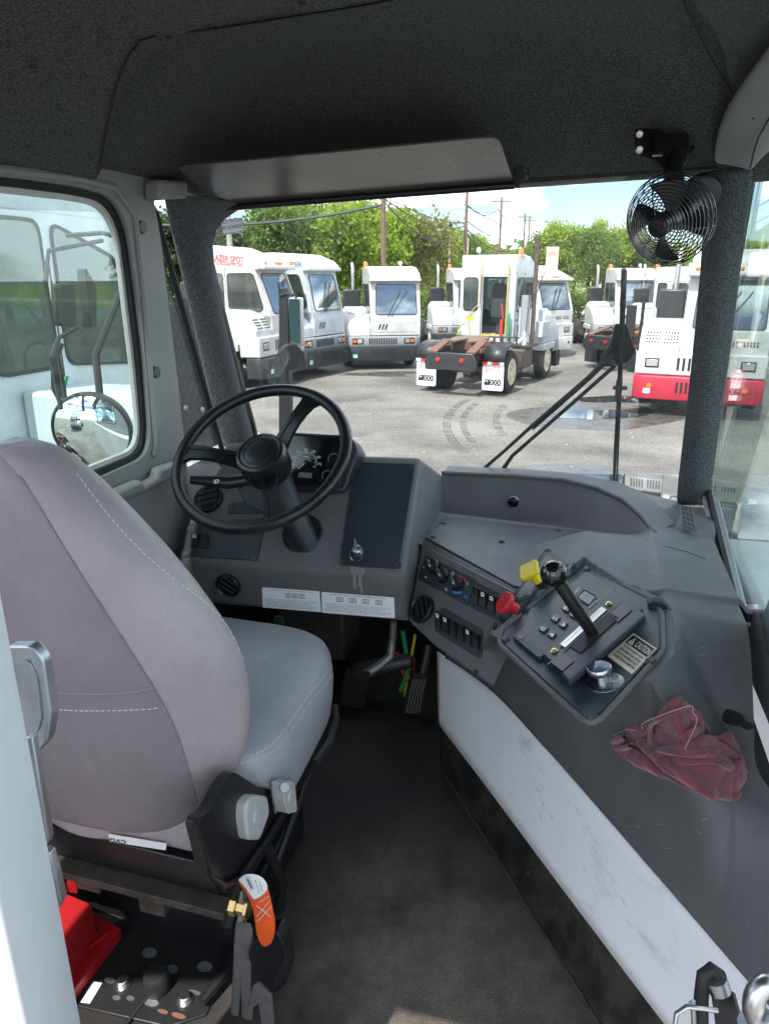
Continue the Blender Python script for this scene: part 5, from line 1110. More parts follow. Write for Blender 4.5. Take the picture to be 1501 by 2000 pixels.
MB().tube([V(130, 460, r=-1.72), V(200, 455, r=-1.6), V(225, 462, r=-1.5)], .008, 6).tube([V(90, 550, r=-1.72), V(95, 490, r=-1.72), V(200, 470, r=-1.7)], .008, 6).tube([V(88, 545, r=-1.72), V(118, 720, r=-1.72), V(128, 780, r=-1.7)], .008, 6).build('bracket', 'rubber_black', mb2)
# hoses hanging outside
for k, (pts, m_) in enumerate((([(118, 672), (103, 700), (104, 760), (125, 800)], 'rubber_black'), ([(122, 672), (112, 700), (114, 750), (130, 790)], 'rubber_black'), ([(131, 735), (126, 755), (128, 780), (134, 792)], 'hose_green'))):
    MB().tube([V(u, v, r=-1.8) for u, v in pts], .007, 6).build('air_hose', m_, label=('outer black air hose outside the left window', 'inner black air hose outside the left window', 'short green air hose beside the convex mirror')[k], cat='hose')
# perforated black guard seen through the quarter window
pg = [V(u, v, r=-1.75) for u, v in ((296, 578), (392, 583), (470, 990), (310, 960))]
gd = MB().prism(pg, -RT * .006).build('perforated_guard', 'rubber_black', label='black perforated guard panel outside the quarter window', cat='guard panel', bev=.002)
b = MB(); rr = random.Random(2)
for i in range(9):
    for j in range(26):
        s, t = (i + .5 + .5 * (j % 2)) / 10, (j + .7) / 27; p = pg[0].lerp(pg[1], s).lerp(pg[3].lerp(pg[2], s), t); b.add([p + RT * .001 + (FW * math.cos(a) + UP * math.sin(a)) * .0085 for a in [k * math.pi / 4 for k in range(8)]], [tuple(range(8))])
o = b.build('perforations', 'paint_black', gd, smooth=0, kind='stuff')
b = MB()
for (u, v) in ((333, 797), (362, 797), (395, 800), (348, 832)): b.lathe([(.014, 0), (.012, .006), (.001, .008)], V(u, v, r=-1.74), RT, 10)
b.build('bolts', 'steel', gd)
MB().lathe([(.03, 0), (.028, .012), (.001, .014)], V(322, 739, r=-1.74), RT, 16).build('amber_marker', 'amber', gd)
MB().prism(rpoly([V(u, v, r=-1.735) for u, v in ((340, 860), (330, 855), (333, 885), (345, 888))], .003), RT * .004).build('reflector', 'print_white', gd)
_sp = [Vc(u, v, .004) for u, v in ((196, 324), (210, 250), (228, 170), (246, 120), (266, 92), (294, 73), (420, 56), (560, 34), (700, 12), (780, -4))]
MB().tube([Vector(p) for p in catmull_(_sp, 8)], .0018, 5).build('headliner_seam_shadow', 'rubber_black', kind='structure')  # thin black bead painted in as the shadow line along the seam
MB().tube([Vector(p) for p in catmull_([Vc(u, v, .004) for u, v in ((1325, -10), (1345, 30), (1385, 110), (1430, 183))], 8)], .0018, 5).build('headliner_seam_shadow', 'rubber_black', kind='structure')
# ================================================================ SIDE CONSOLE
def zplate(r, f): return 1.83 + .28 * (r - .03) + .05 * (f - 1.4)
pod_n = (RT * -.28 + FW * -.05 + UP).normalized(); pod = (C(.03, 1.4, 1.83), pod_n)
Kp = lambda u, v, o=0: V(u, v, pl=(pod[0] + pod[1] * o, pod[1]))
POD = [cabof(Kp(u, v))[:2] for u, v in ((1136, 1103), (1272, 1172), (1292, 1200), (1294, 1272), (1168, 1408), (1142, 1410), (974, 1258), (978, 1232))]
def dpoly(x, y, PL):
    best = 1e9; ins = True; s0 = 0
    for i in range(len(PL)):
        (ax, ay), (bx, by) = PL[i], PL[(i + 1) % len(PL)]; dx, dy = bx - ax, by - ay
        t = max(0, min(1, ((x - ax) * dx + (y - ay) * dy) / (dx * dx + dy * dy + 1e-12))); best = min(best, math.hypot(x - ax - dx * t, y - ay - dy * t))
        cr = dx * (y - ay) - dy * (x - ax); s1 = 1 if cr > 0 else -1
        if s0 == 0: s0 = s1
        elif s1 != s0: ins = False
    return -best if ins else best
def smax(vals, k=.016):
    m = max(vals); return m + k * math.log(sum(math.exp((v - m) / k) for v in vals)) - k * .0
def Hc(r, f):
    d = dpoly(r, f, POD); p = zplate(r, f) - .004 - 1.7 * max(0, d - .020)
    if d < 0: return zplate(r, f) - .003
    fr = 1.856 - .38 * max(0, .02 - r) - 2.2 * max(0, 1.50 - f) - .25 * max(0, f - 1.84)
    rid = .19 + max(0, 1.43 - f) * .34; zr = 1.862 - .0 - sst(1.42 - f, 0, .32) * .20
    rail = zr - 1.25 * max(0, rid - r) - .08 * max(0, r - rid)
    base = 1.630 + .10 * max(0, f - 1.15)
    return smax([p - .0, fr, rail, base], .011)
RIM = [(-.085, 1.88), (-.115, 1.68), (-.150, 1.50), (-.176, 1.41), (-.115, 1.325), (-.035, 1.247), (.03, 1.195), (.070, 1.172), (.106, 1.158), (.152, 1.140), (.215, 1.124), (.285, 1.120), (.335, 1.11), (.375, 1.10)]
RGT = [(.338, f) for f in (1.96, 1.86, 1.76, 1.68, 1.60, 1.52, 1.44, 1.38, 1.33, 1.28, 1.23, 1.18)] + [(.36, 1.14), (.39, 1.11)]
SKP = [(868, 1285), (895, 1302), (925, 1322), (945, 1335), (990, 1375), (1060, 1455), (1110, 1512), (1160, 1568), (1200, 1614), (1260, 1684), (1340, 1778), (1400, 1848), (1460, 1918), (1540, 2010)]
ZT = 1.42
SK = [V(u, v, z=ZT) for u, v in SKP]
rim_ = catmull(RIM, 16); rgt_ = catmull(RGT, 16); sk_ = [Vector(p) for p in catmull(SK, 16)]
rows = []
for (a, b_, s) in zip(rim_, rgt_, sk_):
    top = C(a[0], a[1], Hc(a[0], a[1])); row = []
    out_ = Vector((s.x - top.x, s.y - top.y, 0)); ctrl = top * .62 + s * .38; ctrl += out_ * .34 + UP * (.20 * (top.z - s.z))
    for k in range(12):
        t = k / 12; row.append(s * (1 - t) ** 2 + ctrl * 2 * t * (1 - t) + top * t * t)
    for k in range(150):
        t = k / 149; r, f = a[0] + (b_[0] - a[0]) * t, a[1] + (b_[1] - a[1]) * t; row.append(C(r, f, Hc(r, f)))
    e = row[-1]; row.append(e - UP * .05 + RT * .004); rows.append(row)
con = thing('side_console', C(.1, 1.4, FLOOR), 'moulded dark grey console on the right carrying the gear selector', 'console')
cg = MB().grid(rows); body = cg.build('console_body', 'plastic_console', con, smooth=75)
bvh = BVHTree.FromPolygons([Vector(p) for p in cg.v], [list(f) for f in cg.f])
def hit(u, v, tree=bvh, off=0.0):
    q = ray(u, v).normalized(); h = tree.ray_cast(O, q)
    if h[0] is None: return None, None
    n = h[1] if h[1].dot(q) < 0 else -h[1]; return h[0] + n * off, n
# gear selector plate
gp = MB().prism(rpoly([Kp(u, v, -.002) for u, v in ((1136, 1107), (1268, 1175), (1286, 1200), (1288, 1268), (1166, 1402), (1144, 1404), (980, 1256), (984, 1236))], .012), pod_n * .004).build('selector_plate', 'plastic_dark', con, bev=.001)
kK = lambda u, v: Kp(u, v, .002)
for u, v in ((1145, 1112), (986, 1249), (1152, 1400), (1272, 1291)): screw(kK, u, v, gp, n=pod_n, R=.008)
kp_ = MB().prism(rpoly([kK(u, v) for u, v in ((1145, 1122), (1203, 1158), (1062, 1289), (1050, 1291), (1001, 1249))], .006), pod_n * .009).build('keypad', 'plastic_dark', gp, bev=.002)
kk = lambda u, v: Kp(u, v, .0112)
MB().prism(rrect(kk(1128, 1168), kk(1140, 1154), kk(1162, 1166), kk(1150, 1182), .2), pod_n * .0012).build('display_window', 'black_gloss', kp_, bev=.0005)
ring(rrect(kk(1125, 1170), kk(1139, 1151), kk(1166, 1166), kk(1151, 1185), .2), pod_n, .002, .002).build('display_bezel', 'plastic_black', kp_)
T(kp_, 'SELECT', kk, (1119, 1164), (1133, 1151), (1116, 1161), 'print_white', .01, nrm=pod_n); T(kp_, 'MONITOR', kk, (1151, 1189), (1167, 1175), (1148, 1186), 'print_white', .01, nrm=pod_n)
X1 = Vector((14, -14)); Y1 = Vector((-9.5, -7.5))
def kbut(cx, cy, s, txt):
    a = [(cx - 9 - 1, cy + 2), (cx + 1, cy - 9), (cx + 12, cy - 1), (cx + 2, cy + 10)]
    o = MB().prism(rpoly([kk(*p) for p in a], .004), pod_n * .003).build('key_button', 'plastic_black', kp_, bev=.001)
    q = lambda u, v: Kp(u, v, .0145)
    if txt: T(o, txt, q, (cx - 4, cy + 4), (cx + 4, cy + 5), (cx - 3.5, cy - 3), 'print_white', .02, nrm=pod_n)
    else: MB().add([q(cx - 4, cy + 2), q(cx + 3, cy - 4), q(cx + 5, cy + 5)] if s > 0 else [q(cx - 3, cy - 3), q(cx + 6, cy - 1), q(cx + 1, cy + 6)], [(0, 1, 2)]).build('arrow', 'print_white', o, smooth=0)
kbut(1060, 1228, 0, 'D'); kbut(1083, 1208, 0, 'N'); kbut(1105, 1188, 0, 'R'); kbut(1076, 1239, -1, None); kbut(1098, 1219, 1, None); kbut(1119, 1200, 1, None)
T(kp_, 'Allison', kk, (1022, 1251), (1056, 1272), (1026, 1243), 'plastic_black', .02, nrm=pod_n, lift=.0006); T(kp_, 'TRANSMISSION', kk, (1020, 1256), (1052, 1278), (1021, 1253), 'plastic_black', 0, nrm=pod_n, lift=.0006)
MB().prism(ell(kk(1017, 1243), (kk(1023, 1243) - kk(1017, 1243)), (kk(1017, 1237) - kk(1017, 1243)), 16), pod_n * .0008).build('emblem', 'plastic_black', kp_)
MB().tube(rpoly([Kp(u, v, -.001) for u, v in ((1134, 1103), (1270, 1170), (1291, 1198), (1294, 1272), (1168, 1409), (1142, 1412), (974, 1258), (978, 1233))], .02, 6), .0055, 8, closed=True).build('pod_edge', 'plastic_console', con)
# shift gate
gb = lambda u, v, o=.002: Kp(u, v, o)
def gbox(name, pts, h, m, o=.002, par=gp, bev=.002): return MB().prism([gb(u, v, o) for u, v in pts], pod_n * h).build(name, m, par, bev=bev)
gate = gbox('shift_gate', ((1200, 1168), (1258, 1204), (1114, 1335), (1062, 1294)), .020, 'plastic_dark')
tp = lambda u, v: Kp(u, v, .0225)
for nme, pts, m in (('gate_slot', ((1164, 1199), (1176, 1190), (1105, 1256), (1093, 1266)), 'rubber_black'), ('chrome_rail', ((1174, 1186), (1184, 1192), (1103, 1266), (1093, 1259)), 'steel'), ('gate_opening', ((1186, 1194), (1208, 1208), (1133, 1276), (1110, 1262)), 'rubber_black'), ('gate_window', ((1213, 1180), (1233, 1192), (1206, 1216), (1187, 1203)), 'plastic_black'), ('gate_window', ((1094, 1274), (1120, 1292), (1098, 1312), (1074, 1294)), 'plastic_black')):
    MB().prism([tp(u, v) for u, v in pts], pod_n * .0016).build(nme, m, gate)
MB().tube([Kp(1240, 1196, .024), Kp(1098, 1322, .024)], .0014, 5).tube([Kp(1210, 1176, .024), Kp(1068, 1298, .024)], .0010, 5).build('gate_trim', 'trim_grey', gate)
MB().prism([Kp(u, v, .021) for u, v in ((1244, 1199), (1262, 1210), (1114, 1343), (1098, 1325))], pod_n * .012).build('gate_ledge', 'plastic_dark', gate, bev=.003)
for u, v in ((1188, 1180), (1082, 1272), (1230, 1209), (1122, 1303)): screw(lambda a, c: Kp(a, c, .023), u, v, gate, n=pod_n, R=.0045, m='brass')
# shifter lever with ball knob
base = Kp(1158, 1240, .02); top = V(1085, 1127, f=cabof(base)[1] - .012)
lv = MB().tube([base, base.lerp(top, .35), base.lerp(top, .97)], [.011, .013, .0135], 14).build('shift_lever', 'plastic_black', gp)
MB().tube([base.lerp(top, .92), top + (top - base) * .06], .008, 12).build('knob_collar', 'steel_dark', lv)
kc = top + (top - base).normalized() * .008
b = MB(); b.lathe([(.0255 * math.sin(k * math.pi / 16), -.0255 * math.cos(k * math.pi / 16)) for k in range(17)], kc, (top - base), 28); b.build('ball_knob', 'black_gloss', lv)
# caution label and wheel control
cl = MB().prism([kK(u, v) for u, v in ((1236, 1237), (1281, 1267), (1233, 1317), (1185, 1281))], pod_n * .0007).build('caution_label', 'label_tan', gp, smooth=0)
fk = lambda u, v: Kp(u, v, .0029)
def cq(s, t):  # s along the top edge, t down the label
    a = Vector((1236 + (1281 - 1236) * s, 1237 + 30 * s)); c = Vector((1185 + 48 * s, 1281 + 36 * s)); return tuple(a.lerp(c, t))
MB().prism([fk(*cq(s, t)) for s, t in ((.05, .04), (.96, .04), (.96, .36), (.05, .36))], pod_n * .0004).build('caution_band', 'print_black', cl, smooth=0)
f2 = lambda u, v: Kp(u, v, .0036)
T(cl, 'CAUTION', f2, cq(.36, .31), cq(.93, .31), cq(.36, .10), 'label_tan', .02, nrm=pod_n, lift=.0004)
MB().prism([f2(*cq(.10, .32)), f2(*cq(.30, .32)), f2(*cq(.20, .08))], pod_n * .0004).build('warning_triangle', 'label_tan', cl, smooth=0)
T(cl, '!', lambda u, v: Kp(u, v, .0042), cq(.185, .30), cq(.215, .30), cq(.185, .15), 'print_black', .03, nrm=pod_n, lift=.0003)
for i, s in enumerate(('TO PREVENT SERIOUS INJURY', 'NEVER OPERATE THIS CONTROL', 'OR ALLOW ANYTHING IN TRUCK', 'IF WHILE TRUCK IS IN MOTION')):
    t0 = .50 + i * .125; T(cl, s, f2, cq(.08, t0), cq(.93, t0), cq(.08, t0 - .085), 'print_black', .03, nrm=pod_n, lift=.0002)
wc = kK(1180, 1332); ux = (kK(1218, 1334) - wc); uy = ux.cross(pod_n) * -1
dial = MB().prism(ell(wc, ux * .98, pod_n.cross(ux) * .98, 40), pod_n * .0015).build('valve_dial', 'steel', gp, bev=.0004)
ring(ell(wc + pod_n * .0015, ux * .96, pod_n.cross(ux) * .96, 40), pod_n, .0015, .0006).build('dial_border', 'print_black', dial)
R0 = ux.length
def circtext(s, a0, a1, rr_, par):
    b = MB(); e1 = ux.normalized(); e2 = pod_n.cross(e1); n_ = len(s)
    for i, ch in enumerate(s):
        if ch == ' ': continue
        a = math.radians(a0 + (a1 - a0) * i / max(1, n_ - 1)); rad = e1 * math.cos(a) + e2 * math.sin(a); tan = (e1 * math.sin(a) - e2 * math.cos(a)) * (1 if a1 < a0 else -1); up_ = rad if a1 < a0 else -rad
        p = wc + rad * R0 * rr_ + pod_n * .002; text_on(b, ch, p - tan * .0018 - up_ * .002, p + tan * .0018 - up_ * .002, p - tan * .0018 + up_ * .0025, lift=.0004, bold=.03, nrm=pod_n)
    b.build('lettering', 'print_black', par, smooth=0)
circtext('5TH WHEEL CONTROL', 150, -60, .82, dial); circtext('AUTOMATIC RE-LATCH', 195, 300, .82, dial)
for i, s in enumerate(('PUSH', 'TO', 'LATCH')):
    T(dial, s, lambda u, v: Kp(u, v, .0036), (1192, 1322 + i * 7), (1207, 1326 + i * 7), (1194, 1317 + i * 7), 'print_black', .02, nrm=pod_n, lift=.0004)
kb = kK(1174, 1329) 
vk = MB().lathe([(.009, 0), (.009, .010), (.013, .013), (.0205, .017), (.022, .021), (.022, .026), (.020, .0285), (.0185, .028)], kb, pod_n, 30).build('valve_knob', 'steel', dial)
MB().lathe([(.0195, .026), (.0188, .0285), (.001, .0292)], kb, pod_n, 30).build('knob_face', mat('knob_blue', (.012, .02, .06), .15, coat=.8), vk)
# parking brake valve plate with yellow and red knobs
vp = []
for u, v in ((1066, 1072), (1076, 1070), (1124, 1098), (1122, 1108), (1000, 1232), (994, 1236), (966, 1216), (968, 1206)):
    p, n = hit(u, v, off=.002); vp.append(p)
vpl = MB().grid([[hit(1066 + (966 - 1066) * t + (58 - 28 * t) * s, 1070 + (1212 - 1070) * t + (36 - 10 * t) * s - (0), off=.0022)[0] for s in (0.02, .2, .4, .6, .8)] for t in frange(.02, .97, 12)]).build('valve_plate', 'plastic_dark', con, solid=.001)
for u, v in ((1069, 1076), (1118, 1106), (1050, 1106), (968, 1224)):
    p, n = hit(u, v, off=.003); MB().lathe([(.009, 0), (.009, .0015), (.006, .002), (.005, .004), (.001, .005)], p, n, 12).build('screw', 'steel_dark', vpl)
def pushknob(bu, bv, ku, kv, m, ns, name, R_k, lab_txt):
    p, n = hit(bu, bv, off=.001); k = V(ku, kv, f=cabof(p)[1] - .015); ax = (k - p).normalized()
    o = MB().lathe([(.017, -.004), (.016, .006), (.009, .007), (.0085, .02)], p, ax, 20).build(name, 'rubber_black', con)
    L = (k - p).length
    MB().tube([p + ax * .018, p + ax * L * .9], [.0125, .0115], 16).build('knob_shaft', m, o)
    e1 = (RT - ax * RT.dot(ax)).normalized(); e2 = ax.cross(e1); pts = [k + e1 * R_k * math.cos((i + .5) * 2 * math.pi / ns + .2) + e2 * R_k * math.sin((i + .5) * 2 * math.pi / ns + .2) for i in range(ns)]
    h = MB().prism(rpoly(pts, .007 if ns == 4 else .002), ax * .013).build('knob_head', m, o, bev=.003, seg=3)
    MB().prism(ell(k + ax * .013, e1 * R_k * .6, e2 * R_k * .6, 20), ax * .0008).build('knob_emboss', m, h)
pushknob(1058, 1145, 1036, 1118, 'yellow_knob', 4, 'yellow_valve_knob', .032, ''); pushknob(1020, 1198, 990, 1180, 'red_knob', 8, 'red_valve_knob', .027, '')
# charger socket with its cap, small flap on the rail
p, n = hit(1284, 1187, off=0)
MB().prism([V(u, v, f=cabof(p)[1] - .01) for u, v in ((1262, 1182), (1275, 1176), (1298, 1180), (1313, 1196), (1302, 1213), (1288, 1200), (1268, 1192))], FW * .03).build('rubber_flap', 'rubber_black', con, bev=.004)
MB().lathe([(.011, 0), (.009, .003), (.001, .004)], hit(1262, 1184)[0], UP, 12).build('socket_screw', 'steel_dark', con)
p, n = hit(1425, 1403, off=.002)
e1 = (V(1440, 1410, z=p.z) - p).normalized(); e2 = n.cross(e1)
cp_ = MB().prism(ell(p, e1 * .024, e2 * .017, 24), n * .007).build('socket_cap', 'rubber_black', con, bev=.002)
MB().prism(ell(p + e1 * .030, e1 * .010, e2 * .008, 14), n * .008).prism(ell(p - e1 * .024, e1 * .006, e2 * .006, 12), n * .005).build('cap_tab', 'rubber_black', cp_, bev=.001)
p, n = hit(1290, 1474, off=.002); CUP = p; CN = plane3(hit(1245, 1445)[0], hit(1330, 1450)[0], hit(1285, 1515)[0])[1]
cw = [hit(1275 + 62 * math.cos(a * .2618 / 1.5) + 10 * math.sin(a * .2618 / 1.5), 1468 + 40 * math.sin(a * .2618 / 1.5) + 14 * math.cos(a * .2618 / 1.5), off=.001)[0] for a in range(36)]
MB().tube(cw, .003, 6, closed=True).build('cup_ring', 'plastic_black', con); ccw = sum(cw, Vector()) / 36; b = MB(); b.add(cw + [ccw - UP * .001], [(i, (i + 1) % 36, 36) for i in range(36)]); b.build('cup_well', 'rubber_black', con)
# small scuffs are in the material; seam line on top of the console
MB().tube([hit(u, v, off=.0004)[0] for u, v in ((1262, 1052), (1300, 1068), (1340, 1078), (1376, 1092)) if hit(u, v)[0]], .0007, 5).build('seam', 'rubber_black', con)
b = MB(); rr = random.Random(9)       # light scratches worn into the console
for k in range(34):
    u, v = rr.choice(((rr.uniform(1140, 1370), rr.uniform(1060, 1190)), (rr.uniform(1310, 1420), rr.uniform(1200, 1380)), (rr.uniform(1180, 1440), rr.uniform(1590, 1700)))); L_s, an = rr.uniform(5, 22), rr.uniform(-.3, 1.2)
    q = [hit(u + L_s * s * math.cos(an) + rr.uniform(-.5, .5), v + L_s * s * math.sin(an), off=.0004)[0] for s in (0, .5, 1)]
    if all(q) and (q[0] - q[2]).length < .06: b.tube(q, [.0002, .0004, .0002], 4)
b.build('scratches', 'trim_light', con, smooth=0, kind='stuff')
# tunnel wall: white panel and black kick strip (leaning slightly)
wt0 = [V(u, v, z=ZT) for u, v in ((853, 1272), (960, 1350), (1060, 1457), (1160, 1570), (1300, 1732), (1450, 1905), (1560, 2035))]
wm0 = [V(u, v, z=1.215) for u, v in ((855, 1412), (920, 1497), (995, 1597), (1075, 1705), (1190, 1858), (1305, 2010), (1400, 2135))]
wf0 = [V(u, v, z=FLOOR) for u, v in ((860, 1502), (905, 1572), (960, 1660), (1030, 1775), (1110, 1905), (1180, 2020), (1240, 2120))]
tw = thing('tunnel_panel', C(0, 1.3, FLOOR), 'scuffed white painted tunnel panel with black kick strip beside the floor', 'panel')
_wt = [Vector(p) for p in catmull(wt0, 8)]; _wm = [Vector(p) for p in catmull(wm0, 8)]
MB().grid([[a.lerp(c, k / 8) for a, c in zip(_wt, _wm)] for k in range(9)]).build('white_panel', 'panel_white', tw, solid=.003, smooth=60)
MB().grid([[p + RT * .006 for p in wm0], [p + RT * .004 for p in wf0]]).build('kick_strip', 'kick_black', tw, solid=.003, smooth=0)
MB().tube([p + UP * .003 for p in wf0], .0035, 6).build('floor_sealant', 'dirty_metal', tw)
MB().add([wt0[0], wm0[0], wf0[0], wf0[0] + FW * .7, wt0[0] + FW * .7], [(0, 1, 2, 3, 4)]).build('tunnel_front', 'rubber_black', tw, smooth=0)
MB().lathe([(.006, 0), (.005, .003), (.001, .004)], V(1032, 1705, z=1.17), -RT, 10).build('rivet', 'steel_dark', tw)
b = MB(); rr = random.Random(4)       # scuff marks left on the paint
for k in range(22):
    u, v = rr.uniform(930, 1330), 0; t = (u - 860) / 590; v = 1345 + t * 610 + rr.uniform(-50, 60) - 8
    a = (u, v); L_s = rr.uniform(8, 34); ang = rr.uniform(.75, 1.25); d = (math.cos(ang), math.sin(ang)); w = rr.uniform(.15, .5)
    pl_ = plane3(wt0[2], wt0[4], wm0[3]); f_ = lambda x, y: V(x, y, pl=(pl_[0] + pl_[1] * .0075, pl_[1]))
    b.add([f_(a[0], a[1]), f_(a[0] + d[0] * L_s * .5 - d[1] * w, a[1] + d[1] * L_s * .5 + d[0] * w), f_(a[0] + d[0] * L_s, a[1] + d[1] * L_s), f_(a[0] + d[0] * L_s * .5 + d[1] * w, a[1] + d[1] * L_s * .5 - d[0] * w)], [(0, 1, 2, 3)])
b.build('scuff_marks', 'print_grey', tw, smooth=0, kind='stuff')
# red shop rag
from mathutils import noise
def inpoly(x, y, PL):
    c = False
    for i in range(len(PL)):
        (ax, ay), (bx, by) = PL[i], PL[i - 1]
        if (ay > y) != (by > y) and x < (bx - ax) * (y - ay) / (by - ay) + ax: c = not c
    return c
def edged(x, y, PL): 
    best = 1e9
    for i in range(len(PL)):
        (ax, ay), (bx, by) = PL[i], PL[i - 1]; dx, dy = bx - ax, by - ay; t = max(0, min(1, ((x - ax) * dx + (y - ay) * dy) / (dx * dx + dy * dy))); best = min(best, math.hypot(x - ax - dx * t, y - ay - dy * t))
    return best
rg = thing('shop_rag', CUP, 'crumpled dirty red shop rag lying over the cup holder', 'rag')
def nearest(x, y, PL):
    best = (1e9, x, y)
    for i in range(len(PL)):
        (ax, ay), (bx, by) = PL[i], PL[i - 1]; dx, dy = bx - ax, by - ay; t = max(0, min(1, ((x - ax) * dx + (y - ay) * dy) / (dx * dx + dy * dy))); d = math.hypot(x - ax - dx * t, y - ay - dy * t)
        if d < best[0]: best = (d, ax + dx * t, ay + dy * t)
    return best[1], best[2]
def cloth(name, PL, step, hf, par):
    xs = [p[0] for p in PL]; ys = [p[1] for p in PL]; b = MB(); idx = {}
    nx, ny = int((max(xs) - min(xs)) / step) + 2, int((max(ys) - min(ys)) / step) + 2
    for i in range(nx):
        for j in range(ny):
            x, y = min(xs) + i * step, min(ys) + j * step
            if not inpoly(x, y, PL):
                if edged(x, y, PL) > step * 1.0: continue
                x, y = nearest(x, y, PL); e = 0
            else: e = edged(x, y, PL)
            p, n = hit(x, y)
            if p is None: continue
            idx[i, j] = len(b.v); h = hf(x, y, e); b.v.append(tuple(p + UP * h + n * .007))
    for (i, j) in list(idx):
        q = [(i, j), (i + 1, j), (i + 1, j + 1), (i, j + 1)]
        if all(k in idx for k in q): b.f.append(tuple(idx[k] for k in q))
    return b.build(name, 'rag_red', par, sub=1, solid=.004, smooth=80)
def hmain(x, y, e):
    s = (x - 1230) * .84 + (y - 1440) * .54; t = -(x - 1230) * .54 + (y - 1440) * .84
    nz_ = noise.noise(Vector((x * .016, y * .016, 3))) * 30; edge = math.sqrt(min(1, e / 16))
    f1 = abs(math.sin((t + nz_) * .12 + s * .006)) ; f2_ = noise.noise(Vector((x * .045, y * .06, 0)))
    return edge * (.012 + .022 * f1 ** .6 * (.6 + .6 * abs(noise.noise(Vector((s * .02, 1, 2))))) + .006 * f2_) + .012 * edge * math.exp(-((x - 1400) / 50) ** 2) + .010 * edge * (x < 1310)
def hlobe(x, y, e):
    rim__ = math.exp(-((e - 7) / 6) ** 2); return math.sqrt(min(1, e / 5)) * (.012 + .020 * rim__ + .006 * noise.noise(Vector((x * .06, y * .06, 5))) + (.020 * (1430 - y) / 45 if y < 1430 else 0) * .3)
cloth('cloth_body', [(1216, 1440), (1222, 1430), (1245, 1424), (1262, 1438), (1268, 1434), (1290, 1452), (1305, 1460), (1330, 1450), (1365, 1450), (1400, 1458), (1415, 1455), (1430, 1472), (1449, 1500), (1452, 1530), (1436, 1555), (1420, 1566), (1395, 1562), (1370, 1545), (1330, 1526), (1298, 1520), (1280, 1502), (1262, 1494), (1232, 1468)], 3.0, hmain, rg)
cloth('cloth_corner', [(1285, 1452), (1286, 1410), (1300, 1396), (1314, 1383), (1326, 1400), (1345, 1408), (1362, 1425), (1366, 1455), (1330, 1465)], 2.5, hlobe, rg)
for PL_, hh in (([(1286, 1450), (1286, 1410), (1300, 1396), (1314, 1383), (1326, 1400), (1345, 1408), (1362, 1425), (1366, 1452)], .020),):
    q = [hit(u, v, off=hh)[0] for u, v in [tuple(p) for p in catmull(PL_, 4)]]; MB().tube([p for p in q if p], .0042, 7).build('hem', 'rag_red', rg)
def roll(pts, rad, lift):
    P_ = [Vector(p) for p in catmull([hit(u, v, off=lift)[0] for u, v in pts], 7)]; m_ = len(P_); b = MB(); n_ = 18; rows = []
    for i, p in enumerate(P_):
        t = (P_[min(i + 1, m_ - 1)] - P_[max(i - 1, 0)]).normalized(); sd = t.cross(UP).normalized(); up_ = sd.cross(t); k = i / (m_ - 1); R_r = rad * (.35 + .65 * math.sin(math.pi * min(1, max(0, .08 + .84 * k))) ** .6); row = []
        for j_ in range(n_):
            a = 2 * math.pi * j_ / n_; q_ = 1 + .22 * noise.noise(Vector((i * .35, math.cos(a) * 1.6, math.sin(a) * 1.6 + rad * 900))) + .10 * math.sin(3 * a + i * .35); row.append(p + sd * math.cos(a) * R_r * 1.25 * q_ + up_ * math.sin(a) * R_r * .75 * q_)
        rows.append(row)
    b.grid(rows, closed=True); b.build('cloth_fold', 'rag_red', rg, sub=1, smooth=80)
roll([(1224, 1446), (1240, 1462), (1272, 1484), (1310, 1506)], .017, .012); roll([(1266, 1442), (1296, 1462), (1334, 1492), (1368, 1528), (1388, 1548)], .018, .016)
roll([(1300, 1458), (1340, 1458), (1388, 1464), (1420, 1486), (1440, 1520)], .014, .016); roll([(1322, 1476), (1366, 1478), (1404, 1500), (1424, 1530)], .015, .020); roll([(1290, 1500), (1330, 1515), (1372, 1536), (1412, 1552), (1434, 1545)], .013, .008); roll([(1238, 1430), (1226, 1434), (1221, 1446), (1234, 1454), (1250, 1446)], .009, .022)
for pts in ([(1290, 1406), (1294, 1388), (1304, 1384), (1313, 1396), (1320, 1415), (1334, 1442)], [(1204, 1440), (1211, 1449), (1218, 1453)], [(1206, 1432), (1228, 1421), (1252, 1420)]):
    q = [hit(u, v, off=.04 if pts[0][0] > 1280 else .012)[0] for u, v in pts]
    MB().tube([Vector(p) for p in catmull(q, 5)], .0006, 5).build('loose_thread', 'rag_thread', rg)

# ================================================================ DRIVER SEAT
SC = -.860
seat = thing('driver_seat', C(SC, 1.2, FLOOR), 'grey vinyl driver seat seen from behind, on a black suspension base', 'seat')
LV = [(1.505, .205, .985, .070), (1.525, .240, .98, .088), (1.60, .277, .972, .098), (1.66, .305, .968, .102), (1.72, .323, .964, .104), (1.80, .331, .958, .105), (1.87, .328, .948, .103), (1.93, .310, .938, .100), (2.0, .272, .928, .096), (2.06, .232, .920, .090), (2.11, .192, .914, .084), (2.16, .148, .908, .076), (2.205, .105, .902, .064), (2.24, .06, .898, .045), (2.255, .015, .896, .02)]
rows = []
for a in catmull(LV, 14):
    z, w, fc, th = a; row = []
    for k in range(200):
        q = 2 * math.pi * k / 200; cx, sx = math.cos(q), math.sin(q); e_ = 2 / 2.7
        rx = math.copysign(abs(cx) ** e_, cx); fx = math.copysign(abs(sx) ** e_, sx); wq = w * (1 - .16 * max(0, -fx)); row.append(C(SC + wq * rx, fc + th * fx - .012 * (1 - rx * rx) * (fx < 0), z + .0 ))
    rows.append(row)
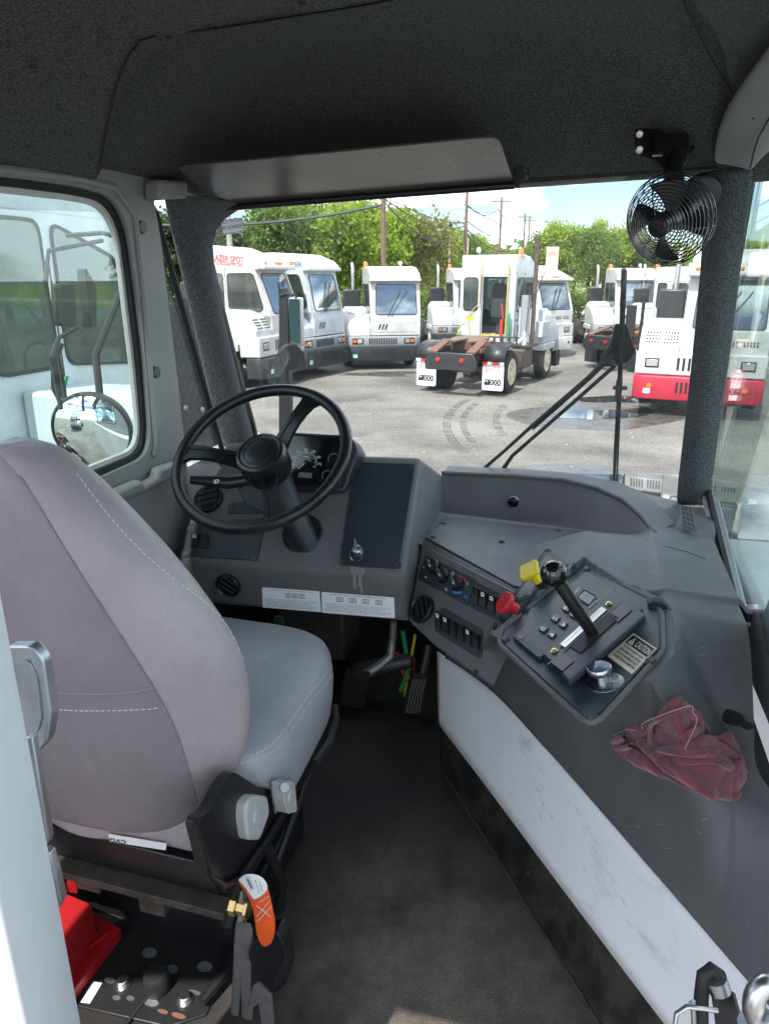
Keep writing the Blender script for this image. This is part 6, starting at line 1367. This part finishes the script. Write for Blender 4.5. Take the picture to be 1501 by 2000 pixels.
bk = MB().grid(rows, closed=True); bk.f.append(tuple(range(200))); n0 = len(bk.v) - 200; bk.f.append(tuple(n0 + i for i in range(200)))
back = bk.build('backrest', ['seat_leather', 'seat_leather_shaded'], seat, smooth=80)
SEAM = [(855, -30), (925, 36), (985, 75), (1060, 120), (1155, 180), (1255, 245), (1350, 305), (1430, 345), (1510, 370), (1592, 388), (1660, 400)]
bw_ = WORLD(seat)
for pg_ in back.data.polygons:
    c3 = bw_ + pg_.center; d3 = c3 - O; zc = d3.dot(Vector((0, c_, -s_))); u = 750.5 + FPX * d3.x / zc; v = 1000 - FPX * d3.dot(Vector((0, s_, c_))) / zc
    if pg_.normal.dot(FW) < -.2 and u < np.interp(v, [q[0] for q in SEAM], [q[1] for q in SEAM]): pg_.material_index = 1  # faces left of the seam take the shaded leather tone
tb = BVHTree.FromPolygons([Vector(p) for p in bk.v], [list(f) for f in bk.f])
# cushion: pillow shaped
rows = []
for (z, s) in ((1.455, .80), (1.462, .90), (1.48, .955), (1.52, .985), (1.56, 1.0), (1.59, .995), (1.61, .97), (1.625, .93), (1.634, .86), (1.640, .70), (1.643, .45), (1.644, .15)):
    row = []
    for k in range(72):
        q = 2 * math.pi * k / 72; cx, sx = math.cos(q), math.sin(q); e_ = 2 / 4.2; rx = math.copysign(abs(cx) ** e_, cx); fx = math.copysign(abs(sx) ** e_, sx)
        w = .30 * (1 - .05 * fx) - .30 * (1 - s) * .5; d = .275 - .275 * (1 - s) * .5
        if s < .8 and z > 1.6: w, d = .30 * s, .275 * s
        row.append(C(SC + .040 + w * rx, 1.255 + d * fx, z + (.012 * sst(fx, .2, 1) if z > 1.6 else 0) - (.03 * sst(-fx, .5, 1) if z < 1.5 else 0)))
    rows.append(row)
cu_ = MB().grid(rows, closed=True); cu_.f.append(tuple(range(72))); n0 = len(cu_.v) - 72; cu_.f.append(tuple(n0 + i for i in range(72)))
cush = cu_.build('cushion', 'seat_cushion', seat, smooth=80)
tcu = BVHTree.FromPolygons([Vector(p) for p in cu_.v], [list(f) for f in cu_.f])
def stitch(pts, tree, par, m='thread', dash_=.0065, gap=.0035, rad=.0009, name='stitching', groove=True):
    q = []
    for u, v in [tuple(p) for p in catmull(pts, 14)]:
        h, n = hit(u, v, tree, .0006)
        if h is not None: q.append(h)
    if len(q) < 3: return
    b = MB(); acc = 0; cur = [q[0]]; on = True
    for a, c in zip(q[:-1], q[1:]):
        L = (c - a).length; 
        if L > .05: cur = [c]; continue
        s = 0
        while s < L:
            need = (dash_ if on else gap) - acc; st_ = min(need, L - s); s += st_; acc += st_; p = a.lerp(c, s / L)
            if on: cur.append(p)
            if acc >= (dash_ if on else gap) - 1e-9:
                if on and len(cur) >= 2: b.tube([cur[0], cur[-1]], rad, 4)
                on = not on; acc = 0; cur = [p]
    o = b.build(name, m, par, smooth=0)
    if groove: MB().tube(q, .0012, 4).build('seam', 'print_grey', par)
stitch([(40, 930), (75, 985), (120, 1060), (180, 1155), (245, 1255), (305, 1350), (345, 1430), (370, 1510), (388, 1592)], tb, back)
stitch([(150, 925), (215, 1010), (280, 1080), (345, 1135), (410, 1185), (448, 1230), (475, 1290)], tb, back, groove=False)
stitch([(88, 1384), (160, 1388), (240, 1387), (298, 1384), (316, 1378)], tb, back, groove=False)
stitch([(370, 1598), (388, 1598), (402, 1585), (410, 1570)], tb, back, groove=False)
q = [hit(u, v, tb, .001)[0] for u, v in ((60, 1352), (120, 1354), (200, 1356), (260, 1352), (302, 1344))]
MB().tube([p for p in q if p], [.003] * len([p for p in q if p]), 6).build('pocket_edge', 'seat_leather_shaded', back)
stitch([(668, 1292), (640, 1330), (600, 1380), (560, 1440), (520, 1475), (462, 1492)], tcu, cush, groove=False); stitch([(660, 1285), (632, 1322), (592, 1372), (550, 1432), (512, 1466), (465, 1484)], tcu, cush, groove=False)
for pts in ([(590, 1240), (560, 1270), (520, 1300), (498, 1330)], [(480, 1228), (500, 1245)]):
    q = [hit(u, v, tcu, .0004)[0] for u, v in pts]; MB().tube([p for p in q if p], .0016, 5).build('cushion_seam', 'seat_cushion', cush)
# rear skirt of the cushion under the backrest
rows = []
for k in range(15):
    t = k / 14; r = -1.14 + .515 * t; rows.append([C(r, .93 + .02 * math.sin(t * 9), 1.472 - .012 * (1 - abs(2 * t - 1))), C(r, .915, 1.485), C(r, .912, 1.51), C(r, .93, 1.545), C(r, .97, 1.56)])
sk2 = MB().grid(rows).build('rear_skirt', 'seat_leather', seat, sub=1, solid=.01)
for k in (3, 6, 9, 11): r = -1.14 + .515 * k / 14; MB().tube([C(r, .911, 1.50), C(r, .918, 1.53), C(r, .94, 1.552)], .0025, 5).build('pleat', 'seat_leather', sk2)
tsk = BVHTree.FromPolygons([o_ for r_ in rows for o_ in r_], [(i * 5 + j, i * 5 + j + 1, (i + 1) * 5 + j + 1, (i + 1) * 5 + j) for i in range(14) for j in range(4)])
stitch([(80, 1562), (180, 1572), (280, 1592), (366, 1615)], tsk, sk2, groove=False)
# side shield, levers, base
sh = lambda u, v, r=-.535: V(u, v, r=r)
MB().prism(rpoly([sh(u, v) for u, v in ((380, 1603), (408, 1585), (430, 1540), (455, 1505), (500, 1535), (545, 1545), (575, 1500), (612, 1478), (640, 1430), (600, 1520), (540, 1620), (500, 1700), (470, 1722), (440, 1734), (418, 1728), (404, 1700), (395, 1660))], .02), RT * -.02).build('side_shield', 'plastic_black', seat, bev=.008, seg=3)
MB().tube([sh(u, v, -.528) for u, v in ((384, 1606), (398, 1660), (412, 1712), (440, 1730), (466, 1716), (520, 1640), (560, 1570))], .006, 8).build('shield_rib', 'plastic_black', seat)
def lever(pts, r, dx, name='recline_lever'):
    o = MB().prism(rpoly([V(u, v, r=r) for u, v in pts], .01), RT * -dx).build(name, 'lever_grey', seat, bev=.006, seg=3)
    c = sum([V(u, v, r=r) for u, v in pts], Vector()) / len(pts); MB().lathe([(.014, 0), (.013, .003), (.001, .004)], c, RT, 18).build('lever_boss', 'lever_grey', o)
lever(((482, 1570), (497, 1554), (524, 1556), (528, 1588), (508, 1642), (486, 1642), (480, 1600)), -.515, .03); lever(((552, 1530), (566, 1524), (577, 1530), (579, 1556), (581, 1586), (562, 1590), (555, 1560)), -.50, .026, 'height_lever')
MB().tube([V(546, 1540, r=-.54), V(556, 1538, r=-.49)], .009, 10).build('lever_pivot', 'lever_grey', seat)
MB().cabbox(-1.06, -.60, 1.0, 1.42, 1.38, 1.47).cabbox(-1.02, -.62, 1.04, 1.40, FLOOR, 1.20).build('suspension_box', 'plastic_black', seat, bev=.008)
b = MB()
for i in range(7):
    z0, z1 = 1.20 + i * .026, 1.213 + i * .026; b.cabbox(-1.0, -.64, 1.06, 1.38, z0, z1); b.cabbox(-.99, -.65, 1.07, 1.37, z1, z1 + .013)
b.build('rubber_bellows', 'rubber_black', seat, bev=.003)
MB().tube([V(612, 1492, r=-.53), V(640, 1450, r=-.53), V(655, 1400, r=-.53), V(655, 1378, r=-.53)], [.012, .014, .010, .006], 8).tube([V(520, 1650, r=-.56), V(550, 1720, r=-.56), V(545, 1780, r=-.57)], .012, 8).tube([V(615, 1470, r=-.55), V(585, 1560, r=-.55), V(535, 1700, r=-.56)], .008, 8).build('side_rail', 'plate_black', seat)
MB().cabbox(-1.1, -.60, .935, 1.0, 1.37, 1.44).build('rear_crossbar', 'plastic_black', seat, bev=.004)
# maker label under the skirt (mirrored reading as in the photo: upside down)
lbp = [V(u, v, f=.904) for u, v in ((212, 1628), (326, 1647), (324, 1660), (215, 1643))]
lb = MB().prism(lbp, -FW * .001).build('maker_label', 'label_white', seat, smooth=0)
T(lb, 'CVG', lambda u, v: V(u, v, f=.9025), (248, 1641), (216, 1636), (246, 1649), 'print_black', .02, nrm=-FW)
MB().cabbox(-1.02, -.575, .905, .945, 1.345, 1.362).build('belt_bar', 'dirty_metal', seat, bev=.002)
for (u, v, w) in ((305, 1750, .02), (180, 1705, .02)):
    p = V(u, v, f=.98); MB().box(p, (.03, .02, .03), Matrix((RT, FW, UP)).transposed()).build('bracket', 'dirty_metal', seat, bev=.003)
# seat base plate on the floor with bolts and slots
bpP = [V(u, v, z=FLOOR) for u, v in ((135, 1965), (175, 1850), (245, 1790), (560, 1715), (450, 1870), (404, 1985), (330, 2010))]
fl = MB().prism(bpP, UP * .006).build('seat_plate', 'plate_black', label='black steel seat mounting plate with bolt holes on the floor', cat='plate', bev=.002)
fz = lambda u, v: V(u, v, z=FLOOR + .007)
for (u, v, a, c, m) in ((292, 1861, .017, .012, 'zinc'), (336, 1893, .013, .010, 'zinc'), (400, 1888, .017, .012, 'zinc'), (255, 1950, .009, .005, 'zinc'), (228, 1949, .009, .005, 'zinc'), (295, 1958, .017, .008, 'zinc'), (318, 1976, .012, .004, 'rust'), (349, 1984, .016, .005, 'rust'), (380, 1938, .014, .004, 'zinc'), (215, 1915, .013, .006, 'zinc')):
    MB().prism(ell(fz(u, v), RT * a, FW * c, 18), UP * .0008).build('plate_hole', m, fl)
for (u, v) in ((240, 1922), (361, 1953)):
    MB().lathe([(.018, 0), (.018, .003), (.012, .0032), (.012, .012), (.010, .014), (.001, .014)], fz(u, v), UP, 6 if 0 else 18).build('hex_bolt', 'steel', fl)
MB().prism([fz(u, v) for u, v in ((158, 1958), (184, 1918), (200, 1920), (176, 1960))], UP * .001).build('paint_patch', 'label_white', fl)
MB().lathe([(.026, 0), (.026, .035), (.022, .042), (.001, .043)], fz(308, 1930), UP, 24).build('rubber_grommet', 'rubber_black', fl)
MB().tube([fz(300, 1935), fz(270, 1970), fz(240, 2010)], .004, 6).build('cable', 'rubber_black', fl)
MB().tube([V(u, v, z=1.125) for u, v in ((395, 1955), (415, 1930), (440, 1900), (455, 1840))] + [V(448, 1800, f=.98), V(470, 1700, r=-.60)], [.010, .012, .012, .012, .016, .016], 8).build('floor_brace', 'plate_black', seat)
# red tool box under the seat
rb = thing('red_box', V(150, 1900, z=FLOOR), 'red metal box under the back of the driver seat', 'box')
tt = [V(u, v, z=1.235) for u, v in ((40, 1850), (105, 1745), (178, 1752), (182, 1762), (178, 1800), (128, 1858), (60, 1950))]
tt = [V(u, v, z=1.22) for u, v in ((20, 1800), (115, 1738), (180, 1765), (132, 1850), (60, 1960), (0, 1990))]
MB().prism(tt, UP * -.10).build('box_body', 'red_box', rb, bev=.003)
bt = [V(u, v, z=1.135) for u, v in ((20, 1850), (150, 1765), (236, 1812), (150, 1925), (90, 2010), (0, 2050))]
MB().prism(bt, UP * -.030).build('box_base', 'red_box', rb, bev=.002)
MB().tube([V(135, 1880, z=1.137), V(212, 1822, z=1.137)], .003, 6).build('lid_seam', 'red_box', rb); MB().prism(rpoly([V(u, v, z=1.137) for u, v in ((178, 1818), (186, 1810), (192, 1816), (184, 1824))], .003), UP * .004).build('latch', 'rubber_black', rb)
MB().prism([V(u, v, f=1.0) for u, v in ((120, 1740), (155, 1680), (165, 1690), (150, 1745))], FW * .01).build('box_end', 'red_box', rb)
# seat belt buckle assembly
sb = thing('seat_belt_buckle', V(500, 1790, f=.90), 'black seat belt buckle with orange tab bolted beside the seat', 'seat belt')
bf = lambda u, v, f=.895: V(u, v, f=f)
MB().prism(rpoly([bf(u, v, .90) for u, v in ((483, 1862), (492, 1840), (540, 1820), (556, 1850), (562, 1900), (557, 1925), (535, 1942), (505, 1915), (492, 1890))], .006), FW * .035).build('buckle_body', 'plastic_black', sb, bev=.005, seg=3)
b = MB()
for i in range(7): b.tube([bf(534 + i * 4.2, 1930 - i * 3.5, .899), bf(543 + i * 2.5, 1900 - i * 6, .899)], .0016, 5)
b.build('buckle_ribs', 'rubber_black', sb)
T(sb, 'PRESS', lambda u, v: bf(u, v, .8985), (521, 1872), (538, 1845), (525, 1875), 'plastic_dark', .02, nrm=-FW)
og = [((462, 1722), (482, 1706)), ((470, 1732), (508, 1708)), ((482, 1750), (522, 1724)), ((494, 1774), (529, 1752)), ((497, 1808), (538, 1793)), ((502, 1838), (540, 1818)), ((516, 1852), (530, 1845))]
MB().grid([[bf(*a, .895 - .012 * math.sin(i * .5)), bf((a[0] + c[0]) / 2, (a[1] + c[1]) / 2, .887 - .012 * math.sin(i * .5)), bf(*c, .895 - .012 * math.sin(i * .5))] for i, (a, c) in enumerate(og)]).build('orange_tab', 'orange_web', sb, solid=.003, sub=1)
wl = [((461, 1719), (480, 1705)), ((472, 1727), (508, 1707)), ((484, 1744), (522, 1722)), ((495, 1764), (526, 1738))]
wlb = MB().grid([[bf(*a, .875), bf((a[0] + c[0]) / 2, (a[1] + c[1]) / 2, .872), bf(*c, .875)] for a, c in wl]).build('care_label', 'label_white', sb, solid=.0008, sub=1)
for txt, a, c, d_ in (('IMMI', (490, 1737), (480, 1716), (496, 1735)), ('inspect belt', (506, 1745), (497, 1718), (509, 1743)), ('replace', (512, 1742), (506, 1722), (515, 1740))): T(wlb, txt, lambda u, v: bf(u, v, .869), a, c, d_, 'print_grey', .02, nrm=-FW)
b = MB(); [b.tube([bf(*p, .876), bf(*q_, .876)], .0007, 4) for p, q_ in (((500, 1768), (528, 1790)), ((502, 1790), (524, 1762)), ((502, 1800), (530, 1770)), ((505, 1762), (526, 1750)))]; b.build('cross_stitch', 'thread', sb, smooth=0)
MB().lathe([(.017, 0), (.017, .012), (.012, .014), (.012, .030), (.019, .031), (.019, .036), (.012, .037), (.001, .040)], bf(452, 1768, .90), RT, 6).build('anchor_nut', 'brass', sb)
MB().prism([bf(u, v, .897) for u, v in ((469, 1742), (473, 1740), (474, 1800), (464, 1800), (466, 1760))], FW * .02).build('anchor_plate', 'zinc', sb)
for pts, r0 in (([(468, 1792), (462, 1850), (461, 1920), (456, 1990), (450, 2040)], .010), ([(482, 1800), (478, 1860), (475, 1920), (482, 1960), (480, 2010)], .014)):
    P2 = [bf(u, v, .905) for u, v in pts]; MB().grid([[p - RT * r0 + FW * .006, p, p + RT * r0 + FW * .004] for p in P2]).build('webbing', 'web_grey', sb, solid=.002, sub=1)
MB().prism([bf(u, v, .90) for u, v in ((494, 1925), (505, 1920), (530, 1945), (536, 2010), (512, 2010), (505, 1960), (485, 1975))], FW * .004).build('steel_stalk', 'web_grey', sb)

# ================================================================ PEDALS AND FOOTWELL
pd = thing('brake_pedal', V(690, 1350, f=1.98), 'brake pedal with a cast arm and square rubber pad', 'pedal')
PD = lambda u, v, f=1.98: V(u, v, f=f)
MB().prism(rpoly([PD(u, v) for u, v in ((672, 1318), (720, 1326), (710, 1383), (662, 1382))], .006), FW * .02 + UP * .015).build('pad', 'rubber_black', pd, bev=.003)
b = MB(); [b.tube([PD(671 - i * 1.2, 1330 + i * 10, 1.977), PD(718 - i * 1.6, 1336 + i * 9, 1.977)], .002, 5) for i in range(5)]; b.build('pad_ribs', 'rubber_black', pd)
MB().tube([PD(704, 1322, 2.0), PD(738, 1302, 2.03), PD(762, 1282, 2.06), PD(766, 1250, 2.08), PD(768, 1215, 2.08)], [.018, .016, .016, .013, .012], 8).build('arm', 'pedal_metal', pd)
pd = thing('accelerator_pedal', V(812, 1380, f=2.0), 'ribbed accelerator pedal beside the white tunnel panel', 'pedal')
MB().prism(rpoly([PD(u, v, 2.0) for u, v in ((803, 1324), (836, 1328), (822, 1397), (787, 1393), (790, 1360))], .005), FW * .015 + UP * .01).build('pad', 'rubber_black', pd, bev=.002)
b = MB(); [b.tube([PD(808 + i * 5.5, 1327, 1.997), PD(802 + i * 5.5, 1352, 1.997), PD(794 + i * 5.8, 1392, 1.997)], .0022, 5) for i in range(5)]; b.build('pad_ribs', 'pedal_metal', pd)
MB().tube([PD(823, 1328, 2.03), PD(832, 1290, 2.06), PD(838, 1260, 2.08)], .014, 8).build('arm', 'steel_dark', pd)
for pts, m_, r_, lab in (([(786, 1232), (792, 1270), (797, 1310), (782, 1350)], 'hose_green', .008, 'green air line hanging in the footwell'), ([(810, 1240), (800, 1300), (789, 1360)], 'yellow_knob', .005, 'yellow air line hanging in the footwell'), ([(774, 1275), (788, 1315), (795, 1330)], 'hose_red', .007, 'red air line crossing behind the yellow one'), ([(808, 1285), (808, 1325)], 'red_knob', .004, 'thin red wire beside the accelerator arm')):
    MB().tube([PD(u, v, 2.10) for u, v in pts], r_, 7).build('air_line', m_, label=lab, cat='hose')
MB().lathe([(.022, 0), (.020, .006), (.001, .008)], V(545, 1213, f=2.1), -FW, 16).build('warning_beeper', mat('dark_green', (.03, .12, .06), .5), label='round green button in the dark footwell', cat='button')
MB().cabbox(-.66, -.5, 2.05, 2.2, 1.50, 1.62).cabbox(-1.0, -.75, 2.1, 2.3, 1.2, 1.6).tube([C(-.7, 2.05, 1.2), C(-.5, 2.1, 1.25)], .03, 8).build('pedal_bracket', 'steel_dark', label='dark pedal bracket and brake valve under the dashboard', cat='bracket', bev=.01)
# ================================================================ FAN
fc = V(1306, 430, d=1.5); dirc = (O - fc).normalized(); fx = (dirc * .84 + Vector((-.46, 0, 0)) + Vector((0, 0, -.27))).normalized()
fan = thing('cab_fan', fc, 'black wire cage fan on a bracket above the right windshield corner', 'fan')
e1 = fx.orthogonal().normalized(); e2 = fx.cross(e1); RF = .092
dome = lambda r: .048 * (1 - (r / RF) ** 2.4)
b = MB()
for k in range(13):
    r = .022 + (RF - .022) * k / 12; b.tube([fc + fx * (dome(r) + .005) + (e1 * math.cos(a * math.pi / 24) + e2 * math.sin(a * math.pi / 24)) * r for a in range(48)], .00125, 5, closed=True)
fro = b.build('front_grille', 'cage_wire', fan)
b = MB()
for k in range(10):
    r = .03 + (RF - .03) * k / 9; b.tube([fc - fx * (dome(r) * .8 + .012) + (e1 * math.cos(a * math.pi / 24) + e2 * math.sin(a * math.pi / 24)) * r for a in range(48)], .00125, 5, closed=True)
for k in range(28):
    a0 = k * 2 * math.pi / 28; b.tube([fc + (e1 * math.cos(a0 + .9 * (1 - r / RF)) + e2 * math.sin(a0 + .9 * (1 - r / RF))) * r - fx * (dome(r) * .8 + .0135) for r in (.03, .05, .07, .085, RF)] , .0011, 4)
b.build('rear_grille', 'cage_wire', fan)
b = MB(); [b.tube([fc + (e1 * math.cos(a) + e2 * math.sin(a)) * r + fx * (dome(r) + .0035) for r in (.02, .045, .07, RF)] + [fc + (e1 * math.cos(a) + e2 * math.sin(a)) * (RF + .001) - fx * .012], .0014, 5) for a in (.3, 2.4, 4.5)]; b.build('grille_spokes', 'cage_wire', fan)
MB().lathe([(.0235, 0), (.0235, .006), (.020, .009), (.017, .009), (.015, .012), (.001, .013)], fc + fx * .045, fx, 28).build('badge', 'plastic_black', fan)
MB().lathe([(.02, -.02), (.022, 0), (.022, .02), (.012, .03), (.001, .031)], fc - fx * .006, fx, 22).build('rotor_hub', 'plastic_black', fan)
for k in range(4):
    a0 = k * math.pi / 2 + .5; rows = []
    for r in (.018, .035, .055, .074, .082):
        w = .25 + 5 * (r - .018) * (1.15 - r * 6); rows.append([fc + (e1 * math.cos(a0 + t * w + r * 6) + e2 * math.sin(a0 + t * w + r * 6)) * r + fx * (.014 * t + .008) for t in (-1, -.5, 0, .5, 1)])
    MB().grid(rows).build('blade', 'plastic_black', fan, solid=.002, sub=1)
mt_ = fc - fx * .05; MB().lathe([(.028, -.045), (.034, -.03), (.034, 0), (.028, .012)], mt_, fx, 24).build('motor', 'plastic_black', fan)
cb0 = V(1315, 300, d=1.60)
MB().tube([cb0, V(1313, 335, d=1.58), mt_], [.020, .022, .016], 14).build('neck', 'plastic_black', fan)
MB().prism([V(u, v, d=1.58) for u, v in ((1276, 262), (1345, 262), (1346, 292), (1340, 322), (1300, 330), (1288, 328), (1276, 314))], ray(1300, 300) * .04).build('switch_box', 'plastic_black', fan, bev=.004)
MB().prism([V(u, v, d=1.60) for u, v in ((1238, 254), (1248, 250), (1290, 253), (1300, 262), (1300, 330), (1284, 328), (1272, 312), (1238, 300))], ray(1260, 290) * .006).build('mount_plate', 'plate_black', fan, bev=.002)
for v in (262, 292):
    MB().lathe([(.010, 0), (.010, .003), (.007, .008), (.001, .009)], V(1248, v, d=1.598), -ray(1248, v), 16).build('mount_bolt', 'steel', fan)
MB().tube([V(1290, 303, d=1.575), V(1274, 304, d=1.56)], [.004, .0025], 8).build('toggle', 'steel', fan)
MB().tube([V(1342, 272, d=1.62), V(1370, 276, d=1.66), V(1395, 276, d=1.68)], .004, 6).tube([V(1342, 300, d=1.62), V(1355, 285, d=1.66), V(1392, 277, d=1.68)], .005, 6).build('power_cord', 'rubber_black', fan)
# round speaker-like cover on the pillar head behind the fan
pc = V(1368, 378, f=1.96); o = MB().lathe([(.045, 0), (.045, .012), (.040, .022), (.030, .024), (.001, .024)], pc, (-FW - UP * .15), 30).build('round_cover', 'plastic_black', label='round black cover on the pillar head behind the fan', cat='cover', bev=.001)
# ================================================================ SUN VISOR
sv = thing('sun_visor', C(-.6, 1.8, 2.7), 'long smoked sun visor folded up under the headliner', 'sun visor')
vT = rpoly([V(345, 327, f=1.64), V(960, 268, f=1.64), V(975, 275, f=1.66), V(1002, 356, f=1.95), V(428, 402, f=1.95)], .02)
MB().prism(vT, (UP * .8 + FW * .2).normalized() * .005).build('visor_blade', 'visor_smoke', sv, bev=.0015)
MB().tube([V(425, 407, f=1.95), V(700, 385, f=1.95), V(1004, 362, f=1.95)], .009, 12).build('hinge_rod', 'plastic_black', sv)
MB().prism([V(u, v, f=1.965) for u, v in ((1002, 326), (1032, 328), (1034, 350), (1020, 356), (1010, 368), (1002, 360))], FW * .006).build('end_bracket', 'plate_black', sv, bev=.002)
for u, v in ((1024, 333), (1026, 346)): MB().lathe([(.006, 0), (.005, .003), (.001, .004)], V(u, v, f=1.962), -FW, 12).build('bracket_screw', 'steel_dark', sv)
MB().lathe([(.006, 0), (.005, .005), (.001, .006)], V(413, 404, f=1.93), -FW, 12).lathe([(.005, 0), (.004, .005), (.001, .006)], V(422, 409, f=1.93), -FW, 12).build('pivot_screws', 'steel', sv)

# ================================================================ LEFT FOREGROUND: open rear door edge, latch
E1 = cabof(V(75, 1600, d=.80)); E2 = cabof(V(48, 1990, d=.62))
dr = thing('rear_door', C(E1[0], E1[1], FLOOR), 'white painted edge of the open rear cab door at the lower left', 'door')
pts = [(E1[0], E1[1]), (E2[0], E2[1]), (E2[0] - .30, E2[1] - .06), (E2[0] - .30, E2[1] + .03), (E1[0] - .025, E1[1] + .03)]
MB().prism([C(r, f, FLOOR + .02) for r, f in pts], UP * 1.70).build('door_panel', 'shell_white', dr, bev=.006, seg=3)
dl = lambda u, v, o=.05: V(u, v, f=E1[1] + o)
hl = MB().prism(rpoly([dl(u, v) for u, v in ((10, 1262), (62, 1262), (84, 1290), (100, 1400), (92, 1450), (66, 1478), (20, 1400))], .008), FW * .015).build('latch_handle', 'zinc', dr, bev=.004, seg=3)
ring(rpoly([dl(u, v, .0495) for u, v in ((22, 1292), (58, 1288), (74, 1320), (84, 1400), (74, 1432), (46, 1440), (30, 1400))], .008), -FW, .003, .002).build('handle_rib', 'zinc', hl)
MB().prism([dl(u, v, .03) for u, v in ((50, 1440), (62, 1440), (96, 1640), (90, 1652), (76, 1648))], FW * .01).build('latch_strap', 'zinc', dr, bev=.002)
MB().prism([dl(u, v, .03) for u, v in ((84, 1662), (96, 1668), (106, 1700), (120, 1760), (112, 1778), (96, 1740))], FW * .012).build('strike_plate', 'zinc', dr, bev=.002)
# ================================================================ RIGHT FOREGROUND: door stay hardware
ds = thing('door_stay', V(1400, 1960, d=.85), 'black and chrome door latch hardware at the lower right corner', 'latch')
q = lambda u, v, d=.85: V(u, v, d=d)
MB().tube([q(1368, 2040), q(1368, 1950), q(1373, 1905), q(1388, 1893), q(1403, 1905), q(1408, 1925)], .0085, 12).build('rubber_loop', 'rubber_black', ds)
MB().tube([q(1397, 1912, .848), q(1405, 1936, .848)], .013, 16).build('chrome_collar', 'zinc', ds)
MB().prism([q(u, v, .84) for u, v in ((1386, 1932), (1434, 1936), (1458, 2030), (1400, 2030))], ray(1400, 1960) * .03).build('latch_block', 'plastic_black', ds, bev=.003)
MB().tube([q(1316, 2010, .82), q(1320, 1980, .82), q(1340, 1966, .82), q(1375, 1970, .82), q(1400, 1974, .82)], .0028, 8).tube([q(1345, 1960, .83), q(1352, 1955, .83), q(1354, 2010, .83)], .003, 8).build('wire_clip', 'steel', ds)
MB().tube([q(1500 + 30 * math.cos(a * .35), 1965 + 42 * math.sin(a * .35), .80) for a in range(18)], .012, 12, closed=True).build('chrome_ring', 'steel', ds)
MB().tube([q(1470, 1990, .80), q(1500, 2030, .80)], .02, 10).build('ring_base', 'zinc', ds)
bpy.context.view_layer.update()
